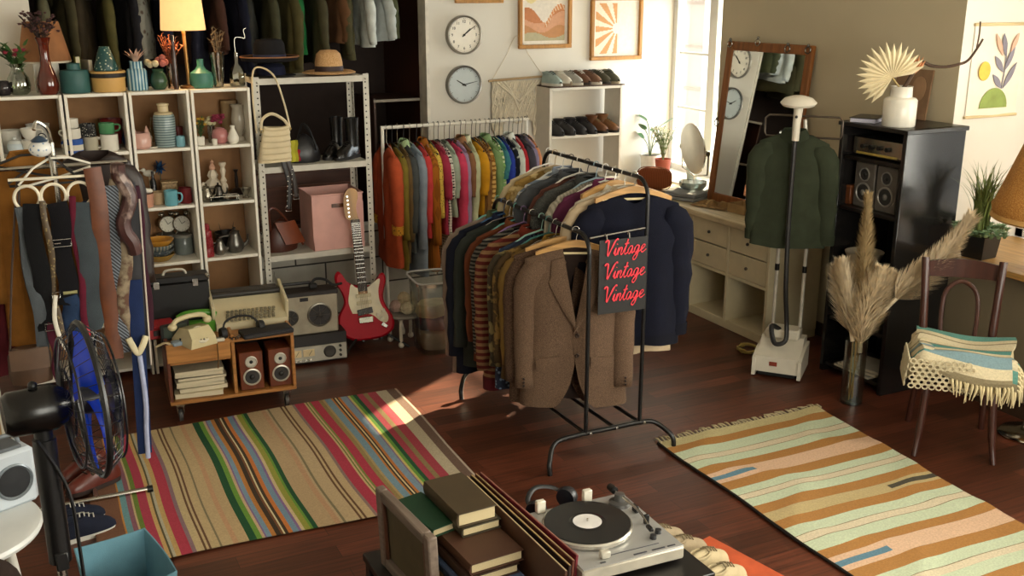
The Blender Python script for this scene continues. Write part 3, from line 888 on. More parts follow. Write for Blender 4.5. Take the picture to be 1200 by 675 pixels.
def garment(name, label, cat, loc, rz, mat, w=.2, L=.62, th=.03, sl=.5, sr=.055, flare=1.08, collar=None, cuff=None, seed=0, group=None, z0=-.085,
            fold=.012, smat=None, hem=None, buttons=None, nw=.06, thin=.62, sway=0.):
    rnd = random.Random(seed)
    t = T(name, label, cat, loc, rz, group)
    offs = [0, .012, .024, .038, .052, .075, .11, .16] + [.16 + (L - .16) * (k / 11.) for k in range(1, 12)]
    n = 40; vs = []; fs = []
    ph = [rnd.uniform(0, 6.28) for _ in range(4)]; k1, k2 = rnd.uniform(18, 26), rnd.uniform(34, 48)
    for off in offs:
        s = off / L
        if off < .055: hw = nw + (w - nw) * (off / .055) ** .85
        else: hw = w * (1 + (flare - 1) * (off - .055) / (L - .055)) * (1 - .05 * math.exp(-((s - .5) / .2) ** 2))
        hd = .016 + (th - .016) * min(1, off / .2) + th * .25 * s
        for j in range(n):
            a = 2 * PI * j / n
            x = hw * sgnp(cos(a), .75); y = hd * sgnp(sin(a), .85)
            f = fold * min(1, off / .35) * (sin(k1 * x + ph[0] + 2.2 * s) * .7 + .45 * sin(k2 * x + ph[1] - 1.5 * s))
            y += f + .004 * sin(30 * off + ph[2] + x * 11)
            z = z0 - off
            if sin(a) < -.05 and off < .06: z -= .045 * math.exp(-(x / nw) ** 2 * 1.2) * (1 - off / .06)
            if s > .97: z += .008 * sin(k1 * x * .6 + ph[3])
            vs.append((x + sway * s * s, y, z))
    for i in range(len(offs) - 1):
        for j in range(n):
            j2 = (j + 1) % n
            fs.append([i * n + j, (i + 1) * n + j, (i + 1) * n + j2, i * n + j2])
    b = MB(); b.add(vs, fs); b.build('body', mat, t, sharp=None)
    if sl:
        for sg in (-1, 1):
            m = MB(); pts = []; rr = []
            j1, j2 = rnd.uniform(-.012, .012), rnd.uniform(.0, .022)
            e0 = z0 - .05 - sr
            pts = [(sg * (w - .085), 0, e0 + .022), (sg * (w - .055), 0, e0 + .014), (sg * (w - .026), 0, e0 - .008), (sg * (w - .008), 0, e0 - .04)]; rr = [sr * .7, sr * .86, sr * .96, sr]
            K = 9; ze = z0 - .062 - sl
            for k in range(1, K + 1):
                q = k / K
                pts.append((sg * (w - .004 + (.004 + j2) * q ** .7) + .003 * sin(q * 19 + ph[0]), j1 * q - .012 * sin(q * 2.5 + ph[1]) * q, e0 - .04 + (ze - e0 + .04) * q))
                rr.append((sr * (1. - .3 * q)) * (1 + .06 * sin(q * 24 + ph[2])))
            m.tube(pts, rr, 12, flat=thin, up=(0, 1, 0))
            so = m.build('sleeve', smat or mat, t, sharp=None)
            if cuff:
                c = MB(); e = pts[-1]
                c.tube([(e[0], e[1], e[2] + .055), (e[0], e[1], e[2] - .004)], [sr * .79, sr * .75], 12, flat=thin, up=(0, 1, 0))
                c.build('cuff', cuff, so)
    if collar:
        c = MB()
        ring = []
        for (kx, ky, dz) in ((nw * .92, .02, .022), (nw * 1.0, .024, .028), (nw * 1.25, .034, .004), (nw * 1.4, .04, -.024)):
            for j in range(24):
                a = 2 * PI * j / 24
                front = max(0, -sin(a)) ** 2
                ring.append((kx * cos(a), ky * sin(a) - .006 * front, z0 + dz - .022 * front - (.02 * max(0, front - .5) if dz < 0 else 0)))
        c.add(ring, [[i * 24 + j, (i + 1) * 24 + j, (i + 1) * 24 + (j + 1) % 24, i * 24 + (j + 1) % 24] for i in range(3) for j in range(24)])
        c.build('collar', collar, t)
    if hem:
        c = MB(); base = len(offs) - 2
        hv = [(v[0] * 1.012, v[1] * 1.05, v[2]) for v in vs[base * n:(base + 2) * n]]
        c.add(hv, [[j, n + j, n + (j + 1) % n, (j + 1) % n] for j in range(n)]); c.build('hem_band', hem, t)
    if buttons:
        c = MB(); c.tube([(0, -th * 1.03 - .002, z0 - .06), (0, -th * 1.28 - fold * .6, z0 - L + .02)], .009, 6, flat=1.); c.build('placket', mat, t)
        for k in range(5):
            q = .1 + .2 * k
            MB().lathe([(.006, 0), (.006, .003), (0, .004)], (0, -th * (1.05 + .23 * q) - .011 - fold * .6 * q, z0 - .06 - (L - .08) * q), 10, rot=Euler((PI / 2, 0, 0))).build('button', buttons, t)
    return t


def blazer(label, loc, rz, mat, lining, L=.78, w=.225, group=None, sl=.6, seed=1, btn='#2b1c12', z0=-.1, deco=True):
    rnd = random.Random(seed)
    t = T('tweed_blazer' if deco else 'blazer', label, 'jacket', loc, rz, group)
    def hw(o):
        if o < .05: return .075 + (w - .075) * (o / .05) ** .8
        s = (o - .05) / (L - .05)
        return w * (1.03 - .1 * math.exp(-((s - .5) / .22) ** 2) + .1 * s)
    def hd(o): return .022 + .038 * min(1, o / .2) + .018 * o / L
    def surf(x, o, sg):
        q = min(1, abs(x) / hw(o))
        return sg * hd(o) * (1 - q ** 2.6) ** .6 + .006 * min(1, o * 3) * sin(x * 24 + o * 4 + seed)
    BO = .40
    def xi(o):
        if o <= BO: return .062 * (1 - o / BO) ** .9 - .012 * (o / BO)
        return -.012 + .07 * ((o - BO) / (L - BO)) ** 1.8
    offs = [0, .012, .024, .037, .05, .08, .12] + [.12 + (L - .12) * k / 16. for k in range(1, 17)]
    nv = len(offs) - 1
    def row(v):
        k = min(nv - 1, int(v * nv + 1e-6)); return offs[k] + (offs[k + 1] - offs[k]) * (v * nv - k)
    b = MB(); b.grid(lambda u, v: ((u * 2 - 1) * hw(row(v)), surf((u * 2 - 1) * hw(row(v)), row(v), 1), z0 - row(v)), 24, nv)
    b.build('back_panel', mat, t, sharp=None)
    li = MB(); li.grid(lambda u, v: ((u * 2 - 1) * hw(row(v)) * .94, surf((u * 2 - 1) * hw(row(v)) * .94, row(v), 1) - .012, z0 - row(v) - .004), 18, nv)
    li.build('lining', lining, t, sharp=None)
    for sg in (-1, 1):
        f = MB()
        def fn(u, v, sg=sg):
            o = row(v); a = hw(o); i = xi(o)
            x = i + (a - i) * u
            z = z0 - o
            if o > L - .12: z += .05 * max(0, 1 - u * 4) ** 2 * ((o - L + .12) / .12)
            return (sg * x, surf(sg * x, o, -1) - (.004 if sg > 0 else 0) * (1 - u), z)
        f.slab(fn, 14, nv, (0, .005, 0)); fp = f.build('front_panel', mat, t, sharp=50)
        # lapel
        lp = MB()
        def lw(o):
            if o < .13: return .052 + .03 * o / .13
            return .096 * (1 - (o - .13) / (BO - .13)) ** .8 + .002
        def ln(u, v, sg=sg):
            o = .035 + (BO - .035) * v; i = xi(o)
            x = i + lw(o) * u
            return (sg * x, surf(sg * x, o, -1) - .012 - .006 * sin(u * PI) - (.004 if sg > 0 else 0), z0 - o - .015 * u * (1 - v))
        lp.slab(ln, 6, 24, (0, .004, 0)); lp.build('lapel', mat, t, sharp=50)
        cl = MB()
        def cn(u, v, sg=sg):
            # collar leaf: from the back neck round to the notch
            a = PI / 2 * (1 - u * 1.5); r = .07
            o = .012 + .09 * max(0, u - .35) / .65
            x = r * cos(a) * (1 - .1 * u) + .028 * v * (.4 + u * .6); y = .028 * sin(a) - .02 * max(0, u - .6)
            return (sg * x, y - .012 * v * u, z0 + .03 * (1 - v) - .012 * v - o * .9)
        cl.slab(cn, 10, 3, (0, -.004, 0)); cl.build('collar', mat, t, sharp=50)
        if deco:
            pf = MB()
            def pn(u, v, sg=sg):
                o = L * .66 + .055 * v + .012 * u; x = .075 + .115 * u
                return (sg * x, surf(sg * x, o, -1) - .012, z0 - o)
            pf.slab(pn, 8, 2, (0, .006, 0)); pf.build('pocket_flap', mat, t, sharp=50)
            if sg > 0:
                pf = MB()
                def pn2(u, v):
                    o = .25 + .022 * v - .012 * u; x = .105 + .075 * u
                    return (x, surf(x, o, -1) - .011, z0 - o)
                pf.slab(pn2, 6, 1, (0, .006, 0)); pf.build('breast_pocket', mat, t, sharp=50)
        m = MB(); K = 10; e0 = z0 - .115; ze = z0 - .062 - sl
        pts = [(sg * (w - .1), 0, e0 + .022), (sg * (w - .068), 0, e0 + .012), (sg * (w - .035), 0, e0 - .012), (sg * (w - .014), .002, e0 - .05)]; rr = [.05, .06, .067, .069]
        for k in range(1, K + 1):
            q = k / K
            pts.append((sg * (w - .008 + .012 * q ** .6), .004 - .035 * q * q, e0 - .05 + (ze - e0 + .05) * q))
            rr.append((.07 - .019 * q) * (1 + .03 * sin(q * 21 + seed + sg)))
        m.tube(pts, rr, 14, flat=.72, up=(0, 1, 0))
        so = m.build('sleeve', mat, t, sharp=None)
        if deco:
            for k in range(3):
                MB().lathe([(.006, 0), (.006, .003), (0, .004)], (pts[-1][0] + sg * .01, pts[-1][1] - .038, pts[-1][2] + .02 + .018 * k), 10, rot=Euler((PI / 2, 0, 0))).build('cuff_button', M(btn, rough=.3), so)
    for k in range(2):
        o = BO + .015 + .1 * k
        MB().lathe([(.011, 0), (.011, .003), (.008, .005), (0, .004)], (.008, surf(0, o, -1) - .008, z0 - o), 14, rot=Euler((PI / 2, 0, 0))).build('button', M(btn, rough=.3), t)
    return t


# ------------------------------------------------------------------ the white rail of colourful clothes
RY, RZ = 6.42, 1.345
t = T('clothes_rail', 'white clothes rail packed with colourful clothes, below the wall clocks', 'clothes rack', (2.74, RY, 0))
WR = M('#e6e0d2', rough=.4, var=.04)
MB().tube([(-.54, 0, RZ), (.545, 0, RZ)], .012, 10).build('rail', WR, t)
for x in (-.53, .53):
    MB().tube([(x, 0, RZ - .005), (x, 0, .09)], .012, 10).build('post', WR, t)
    MB().tube(bez([(x, -.27, .05), (x, -.2, .1), (x, 0, .1), (x, .2, .1), (x, .27, .05)], 5), .012, 8).build('foot', WR, t)
    for y in (-.27, .27):
        MB().lathe([(.012, -.012), (.025, -.01), (.025, .01), (.012, .012)], (x, y, .026), 16, rot=Euler((0, PI / 2, 0))).build('castor', M('#d8d0bd', rough=.4), t)
MB().tube([(-.53, 0, .11), (.53, 0, .11)], .009, 8).build('lower_bar', WR, t)
ORANGE = cloth('#d2612a', 'noise', None, var=.3)
row_ = [  # x, name, category, words, material, options
    (2.235, 'blouse', 'orange red blouse with dotted mustard cuffs', cloth('#bd5330'), dict(L=.8, sl=.5, sr=.075, cuff=cloth('#d69a33', 'floral', '#2a2018', scale=60.), th=.035, flare=1.15)),
    (2.275, 'shirt', 'olive gold long shirt', cloth('#80702c'), dict(L=.82, sl=.55)),
    (2.315, 'jacket', 'khaki brown jacket', cloth('#6b5533'), dict(L=.78, sl=.56)),
    (2.355, 'shirt', 'charcoal shirt with mint collar', cloth('#4b4f4e'), dict(L=.7, sl=.5, collar=cloth('#a9bf8f'))),
    (2.40, 'coat', 'long pale blue grey coat', cloth('#8b97a3'), dict(L=.88, sl=.62, sr=.065, th=.035, flare=1.12)),
    (2.445, 'blouse', 'coral red blouse', cloth('#cf4444'), dict(L=.62, sl=.45)),
    (2.49, 'dress', 'mustard brown corduroy dress', cloth('#a8641c', 'vstripe', '#8d5116', scale=14.), dict(L=.86, sl=.6, sr=.07, th=.04, flare=1.15, collar=cloth('#9a5c1a'))),
    (2.535, 'blouse', 'yellow blouse with small dark flowers', cloth('#dfbf55', 'floral', '#4a3a20', scale=70.), dict(L=.6, sl=.42)),
    (2.57, 'blouse', 'raspberry blouse', cloth('#a93650'), dict(L=.6, sl=.3)),
    (2.605, 'dress', 'black and white houndstooth dress', cloth('#e3ddd0', 'check', '#191715', scale=16.), dict(L=.9, sl=.3, flare=1.15)),
    (2.645, 'blouse', 'mint and grey blouse', cloth('#a9b7a4'), dict(L=.5, sl=.3)),
    (2.685, 'dress', 'hot pink dress', cloth('#d9486a'), dict(L=.76, sl=.6, sr=.06, flare=1.1)),
    (2.725, 'cardigan', 'lilac cardigan', cloth('#a48fae'), dict(L=.7, sl=.52)),
    (2.765, 'jacket', 'tan brown jacket', cloth('#8f6547'), dict(L=.66, sl=.3, collar=cloth('#9f7350'))),
    (2.805, 'shirt', 'pale cream green shirt', cloth('#c9ceA6'), dict(L=.72, sl=.5, collar=cloth('#d6d8b6'))),
    (2.845, 'shirt', 'bright mustard shirt', cloth('#d69b22'), dict(L=.5, sl=.3, sr=.065)),
    (2.88, 'skirt_suit', 'striped brown suit', cloth('#6c4424', 'vstripe', '#8c6638', scale=18.), dict(L=.74, sl=.5)),
    (2.915, 'shirt', 'golden brown plaid shirt', cloth('#a36f2c', 'plaid', '#d6b068', scale=10.), dict(L=.56, sl=.45)),
    (2.95, 'blouse', 'sage green blouse', cloth('#7fa06a'), dict(L=.62, sl=.4, collar=cloth('#8fb07a'))),
    (2.985, 'shirt', 'fresh green checked shirt', cloth('#86b36c', 'plaid', '#d7dfb8', scale=9.), dict(L=.56, sl=.36)),
    (3.02, 'blouse', 'teal blouse', cloth('#3f7f86'), dict(L=.5, sl=.2)),
    (3.06, 'dress', 'royal blue dress', cloth('#2a3f9c'), dict(L=.46, sl=.4, sr=.06)),
    (3.095, 'dress', 'dark dress with pale flowers', cloth('#20242c', 'floral', '#b9c0b4', scale=34.), dict(L=.78, sl=.3)),
    (3.13, 'shirt', 'white and mint shirt', cloth('#cfd8cd'), dict(L=.74, sl=.5, collar=cloth('#e3e6dc'))),
    (3.165, 'blouse', 'crimson blouse', cloth('#b92f37'), dict(L=.62, sl=.45)),
    (3.2, 'jacket', 'slate grey jacket', cloth('#4a4852'), dict(L=.6, sl=.4)),
    (3.235, 'dress', 'dusty lilac dress', cloth('#8d83a0'), dict(L=.62, sl=.5)),
    (3.265, 'blouse', 'peach orange blouse', cloth('#d58a5c'), dict(L=.56, sl=.4)),
]
HK = [('wire', '#c9c9c4'), ('wire', '#c9c9c4'), ('plastic', '#d9d4c8'), ('plastic', '#5ea3b8'), ('plastic', '#26272b'), ('plastic', '#e7e3da')]
for i, (x, nm, lb, mt, kw) in enumerate(row_):
    y = RY + .004 * ((i * 7) % 5 - 2); rz = -PI / 2 + .05 * ((i * 5) % 7 - 3) / 3
    k, c = HK[(i * 3 + 1) % 6]
    hanger(k, (x, y, RZ + .014), rz, ('wire' if k == 'wire' else {'#2b2a2b': 'black', '#26272b': 'black', '#5ea3b8': 'blue'}.get(c, 'white')) + ' hanger on the white rail carrying the ' + lb, col=c, group='hangers on the white rail', drop=.035)
    kw = dict(kw); kw.setdefault('w', .19)
    garment(nm, lb + ' hanging on the white rail', {'skirt_suit': 'suit'}.get(nm, nm), (x, y, RZ + .014), rz, mt, seed=i + 3, group='colourful clothes on the white rail', fold=.009, nw=.055, z0=-.122, **{'th': .024, **kw})

# ------------------------------------------------------------------ black two-tier rack in the middle of the room
t = T('two_tier_rack', 'black tubular two-tier clothes rack in the middle of the floor', 'clothes rack', (2.51, 4.5, 0))
BT = M('#1c1b1b', rough=.3, metal=.3)
YN, YF = 3.98 - 4.5, 5.03 - 4.5
LX, HX = 2.36 - 2.51, 2.672 - 2.51
LZ, HZ = 1.115, 1.355
for nm, x, z in (('low_rail', LX, LZ), ('high_rail', HX, HZ)):
    p = [(x, YN, .12), (x, YN, z - .09)] + [(x, YN + .09 - .09 * cos(a), z - .09 + .09 * sin(a)) for a in [PI / 2 * k / 6 for k in range(1, 7)]]
    q = [(x, YF - .09 + .09 * sin(a), z - .09 + .09 * cos(a)) for a in [PI / 2 * k / 6 for k in range(0, 7)]] + [(x, YF, .12)]
    MB().tube(p + q, .0105, 10).build(nm, BT, t)
    s = MB()
    for yy in (-.25, .0, .25): s.tube([(x, yy, z), (x, yy + .012, z)], .0125, 10)
    s.build('rail_joint', BT, t)
for nm, y in (('base_hoop', YN), ('base_hoop', YF)):
    pts = bez([(-.40, y - .1, .0), (-.395, y - .085, .06), (-.33, y - .02, .118), (-.2, y, .125), (0, y, .125), (.16, y, .125), (.24, y - .02, .118), (.30, y - .085, .06), (.305, y - .1, 0)], 6)
    h = MB().tube(pts, .0125, 10).build(nm, BT, t)
    b = MB()
    for x in (LX, 0, HX): b.lathe([(.007, 0), (.007, .005), (0, .007)], (x + .02, y - .012, .127), 10, rot=Euler((PI / 2, 0, 0)))
    b.build('bolts', steel('#d8d8d2'), h)
for x in (LX, .015, HX): MB().tube([(x, YN, .125), (x, YF, .125)], .009, 8).build('base_bar', BT, t)
MB().tube([(LX, YN, 1.105), (HX, YN, 1.125)], .005, 8).build('cross_wire', steel('#8e8c88'), t)

# the sign hung between the posts
t = T('vintage_sign', 'small black board reading Vintage three times in red script, hung on the black rack', 'sign', (2.53, 3.955, 1.105), math.radians(-3))
bd = MB(); bd.slab(lambda u, v: (-.128 + .256 * u, -.004 * sin(u * PI), -.012 - .36 * v), 8, 4, (0, .004, 0)); bd.build('board', M('#121111', rough=.6, var=.12), t)
st_ = {  # pen strokes on a unit grid, baseline 0, x-height .45, cap 1
    'V': [[(0, .85), (.1, .98), (.2, .9), (.24, .4), (.3, .02), (.45, .4), (.62, .85), (.74, 1.0), (.8, .92)]],
    'i': [[(0, .1), (.1, .45), (.08, .1), (.14, 0), (.24, .12)], [(.13, .66), (.14, .7)]],
    'n': [[(0, .1), (.08, .46), (.05, .02)], [(.06, .2), (.18, .44), (.27, .4), (.24, .1), (.3, 0), (.4, .12)]],
    't': [[(0, .12), (.12, .5), (.2, .92), (.1, .15), (.17, 0), (.3, .12)], [(.02, .62), (.3, .66)]],
    'a': [[(.3, .4), (.16, .46), (.04, .25), (.06, .03), (.18, .03), (.3, .42), (.28, .1), (.33, 0), (.43, .12)]],
    'g': [[(.3, .4), (.16, .46), (.04, .25), (.08, .05), (.2, .06), (.32, .44), (.26, -.2), (.14, -.42), (.02, -.32), (.14, -.1), (.44, .12)]],
    'e': [[(0, .12), (.2, .26), (.27, .4), (.17, .47), (.06, .28), (.09, .03), (.22, .01), (.4, .16)]]}
adv = {'V': .66, 'i': .22, 'n': .39, 't': .28, 'a': .42, 'g': .42, 'e': .38}
for r_ in range(3):
    lt = MB(); pen = 0.
    tot = sum(adv[c] for c in 'Vintage'); sc = .226 / tot
    for c in 'Vintage':
        for stx in st_[c]:
            pts = bez([(pen + x + .16 * z, 0, z) for x, z in stx], 4)
            thick = [(.046 if c == 'V' else .035) * sc * (1.1 + .35 * sin(k * .9)) for k in range(len(pts))]
            P = [(-.112 + p[0] * sc, -.0075, -.085 - .112 * r_ + (p[2] - .05) * sc * .95 + .02 * p[0] * sc) for p in pts]
            lt.tube(P, thick, 7, flat=.9)
        pen += adv[c]
    lt.v = [(x, -.0075 + (y + .0075) * .25, z) for x, y, z in lt.v]
    lt.build('red_lettering', M('#e0283a', rough=.5, var=.05), t)
for x in (-.09, .03): MB().tube([(x, .0, -.012), (x, .004, .01), (x, .018, .012), (x, .02, .0)], .003, 6).build('hanging_clip', steel(), t)

BRN = cloth('#5b4636', 'tweed', '#77604c', scale=420.)
low = [  # y, builder
    (4.07, 'brown tweed two-button blazer, at the front of the lower rail', BRN),
    (4.165, 'darker brown blazer, second on the lower rail behind the tweed one', cloth('#4a3527', 'tweed', '#5f4a38', scale=200.)),
]
xl = 2.36
hanger('wood', (xl + .005, 4.12, LZ + .012), math.radians(-24), 'pale wooden hanger inside the brown tweed blazer', group='hangers on the lower black rail')
blazer(low[0][1], (xl + .005, 4.12, LZ + .012), math.radians(-24), BRN, M('#2c1c14', rough=.5), L=.79, w=.235, sl=.63, z0=-.1, group='clothes on the lower black rail')
hanger('wood', (xl, 4.22, LZ + .012), math.radians(-18), 'wooden hanger inside the darker brown blazer', group='hangers on the lower black rail')
blazer('darker brown blazer, second on the lower rail behind the tweed one', (xl, 4.22, LZ + .012), math.radians(-18), low[1][2], M('#1d1410'), L=.8, w=.24, sl=.62, seed=4, deco=False, group='clothes on the lower black rail')
lows = [
    (4.31, 'shirt', 'golden brown satin shirt third on the lower rail', cloth('#6a4f1e', rough=.5), dict(L=.7, w=.235, th=.05, sl=.55, sr=.07, collar=cloth('#7a5c20'))),
    (4.385, 'shirt', 'olive and rust patterned shirt on the lower rail', cloth('#4a3820', 'camo', '#7a5f30', scale=18.), dict(L=.72, w=.24, th=.045, sl=.56, sr=.07)),
    (4.46, 'shirt', 'dark blue floral shirt on the lower rail', cloth('#232b3c', 'floral', '#6d7f93', scale=38.), dict(L=.78, w=.245, th=.05, sl=.6, sr=.07, smat=cloth('#3d3426', 'camo', '#7f7048', scale=16.))),
    (4.56, 'cardigan', 'rust red knitted cardigan with cream zigzag bands on the lower rail', cloth('#571d16', 'hstripe', '#80603f', scale=9., bump=.8), dict(L=.83, w=.25, th=.055, sl=.66, sr=.072, hem=cloth('#4a1016'), collar=cloth('#6d2a1a'))),
    (4.66, 'jacket', 'black and white striped knit jacket on the lower rail', cloth('#1b1918', 'hstripe', '#5f5a50', scale=16.), dict(L=.74, w=.245, th=.045, sl=.6, sr=.065)),
    (4.745, 'jacket', 'rust brown suede jacket on the lower rail', cloth('#5e2f17'), dict(L=.72, w=.245, th=.045, sl=.55, sr=.07, collar=cloth('#6a3a1c'))),
    (4.83, 'coat', 'dark grey green coat on the lower rail', cloth('#2a2e28'), dict(L=.8, w=.25, th=.045, sl=.62, sr=.07)),
    (4.9, 'coat', 'long navy wool coat on the lower rail', cloth('#0d101e'), dict(L=.84, w=.27, th=.05, sl=.68, sr=.08, collar=cloth('#1b2036'))),
    (4.975, 'coat', 'grey beige coat at the far end of the lower rail', cloth('#7d6c60'), dict(L=.86, w=.27, th=.04, sl=.7, sr=.08, collar=cloth('#50553a'))),
]
for i, (y, nm, lb, mt, kw) in enumerate(lows):
    rz = math.radians(((i * 37) % 11) - 6)
    c = ['#bfc4c0', '#3c6f6a', '#8fb6a8', '#d9d4c8', '#7d5f86', '#5b8f84', '#bfc4c0', '#33567d', '#6aa89a'][i]
    hanger('wire' if i % 3 == 0 else 'plastic', (xl, y, LZ + .012), rz, ('wire' if i % 3 == 0 else 'plastic') + ' hanger under the ' + lb, col=c, group='hangers on the lower black rail')
    garment(nm, lb, nm, (xl, y, LZ + .012), rz, mt, seed=40 + i, z0=-.1, group='clothes on the lower black rail', **kw)

xh = 2.672
NAVY = cloth('#090c1d', bump=.5)
highs = [
    (4.10, 'sweater', 'navy blue knitted sweater at the front of the upper rail', NAVY, dict(L=.76, w=.235, th=.055, sl=.66, sr=.082, cuff=cloth('#080a18'), hem=cloth('#080a18'), collar=None)),
    (4.19, 'coat', 'beige coat behind the navy sweater on the upper rail', cloth('#b7a284'), dict(L=.84, w=.26, th=.045, sl=.7, sr=.075, collar=cloth('#c9b596'))),
    (4.28, 'shirt', 'cream white shirt on the upper rail', cloth('#d8cdb8'), dict(L=.72, w=.24, th=.04, sl=.6, sr=.06, collar=cloth('#e0d8c6'))),
    (4.37, 'shirt', 'plum purple shirt on the upper rail', cloth('#5a2440'), dict(L=.72, w=.235, th=.04, sl=.6, sr=.06, collar=cloth('#6a2a4a'))),
    (4.46, 'blouse', 'pale grey pleated blouse on the upper rail', cloth('#a59d8c', 'vstripe', '#8a8272', scale=16.), dict(L=.7, w=.245, th=.045, sl=.55, sr=.075)),
    (4.55, 'jacket', 'charcoal tweed jacket on the upper rail', cloth('#3d3d3a', 'tweed', '#5a5a54'), dict(L=.72, w=.25, th=.05, sl=.6, sr=.07, collar=cloth('#3b3b38'))),
    (4.63, 'jacket', 'reddish brown jacket on the upper rail', cloth('#57342a'), dict(L=.72, w=.245, th=.045, sl=.6, sr=.07)),
    (4.72, 'jacket', 'slate grey blazer on the upper rail', cloth('#45474a'), dict(L=.74, w=.26, th=.05, sl=.62, sr=.075, collar=cloth('#4a4c50'))),
    (4.81, 'cardigan', 'blue grey striped cardigan on the upper rail', cloth('#6d7886', 'hstripe', '#c4c6c4', scale=9.), dict(L=.72, w=.25, th=.045, sl=.6, sr=.07, collar=cloth('#8a93a0'))),
    (4.9, 'shirt', 'tan and olive patterned shirt on the upper rail', cloth('#94753c', 'camo', '#c4ab78', scale=14.), dict(L=.7, w=.245, th=.04, sl=.6, sr=.07)),
    (4.975, 'jacket', 'cream jacket at the far end of the upper rail', cloth('#bfae8c'), dict(L=.7, w=.25, th=.035, sl=.6, sr=.07)),
]
for i, (y, nm, lb, mt, kw) in enumerate(highs):
    rz = math.radians([-16, -9, 4, -5, 6, -4, 3, -6, 5, -2, 3][i])
    k = 'wood' if i in (0, 2) else 'plastic'
    c = ['#c9a468', '#d9d4c8', '#d8e0d0', '#e7e3da', '#8fa6b0', '#2b2a2b', '#d9d4c8', '#26272b', '#c9c9c4', '#b8a07a', '#e7e3da'][i]
    hanger(k, (xh, y, HZ + .012), rz, ('pale wooden' if k == 'wood' else 'plastic') + ' hanger under the ' + lb, col=c, group='hangers on the upper black rail')
    garment(nm, lb, nm, (xh, y, HZ + .012), rz, mt, seed=70 + i, z0=-.1, group='clothes on the upper black rail', **kw)

# ------------------------------------------------------------------ clothes in the dark alcove
t = T('closet_rail', 'dark metal rail crossing the alcove above the shelves', 'rail', (1.53, 7.45, 2.3))
MB().tube([(-1.32, 0, 0), (1.32, 0, 0)], .014, 10).build('rod', M('#3a3430', metal=.6, rough=.4), t)
for x in (-1.3, 0, 1.3): MB().tube([(x, 0, 0), (x, 0, HC - 2.3)], .008, 8).build('hanging_bracket', M('#3a3430', metal=.6, rough=.4), t)
alc = [(.3, '#6b6850', 1.0), (.42, '#544f38', 1.15), (.55, '#3c3324', .95), (.68, '#5f5a34', 1.1), (.8, '#2c2c33', .9), (.92, '#8f8f86', .75), (1.03, '#22243a', 1.0), (1.14, '#3a2a22', .8), (1.26, '#1f2030', .95), (1.38, '#4a2f25', .7), (1.5, '#171a2c', 1.05),
       (1.62, '#2f2f2a', .9), (1.74, '#44432f', .92), (1.86, '#565030', .98), (1.97, '#1f6a37', .72), (2.08, '#4a4530', .85), (2.2, '#6b4a30', .62), (2.32, '#4b472e', .8), (2.43, '#d7dcd6', .66), (2.54, '#c3c9c6', .6), (2.66, '#4d5138', .58)]
wd = ['sage green', 'moss green', 'dark brown', 'olive', 'charcoal', 'pale grey', 'midnight blue', 'dark cocoa', 'ink blue', 'chestnut brown', 'blue black', 'grey black', 'dull olive', 'khaki', 'bright green', 'drab green', 'rust brown', 'deep olive', 'white', 'silver grey', 'quilted army green']
for i, (x, c, L) in enumerate(alc):
    nm = 'coat' if L > .85 else 'shirt' if i % 2 else 'jacket'
    hanger('plastic', (x, 7.45, 2.316), -PI / 2 + .2, 'dark hanger in the alcove carrying the %s %s' % (wd[i], nm), col='#2b2522', group='hangers in the alcove')
    garment(nm, '%s %s hanging high in the dark alcove' % (wd[i], nm), nm, (x, 7.45, 2.316), -PI / 2 + .25 * sin(i * 2.1), cloth(c, 'floral' if i in (5,) else 'noise', '#5a4a40' if i == 5 else None, scale=None if i != 5 else 20.), w=.22, L=L * .62, th=.04, sl=.5 * min(1, L), sr=.06, seed=100 + i, group='clothes in the alcove')
# ------------------------------------------------------------------ small ware: builders
def lathe_thing(name, label, cat, loc, prof, mat, n=28, group=None, rz=0., parts=(), **kw):
    """hollow ware standing at loc; parts: (name, prof or MB, material)"""
    if not parts:
        return one(name, MB().lathe(prof, n=n, **kw), mat, label, cat, loc, rz, group)
    t = T(name, label, cat, loc, rz, group)
    MB().lathe(prof, n=n, **kw).build('body', mat, t)
    for nm, pr, mt in parts:
        mb = pr if isinstance(pr, MB) else MB().lathe(pr, n=n)
        mb.build(nm, mt, t)
    return t


def hollow(out, th=.003):
    """outer profile up, then back down inside"""
    return [(0, 0)] + out + [(max(.001, r - th), z) for r, z in reversed(out[1:])] + [(max(.001, out[0][0] - th), out[0][1] + th), (0, out[0][1] + th)]


def mug(label, loc, mat, rz=0., r=.038, h=.085, group='mugs and cups on the white shelves', tex=None, cup=False):
    t = T('teacup' if cup else 'mug', label, 'cup' if cup else 'mug', loc, rz, group)
    if cup: pr = [(r * .5, 0), (r * .55, .006), (r * .8, h * .3), (r * .97, h * .75), (r, h)]
    else: pr = [(r * .9, 0), (r, .006), (r, h)]
    MB().lathe(hollow(pr), n=24).build('body', mat, t)
    MB().tube(bez([(r * .93, 0, h * .8), (r * 1.55, 0, h * .78), (r * 1.68, 0, h * .5), (r * 1.4, 0, h * .25), (r * .9, 0, h * .22)], 5), .0052, 8).build('handle', mat, t)
    return t


def flower(mb, c, r, pet=6, tilt=(0, 0, 1), seed=0):
    rnd = random.Random(seed)
    c = Vector(c)
    for ring in range(2):
        for k in range(pet):
            a = 2 * PI * k / pet + ring * .5
            d = Vector((cos(a), sin(a), .5 + ring * .9)).normalized()
            mb.blade(c, c + d * r * (1 - .3 * ring), r * .42, (0, 0, r * .12), 3)
    mb.ball(c + Vector((0, 0, r * .25)), r * .3, 7, 5)


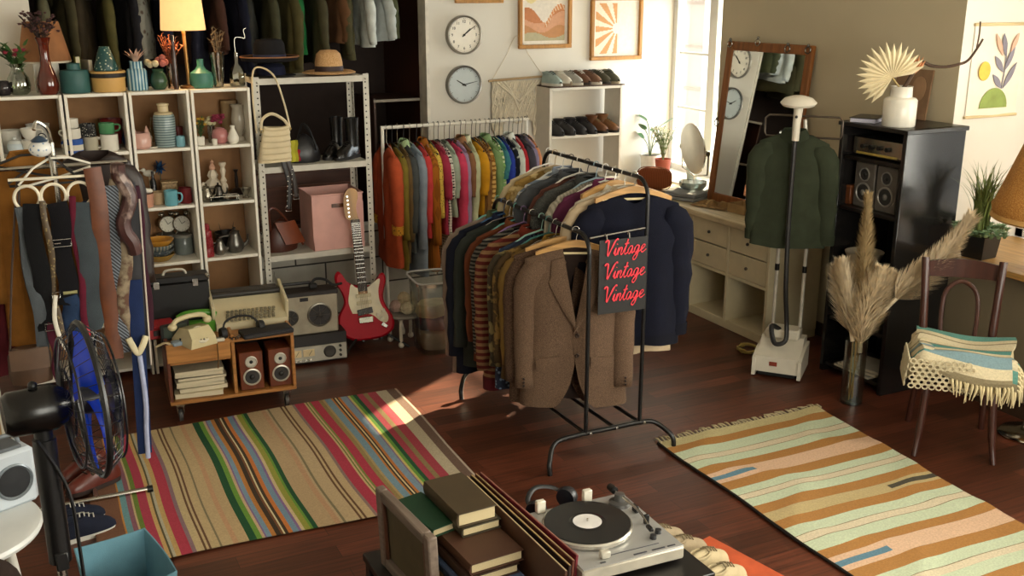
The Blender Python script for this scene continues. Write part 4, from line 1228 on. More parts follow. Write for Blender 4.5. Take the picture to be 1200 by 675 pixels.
def sprigs(mb, base, n, h, spread, w, seed, leaf=None, r=.0018):
    rnd = random.Random(seed); tips = []
    for i in range(n):
        a = rnd.uniform(0, 6.28); s_ = spread * math.sqrt(rnd.random())
        tip = (base[0] + s_ * cos(a), base[1] + s_ * sin(a), base[2] + h * rnd.uniform(.75, 1.1))
        mid = (base[0] + s_ * .35 * cos(a), base[1] + s_ * .35 * sin(a), base[2] + h * .55)
        pts = bez([base, mid, tip], 4)
        mb.tube(pts, r, 5); tips.append(tip)
        if leaf:
            for k in range(2, len(pts), 1):
                b = rnd.uniform(0, 6.28); p = Vector(pts[k])
                mb.blade(p, p + Vector((cos(b), sin(b), rnd.uniform(.1, .9))) * leaf, w, (0, 0, .1 * leaf), 3)
    return tips


def sx(u, v, y=6.2): return atY(u, v, y)[0]


YS = 6.21
TZ = TOPZ + .001
WHT = ceramic('#e8e2d3')
G = 'ornaments along the top of the white shelves'
# --- on top of the white shelves, from the picture edge
def top(u, y=YS): return (atY(u, 105, y)[0], y, TZ)

lathe_thing('glass_vase', 'dark smoked glass pot at the picture edge on top of the shelves', 'vase', top(4), hollow([(.03, 0), (.045, .02), (.045, .05), (.034, .075)]), M('#2a2426', rough=.12), group=G)
p = top(23)
t = T('flower_vase', 'ribbed clear glass vase of pink flowers on top of the shelves', 'vase', p, 0, G)
MB().lathe(hollow([(.034, 0), (.05, .015), (.056, .05), (.05, .09), (.03, .125), (.027, .145), (.034, .165)]), n=40, rip=.05, rk=14).build('body', glass('#dfe6d6', .2), t)
m = MB(); tips = sprigs(m, (0, 0, .02), 9, .22, .06, .012, 3, leaf=.04); m.build('stems', M('#4c6b34', rough=.6), t)
m = MB()
for i in range(7): flower(m, (.045 * cos(i * 2.4) * (i > 0), .04 * sin(i * 2.4) * (i > 0), .205 + .012 * (i % 3)), .03, 7, seed=i)
m.build('blossoms', M('#c0475c', rough=.7, var=.3), t)
m = MB(); rnd = random.Random(8)
for i in range(16):
    a = rnd.uniform(1.8, 4.2); d = Vector((cos(a), .3 * sin(a), rnd.uniform(.3, 1.2))); b = Vector((-.02, 0, .17 + .02 * (i % 3)))
    m.blade(b, b + d * rnd.uniform(.06, .1), .02, (0, 0, .01), 4)
m.build('leaves', M('#3d6a35', rough=.5), t)

t = T('table_lamp', 'table lamp with brown tapered shade and white base, behind the amber vase', 'lamp', top(57, 6.36))
MB().lathe([(.09, 0), (.09, .15), (.088, .155), (.02, .16), (.018, .19)], n=4, rot=Euler((0, 0, PI / 4))).build('base', ceramic('#e9e4d3'), t)
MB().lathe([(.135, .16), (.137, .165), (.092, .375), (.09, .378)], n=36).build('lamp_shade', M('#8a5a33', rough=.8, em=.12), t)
MB().lathe([(.1365, .158), (.138, .168)], n=36).build('shade_trim', M('#e9dfc8', rough=.6), t)

p = top(57, 6.17)
t = T('amber_vase', 'tall amber glass vase of dried dark flowers on top of the shelves', 'vase', p, 0, G)
MB().lathe(hollow([(.042, 0), (.052, .02), (.056, .05), (.05, .09), (.03, .15), (.024, .2), (.027, .26), (.04, .3)]), n=36).build('body', M('#5e1f0e', rough=.07, var=.25, coat=.6), t)
m = MB(); tips = sprigs(m, (0, 0, .2), 22, .2, .1, .008, 5, leaf=.03); m.build('stems', M('#3d2c28', rough=.8), t)
m = MB(); rnd = random.Random(4)
for q in tips:
    for k in range(3): flower(m, (q[0] + rnd.uniform(-.03, .03), q[1] + rnd.uniform(-.02, .02), q[2] + rnd.uniform(-.04, .02)), rnd.uniform(.014, .022), 5, seed=k)
m.build('dried_blossoms', M('#6d4a48', rough=.9, var=.45, scale=40.), t)

lathe_thing('teal_jar', 'squat matte teal jar with narrow neck on top of the shelves', 'jar', top(89), [(0, 0), (.073, 0), (.077, .008), (.077, .105), (.07, .122), (.036, .124), (.034, .155), (.037, .158), (.026, .158), (.024, .11), (0, .11)], M('#2f5d5a', rough=.5, var=.1), group=G)
for k, (c, z0_, h, lb) in enumerate((('#8ea53f', 0, .19, 'lime green'), ('#b9a890', 0, .17, 'beige'))):
    bk = T('book', lb + ' book standing behind the teal jar', 'book', (top(94 + 10 * k, 6.33)[0], 6.33, TZ), .3 * k)
    MB().box((0, 0, h / 2), (.026, .13, h), bev=.003).build('cover', M('#8b9a3e' if k == 0 else '#9a8b86', rough=.6), bk)
    MB().box((0, -.003, h / 2 + .002), (.02, .128, h - .004), bev=.001).build('pages', M('#dfd3b5', rough=.8), bk)
# hat box and patterned vase
p = top(128, 6.22)
hb = T('hat_box', 'round cream hat box with black band on top of the shelves', 'box', p, 0)
MB().lathe([(0, 0), (.088, 0), (.09, .004), (.09, .075), (0, .075)], n=40).build('body', M('#cfa35c', rough=.6, var=.08), hb)
MB().lathe([(0, .07), (.093, .07), (.094, .1), (.096, .106), (.094, .112), (0, .112)], n=40).build('lid', M('#cfa35c', rough=.6, var=.08), hb)
MB().lathe([(.0915, .076), (.0955, .08), (.0955, .1), (.0915, .104)], n=40).build('black_band', M('#191613', rough=.6), hb)
lathe_thing('patterned_vase', 'teal and cream patterned cone vase standing on the hat box', 'vase', (p[0] - .005, p[1], p[2] + .113), hollow([(.062, 0), (.066, .01), (.05, .06), (.034, .11), (.028, .125), (.03, .13)]), M('#244f4d', pat='floral', col2='#c9cdb2', scale=60., rough=.4), group=G)
p = top(162)
t = T('striped_jar', 'blue striped ceramic jar with dried thistle heads on top of the shelves', 'jar', p, 0, G)
MB().lathe(hollow([(.052, 0), (.056, .006), (.056, .105), (.048, .118), (.036, .122), (.034, .155), (.037, .16)]), n=40).build('body', M('#2f6f8c', pat='vstripe', col2='#b9cfd0', scale=18., rough=.3), t)
m = MB()
for i in range(16):
    a = i * 2.4; r_ = .03 + .02 * (i % 2); m.blade((0, 0, .15), (r_ * 1.4 * cos(a), r_ * 1.4 * sin(a), .205 + .012 * (i % 3)), .012, (0, 0, .01), 3)
m.build('thistle_heads', M('#c9a592', rough=.9, var=.3), t)
p = top(187)
t = T('rose_vase', 'small green vase with cream and pink roses on top of the shelves', 'vase', p, 0, G)
MB().lathe(hollow([(.03, 0), (.046, .02), (.05, .05), (.04, .085), (.03, .1), (.036, .115)]), n=28).build('body', M('#2f4c35', rough=.25), t)
for nm, c, pts in (('cream_roses', '#d8c9a2', [(-.04, -.01, .14), (-.015, -.03, .145), (-.05, .02, .15)]), ('pink_roses', '#b86a60', [(.025, -.02, .145), (.045, .01, .15), (.01, .02, .16), (.03, 0, .175)])):
    m = MB()
    for q in pts: m.ball(q, .02, 8, 6); flower(m, q, .027, 6)
    m.build(nm, M(c, rough=.8, var=.25, scale=50.), t)
p = top(203, 6.25)
t = T('dried_bundle', 'glass jar of dried copper branches behind the lit lamp stem', 'vase', p, 0, G)
MB().lathe(hollow([(.028, 0), (.03, .01), (.03, .12), (.026, .14)]), n=20).build('body', glass('#cdb08c', .25), t)
m = MB(); sprigs(m, (0, 0, .02), 26, .27, .075, .006, 12, leaf=.02); m.build('branches', M('#8a4a28', rough=.8, var=.4), t)
p = top(222, 6.22)
t = T('table_lamp', 'lit table lamp with glowing cream drum shade and thin brass stem', 'lamp', p)
MB().lathe([(0, 0), (.05, 0), (.05, .012), (.014, .02)], n=28).build('base', M('#6a4a28', rough=.35, metal=.6), t)
MB().tube([(0, 0, .015), (-.006, 0, .34)], .0105, 10).build('stem', M('#8f6a3a', rough=.35, metal=.7), t)
sh = MB(); sh.lathe([(.122, .325), (.124, .33), (.11, .52), (.108, .523)], c=(-.006, 0, 0), n=40); sh.build('lamp_shade', M('#e6b877', rough=.8, em=1.0, var=.05), t)
MB().ball((-.006, 0, .41), .03).build('bulb', M('#ffdca0', em=6.), t)
lp = bpy.data.lights.new('lamp_glow', 'POINT'); lp.energy = 5; lp.color = (1, .7, .38); lp.shadow_soft_size = .04
lo = bpy.data.objects.new('lamp_glow', lp); COL.objects.link(lo); lo.parent = t; lo.location = (-.006, 0, .3)
t = T('dark_bottle', 'small dark bottle in front of the copper branches', 'bottle', top(207, 6.16), 0, G)
MB().lathe(hollow([(.014, 0), (.015, .01), (.015, .2), (.008, .24), (.008, .28)]), n=16).build('body', M('#3a2015', rough=.2), t)
MB().lathe([(.0095, .275), (.0095, .3), (0, .3)], n=14).build('stopper', M('#14110f', rough=.5), t)
lathe_thing('teal_bottle_vase', 'sea green bottle vase with short neck on top of the shelves', 'vase', top(237), [(0, 0), (.058, 0), (.066, .01), (.068, .05), (.06, .085), (.03, .105), (.018, .125), (.019, .16), (.021, .162), (.014, .162), (.012, .11), (0, .11)], M('#3f7a68', rough=.45, var=.08), group=G)
p = top(257)
t = T('tall_glass', 'flared tall glass vase of dried sprigs on top of the shelves', 'vase', p, 0, G)
MB().lathe(hollow([(.026, 0), (.028, .01), (.045, .19), (.047, .2)]), n=28).build('body', glass('#e6e2cf', .3), t)
m = MB(); sprigs(m, (0, 0, .03), 12, .28, .05, .006, 21, leaf=.03); m.build('sprigs', M('#6b5a44', rough=.8, var=.4), t)
p = top(279)
t = T('glass_decanter', 'cut glass decanter with thin neck on top of the shelves', 'bottle', p, 0, G)
MB().lathe(hollow([(.036, 0), (.042, .012), (.042, .08), (.028, .11), (.012, .13), (.011, .19), (.017, .195)]), n=16, rip=.06, rk=8).build('body', glass('#dfe4d8', .3), t)
MB().tube(bez([(0, 0, .18), (.0, .0, .27), (.03, 0, .28), (.06, .0, .275), (.055, .0, .32), (.07, 0, .33)], 5), .0022, 5).build('bent_wire', steel('#8c8a80'), t)

# --- row 4 (upper cells)
def cell(u, row, y=6.2): return (atY(u, 170, y)[0], y, ROWS[row] + .001)
def inrow(u, row, y=6.2):
    vv = [0, 372, 304, 238, 171][row]
    return (atY(u, vv, y)[0], y, ROWS[row] + .001)
C4 = 'white crockery in the upper cell'
for k, (u, r_, h, c, y, nm) in enumerate(((47, .06, .15, '#cfcdc6', 6.3, 'large pale grey tub behind the white cups'), (14, .055, .13, '#dad6cb', 6.25, 'white ribbed tub at the picture edge'))):
    lathe_thing('crock', nm, 'tub', inrow(u, 4, y), hollow([(r_ * .85, 0), (r_ * .9, .01), (r_ * 1.02, h), (r_ * 1.05, h + .004)]), ceramic(c), group=C4)
q = inrow(18, 4, 6.17); lathe_thing('sugar_bowl', 'pale blue white lidded bowl low in the crockery cell', 'bowl', q, hollow([(.03, 0), (.04, .02), (.042, .06), (.036, .07)]), ceramic('#c3cfd4'), group=C4, parts=[('lid', [(.038, .07), (.03, .085), (.008, .092), (.01, .104), (0, .108)], ceramic('#d8dcd8'))])
q = inrow(37, 4, 6.17)
lathe_thing('stacked_bowl', 'white bowl beneath the topmost teacup', 'bowl', q, hollow([(.025, 0), (.03, .008), (.05, .05), (.055, .085)]), WHT, group=C4)
mug('white teacup topmost of the crockery stack', (q[0] - .005, q[1], q[2] + .088), WHT, .3, .042, .06, group=C4, cup=True)
mug('white teacup with handle facing right, under the leaning cup', inrow(44, 4, 6.14), WHT, .2, .04, .065, group=C4, cup=True)
q = inrow(5, 4, 6.16); lathe_thing('saucer', 'stack edge of a white saucer at the picture edge', 'saucer', q, hollow([(.03, 0), (.06, .012)]), WHT, group=C4)

GM = 'mugs and cups on the white shelves'
q = inrow(88, 4, 6.16)
mug('white and cobalt blue painted mug, lowest of its stack', q, M('#2f57a6', pat='hstripe', col2='#e2dccb', scale=5., rough=.25), 2.6, .044, .078)
mug('plain white cup standing on the cobalt blue mug', (q[0] - .005, q[1], q[2] + .08), WHT, 2.8, .042, .055)
mug('white bowl cup topmost beside the black cup', (q[0] - .008, q[1] + .02, q[2] + .137), WHT, 2.2, .04, .05)
q = inrow(107, 4, 6.19)
mug('oatmeal grey mug under the black dotted cup', q, ceramic('#b5ad98'), -.3, .04, .082)
mug('black cup with pale dots, stacked on the grey mug', (q[0] - .008, q[1], q[2] + .084), M('#1b1c1e', pat='floral', col2='#cfcabd', scale=90., rough=.3), 2.5, .042, .07)
q = inrow(129, 4, 6.17)
mug('large white mug with its handle toward the grey mug', q, WHT, PI * .98, .048, .092)
mug('leaf green cup standing on the large white mug', (q[0] - .008, q[1] + .005, q[2] + .095), ceramic('#4f8a5c'), 0., .042, .06)
lathe_thing('red_bowl', 'dark red bowl at the back behind the green cup', 'bowl', inrow(133, 4, 6.33), hollow([(.03, 0), (.05, .03), (.06, .15), (.062, .16)]), M('#7a1f20', rough=.3), group=GM)

# unit three, upper cell
GV = 'vases on the white shelves'
q = inrow(166, 4, 6.18)
t = T('cat_vase', 'pale pink ceramic vase with two pointed ears', 'vase', q, 0, GV)
MB().lathe(hollow([(.045, 0), (.058, .012), (.06, .05), (.052, .085), (.046, .09)]), n=28).build('body', ceramic('#d8a99a'), t)
for s_ in (-1, 1): MB().lathe([(.018, .08), (.01, .105), (0, .13)], c=(s_ * .035, 0, 0), n=12).build('ear', ceramic('#d8a99a'), t)
t = T('glass_cone', 'clear narrow glass pyramid beside the pink ear vase', 'ornament', inrow(180, 4, 6.16), .5, GV)
MB().lathe([(.024, 0), (.006, .165), (.008, .172), (0, .174)], n=4).build('body', glass('#e2e6da', .3), t)
MB().lathe([(.027, 0), (.027, .008), (.02, .01)], n=4).build('foot', ceramic('#d9d2c0'), t)
q = inrow(195, 4, 6.2)
t = T('bottle_vase', 'big grey glazed bottle vase with cream neck in the upper cell', 'vase', q, 0, GV)
MB().lathe([(0, 0), (.057, 0), (.061, .006), (.061, .165), (.054, .185)], n=36).build('body', M('#5f7176', pat='hstripe', col2='#9fb0ac', scale=22., rough=.3), t)
MB().lathe([(.0545, .184), (.05, .195), (.03, .2), (.03, .232), (.034, .236), (.034, .246), (.024, .246), (.022, .2)], n=28).build('neck', ceramic('#d8c49a'), t)
mug('tiny sky blue beaker beside the big grey vase', inrow(212, 4, 6.16), ceramic('#7fb0bb'), 1.2, .026, .06)
lathe_thing('red_beaker', 'dark red beaker behind the sky blue one', 'cup', inrow(210, 4, 6.28), hollow([(.025, 0), (.03, .1)]), M('#6a2422', rough=.3), group=GM)
lathe_thing('blue_jug', 'dark blue jug half hidden at the side of the upper cell', 'jug', inrow(153, 4, 6.3), hollow([(.03, 0), (.045, .04), (.03, .11), (.028, .14)]), ceramic('#33557d'), group=GV)

# unit four, upper cell
q = inrow(236, 4, 6.16)
t = T('flower_pot', 'small white pot of yellow artificial flowers', 'pot plant', q)
MB().lathe(hollow([(.022, 0), (.026, .006), (.028, .05)]), n=4, rot=Euler((0, 0, .7))).build('pot', WHT, t)
m = MB(); tips = sprigs(m, (0, 0, .03), 6, .11, .03, .006, 2, leaf=.03); m.build('stems', M('#4d6a35'), t)
m = MB()
for i, tp in enumerate(tips): flower(m, tp, .022, 6)
m.build('blossoms', M('#e0b64a', rough=.7, var=.2), t)
q = inrow(249, 4, 6.24)
t = T('flower_pot', 'slim glass of cream artificial roses behind the white egg cup', 'vase', q)
MB().lathe(hollow([(.02, 0), (.022, .1)]), n=18).build('pot', glass('#dcd8c4', .3), t)
m = MB(); tips = sprigs(m, (0, 0, .04), 5, .1, .025, .006, 7); m.build('stems', M('#5d7440'), t)
m = MB()
for tp in tips: m.ball(tp, .017, 8, 6); flower(m, tp, .025, 6)
m.build('blossoms', M('#d9cfa0', rough=.7, var=.2), t)
q = inrow(259, 4, 6.2)
t = T('pink_vase', 'round dusty pink vase with raspberry blossoms', 'vase', q, 0, GV)
MB().lathe(hollow([(.03, 0), (.045, .015), (.05, .045), (.04, .075), (.026, .085), (.027, .09)]), n=28).build('body', ceramic('#c07f7c'), t)
m = MB(); rnd = random.Random(3)
for i in range(12): flower(m, (rnd.uniform(-.035, .035), rnd.uniform(-.03, .03), .11 + rnd.uniform(0, .05)), .026, 7)
m.build('blossoms', M('#b94a66', rough=.8, var=.35, scale=50.), t)
lathe_thing('bud_vase', 'small white bud vase before the tall urn', 'vase', inrow(274, 4, 6.15), hollow([(.02, 0), (.032, .015), (.034, .035), (.02, .07), (.012, .09), (.015, .105)]), WHT, group=GV)
lathe_thing('egg_cup', 'tiny white egg cup at the front of the upper cell', 'cup', inrow(252, 4, 6.13), hollow([(.014, 0), (.016, .035)]), WHT, group=GM)
lathe_thing('urn', 'tall pale grey footed urn in the upper cell', 'urn', inrow(282, 4, 6.26), hollow([(.036, 0), (.034, .012), (.016, .03), (.02, .05), (.044, .09), (.046, .13), (.034, .19), (.046, .215)]), ceramic('#b5ab98'), group=GV)
lathe_thing('round_box', 'round tan box at the back behind the urn', 'box', inrow(272, 4, 6.38), [(0, 0), (.05, 0), (.05, .23), (0, .23)], M('#a88a62', rough=.7), group=GV)

# --- row 3
q = inrow(170, 3, 6.16)
def planter(label, q, c, r=.05, h=.075):
    return lathe_thing('planter', label, 'planter', q, hollow([(r * .86, 0), (r * .9, .004), (r, h)]), ceramic(c), group='planters on the white shelves')
planter('peach pink planter in the third row, left of the cream one', q, '#d39a80', .052, .078)
planter('cream planter between the peach planter and the blue mug', inrow(187, 3, 6.22), '#c9ae88', .046, .07)
mug('light blue mug with handle turned right', inrow(201, 3, 6.14), ceramic('#6fb0bd'), -.4, .038, .088)
mug('dark red mug at the side of the third row', inrow(218, 3, 6.18), M('#6e1f22', rough=.25), 2.4, .038, .09)
t = T('perfume_bottle', 'amber perfume bottle with glass stopper', 'bottle', inrow(164, 3, 6.3))
MB().box((0, 0, .12), (.05, .03, .07), bev=.005).build('body', M('#b98a34', rough=.1, coat=.5), t)
MB().box((0, 0, .04), (.09, .07, .08), bev=.004).build('stand', M('#4a3a2a', rough=.6), t)
MB().lathe([(.008, .155), (.008, .168), (.014, .172), (.014, .196), (0, .2)], n=16).build('stopper', glass('#e6e2d2', .35), t)
t = T('black_bottle', 'slim black bottle behind the cream planter', 'bottle', inrow(182, 3, 6.3)); MB().lathe(hollow([(.018, 0), (.018, .12), (.008, .14), (.008, .165)]), n=18).build('body', M('#16151a', rough=.25), t); MB().lathe([(.009, .16), (.009, .18), (0, .18)], n=14).build('stopper', M('#3a3630'), t)
# bird figurine, blue paper bloom
t = T('bird_figurine', 'small white bird figurine on a stick', 'figurine', inrow(178, 3, 6.36))
MB().lathe([(.02, 0), (.02, .006), (.003, .01), (.003, .14)], n=14).build('stand', M('#c9bfa8'), t)
b = MB(); b.ball((0, 0, .16), (.034, .017, .02)); b.ball((-.03, 0, .18), .013); b.lathe([(.005, 0), (0, .018)], c=(-.042, 0, .18), n=8, rot=Euler((0, -PI / 2, 0))); b.blade((.02, 0, .16), (.075, 0, .175), .012); b.build('bird', WHT, t)
t = T('blue_bloom', 'round deep blue paper bloom in the third row', 'ornament', inrow(191, 3, 6.37))
MB().tube([(0, 0, 0), (0, 0, .17)], .003, 6).build('stem', M('#3a4a3a'), t)
m = MB()
for k in range(26):
    a = k * 2.4; z = 1 - 2 * (k + .5) / 26; r_ = math.sqrt(1 - z * z); m.blade((0, 0, .19), (.05 * r_ * cos(a), .05 * r_ * sin(a), .19 + .05 * z), .014, n=3)
m.build('petals', M('#1f4a78', rough=.6, var=.3), t)
t = T('cork_tray', 'flat cork box behind the blue mug', 'box', inrow(200, 3, 6.33)); MB().box((0, 0, .05), (.09, .06, .1), bev=.004).build('body', M('#a78a62', pat='tweed', scale=90.), t); MB().box((0, 0, .106), (.094, .064, .012), bev=.003).build('lid', M('#b5986e', pat='tweed', scale=90.), t)
t = T('shoe_figurine', 'white porcelain shoe figurine lying on the peach planter', 'figurine', (q[0] - .002, q[1], q[2] + .078)); b = MB(); b.tube(bez([(-.045, 0, .018), (-.02, 0, .02), (.02, 0, .014), (.05, 0, .012)], 5), [.012] * 4 + [.016] * 6 + [.014] * 4 + [.009] * 2, 10); b.build('body', WHT, t); MB().lathe([(.006, 0), (.01, .012)], c=(-.04, 0, 0), n=10).build('heel', WHT, t)

# figurines, unit four
t = T('mantel_clock', 'ornate white porcelain mantel figurine with scrolls', 'figurine', inrow(252, 3, 6.3))
m = MB(); m.lathe([(.055, 0), (.058, .012), (.04, .03), (.05, .06), (.058, .075), (.045, .09), (.02, .11), (.03, .13), (.02, .155), (.008, .165)], n=24, rip=.12, rk=6)
for s_ in (-1, 1): m.tube(bez([(s_ * .05, 0, .02), (s_ * .078, 0, .05), (s_ * .06, 0, .085), (s_ * .045, 0, .06)], 5), .009, 8)
m.build('body', ceramic('#ded2bd'), t)
m = MB(); m.lathe([(.016, .165), (.02, .18), (.009, .2), (.012, .212), (0, .225)], n=14); m.build('finial_figure', ceramic('#d9a98e'), t)
t = T('candlestick', 'white turned candlestick beside the porcelain figurine', 'candlestick', inrow(264, 3, 6.26)); MB().lathe([(.03, 0), (.03, .008), (.012, .02), (.018, .05), (.01, .075), (.02, .1), (.01, .125), (.018, .16), (.012, .18), (.022, .2), (.02, .212), (0, .212)], n=20).build('body', ceramic('#d8c9b2'), t)
t = T('candlestick', 'dark bronze candlestick at the side of the figurine cell', 'candlestick', inrow(279, 3, 6.33)); MB().lathe([(.05, .0), (.05, .012), (.03, .025), (.01, .04), (.012, .08), (.008, .13), (.016, .15), (0, .15)], n=20).build('body', M('#2c2220', rough=.35, metal=.5), t)
def pot(label, q, mat, s_=1., lidm=None, cat='coffee pot'):
    t = T('coffee_pot', label, cat, q, 0, 'metal pots on the white shelves')
    MB().lathe([(0, 0), (.03 * s_, 0), (.044 * s_, .02 * s_), (.046 * s_, .045 * s_), (.03 * s_, .085 * s_), (.027 * s_, .1 * s_)], n=24).build('body', mat, t)
    MB().lathe([(.028 * s_, .1 * s_), (.02 * s_, .112 * s_), (.006 * s_, .12 * s_), (.009 * s_, .132 * s_), (0, .136 * s_)], n=20).build('lid', mat, t)
    MB().tube(bez([(.04 * s_, 0, .03 * s_), (.065 * s_, 0, .05 * s_), (.07 * s_, 0, .09 * s_)], 5), [.011 * s_] * 4 + [.008 * s_] * 3 + [.005 * s_] * 4, 8).build('spout', mat, t)
    MB().tube(bez([(-.03 * s_, 0, .09 * s_), (-.07 * s_, 0, .085 * s_), (-.07 * s_, 0, .035 * s_), (-.043 * s_, 0, .03 * s_)], 5), .005 * s_, 8).build('handle', mat, t)
    return t
pot('tarnished silver coffee pot at the front of the figurine cell', inrow(243, 3, 6.16), M('#8a8476', rough=.25, metal=.9), .8)
pot('dark pewter pot behind the mirrored tray', inrow(257, 3, 6.2), M('#4a4640', rough=.3, metal=.8), .75)
t = T('mirrored_tray', 'shallow glass tray with thin pale rim', 'tray', inrow(263, 3, 6.145)); MB().box((0, 0, .006), (.17, .06, .008), bev=.002).build('base', M('#40423c', rough=.1, metal=.5), t); m = MB(); m.tube([(-.085, -.03, .03), (.085, -.03, .03), (.085, .03, .03), (-.085, .03, .03)], .003, 6, closed=True)
m.build('rim', steel('#d6d2c2'), t); m = MB()
for a in (-.08, .08):
    for b_ in (-.028, .028): m.tube([(a, b_, .008), (a, b_, .03)], .002, 5)
m.build('rim_posts', steel('#d6d2c2'), t)
t = T('silver_goblet', 'small silver cup on the edge of the figurine cell', 'cup', inrow(289, 3, 6.18)); MB().lathe(hollow([(.022, 0), (.01, .012), (.02, .03), (.032, .06)]), n=22).build('body', M('#9a958a', rough=.25, metal=.9), t)

# --- row 2: bowls and clocks
GB = 'stacked bowls on the white shelves'
q = inrow(188, 2, 6.19)
zz = q[2]
for k, (lb, mt, r_) in enumerate((('mustard rimmed bowl, lowest of the stack', ceramic('#a07c3a'), .085), ('slate blue dotted bowl, second from the bottom of the stack', M('#525a5e', pat='floral', col2='#c9c3b0', scale=60., rough=.3), .083), ('cream and blue striped bowl, second from the top of the stack', M('#a8a290', pat='vstripe', col2='#55656a', scale=16., rough=.3), .084), ('amber yellow bowl, topmost of the stack', ceramic('#c58a34'), .086))):
    lathe_thing('bowl', lb, 'bowl', (q[0], q[1], zz), hollow([(r_ * .6, 0), (r_ * .66, .004), (r_ * .95, .028), (r_, .04)], .004), mt, n=36, group=GB); zz += .0295
def alarm(label, q, face, rz):
    t = T('alarm_clock', label, 'clock', q, rz, 'twin-bell alarm clocks')
    ry = Euler((PI / 2, 0, 0))
    c = (0, 0, .065)
    MB().lathe([(0, -.02), (.048, -.02), (.052, -.015), (.052, .02), (.048, .024), (.046, .02)], c=c, n=32, rot=ry).build('case', M('#a09a8c', rough=.2, metal=.9), t)
    MB().lathe([(.046, .016), (.046, .019), (0, .019)], c=c, n=32, rot=ry).build('dial', ceramic(face), t)
    h = MB()
    for a, L in ((.6, .025), (2.0, .036)): h.tube([(0, -.021, .065), (L * cos(a), -.021, .065 + L * sin(a))], .0015, 5)
    for k in range(12): a = k * PI / 6; h.tube([(.036 * cos(a), -.0205, .065 + .036 * sin(a)), (.042 * cos(a), -.0205, .065 + .042 * sin(a))], .0012, 4)
    h.build('hands', M('#26231f'), t)
    for s_ in (-1, 1):
        MB().ball((s_ * .03, 0, .125), (.02, .02, .014)).build('bell', M('#a09a8c', rough=.2, metal=.9), t)
        MB().tube([(s_ * .025, 0, .02), (s_ * .04, 0, .0)], .005, 8).build('foot', M('#a09a8c', rough=.2, metal=.9), t)
    MB().tube(arc((0, 0, .13), .02, 0, PI, 10), .0025, 6).build('carry_loop', M('#a09a8c', rough=.2, metal=.9), t)
gj = lathe_thing('glass_jar', 'grey glass storage jar under the second alarm clock', 'jar', inrow(217, 2, 6.3), hollow([(.05, 0), (.054, .01), (.054, .1), (.05, .105)]), M('#6f7672', rough=.15), parts=[('lid', [(0, .105), (.055, .105), (.055, .12), (0, .122)], M('#8a877c', rough=.3))])
alarm('silver twin-bell alarm clock on the glass storage jar', (gj.location.x, gj.location.y, gj.location.z + .123), '#c9c4b6', -.15)
gj = lathe_thing('glass_jar', 'dark glass storage jar behind the stacked bowls', 'jar', inrow(197, 2, 6.35), hollow([(.05, 0), (.054, .01), (.054, .1), (.05, .105)]), M('#57524a', rough=.15), parts=[('lid', [(0, .105), (.055, .105), (.055, .12), (0, .122)], M('#7a766a', rough=.3))])
alarm('silver twin-bell alarm clock above the stacked bowls', (gj.location.x + .01, gj.location.y - .03, gj.location.z + .123), '#d8d4c4', .1)
t = T('carved_tower', 'dark red carved lacquer tower vase', 'vase', inrow(245, 2, 6.16)); MB().lathe([(0, 0), (.034, 0), (.034, .05), (.03, .055), (.033, .06), (.032, .11), (.027, .115), (.03, .12), (.028, .155), (.018, .165), (.02, .18), (.012, .2), (0, .2)], n=8, rip=.0).build('body', M('#8a2028', pat='floral', col2='#b8555a', scale=90., rough=.4), t)
pot('round silver sugar pot beside the carved red tower', inrow(259, 2, 6.18), M('#87837a', rough=.3, metal=.85), .8, cat='pot')
pot('tall silver teapot at the side of the lower cell', inrow(277, 2, 6.2), M('#6f6c66', rough=.3, metal=.85), 1.15)
t = T('dark_dish', 'dark carved dish with upright fins behind the silver pots', 'dish', inrow(268, 2, 6.33)); MB().lathe(hollow([(.04, 0), (.07, .05), (.075, .1)]), n=20, rip=.06, rk=5).build('body', M('#241f1e', rough=.4), t); m = MB(); m.blade((-.03, 0, .09), (-.045, 0, .17), .015); m.blade((.03, 0, .09), (.05, 0, .165), .015); m.build('fins', M('#5f564e', rough=.35, metal=.5), t)

# unit two, second row: behind the ties
t = T('small_bottle', 'small clear bottle with gold cap behind the ties', 'bottle', inrow(118, 3, 6.2)); MB().lathe(hollow([(.018, 0), (.018, .06), (.01, .075), (.01, .09)]), n=18).build('body', glass('#e2dcc8', .35), t); MB().lathe([(.012, .088), (.012, .11), (0, .11)], n=14).build('cap', M('#b08a3a', metal=.8, rough=.3), t)
lathe_thing('red_pot', 'dark red pot behind the ties', 'pot', inrow(137, 3, 6.28), hollow([(.035, 0), (.048, .04), (.044, .11)]), M('#7d2a2a', rough=.3), group=None)
lathe_thing('wooden_bowl', 'turned wooden bowl low behind the ties', 'bowl', inrow(120, 2, 6.22), hollow([(.03, 0), (.06, .05), (.07, .09)]), M('#8a5a2c', pat='wood', rough=.4))
for k, (u, c, lb) in enumerate(((262, '#b9b6ac', 'pale glass plate, upper of two in the lowest open cell'), (262, '#8f8d84', 'grey glass plate, lower of two in the lowest open cell'))):
    lathe_thing('glass_plate', lb, 'plate', (inrow(u, 1)[0], 6.2, ROWS[1] + .025 * (1 - k) + .001), hollow([(.05, 0), (.06, .008), (.1, .02)]), M(c, rough=.1), n=36, group='glass plates')
t = T('red_tin', 'flat red tin beside the glass plates', 'tin', inrow(284, 1, 6.25)); MB().box((0, 0, .02), (.08, .1, .04), bev=.004).build('body', M('#a32a22', rough=.4), t); MB().box((0, 0, .044), (.084, .104, .012), bev=.004).build('lid', M('#8f231d', rough=.4), t)
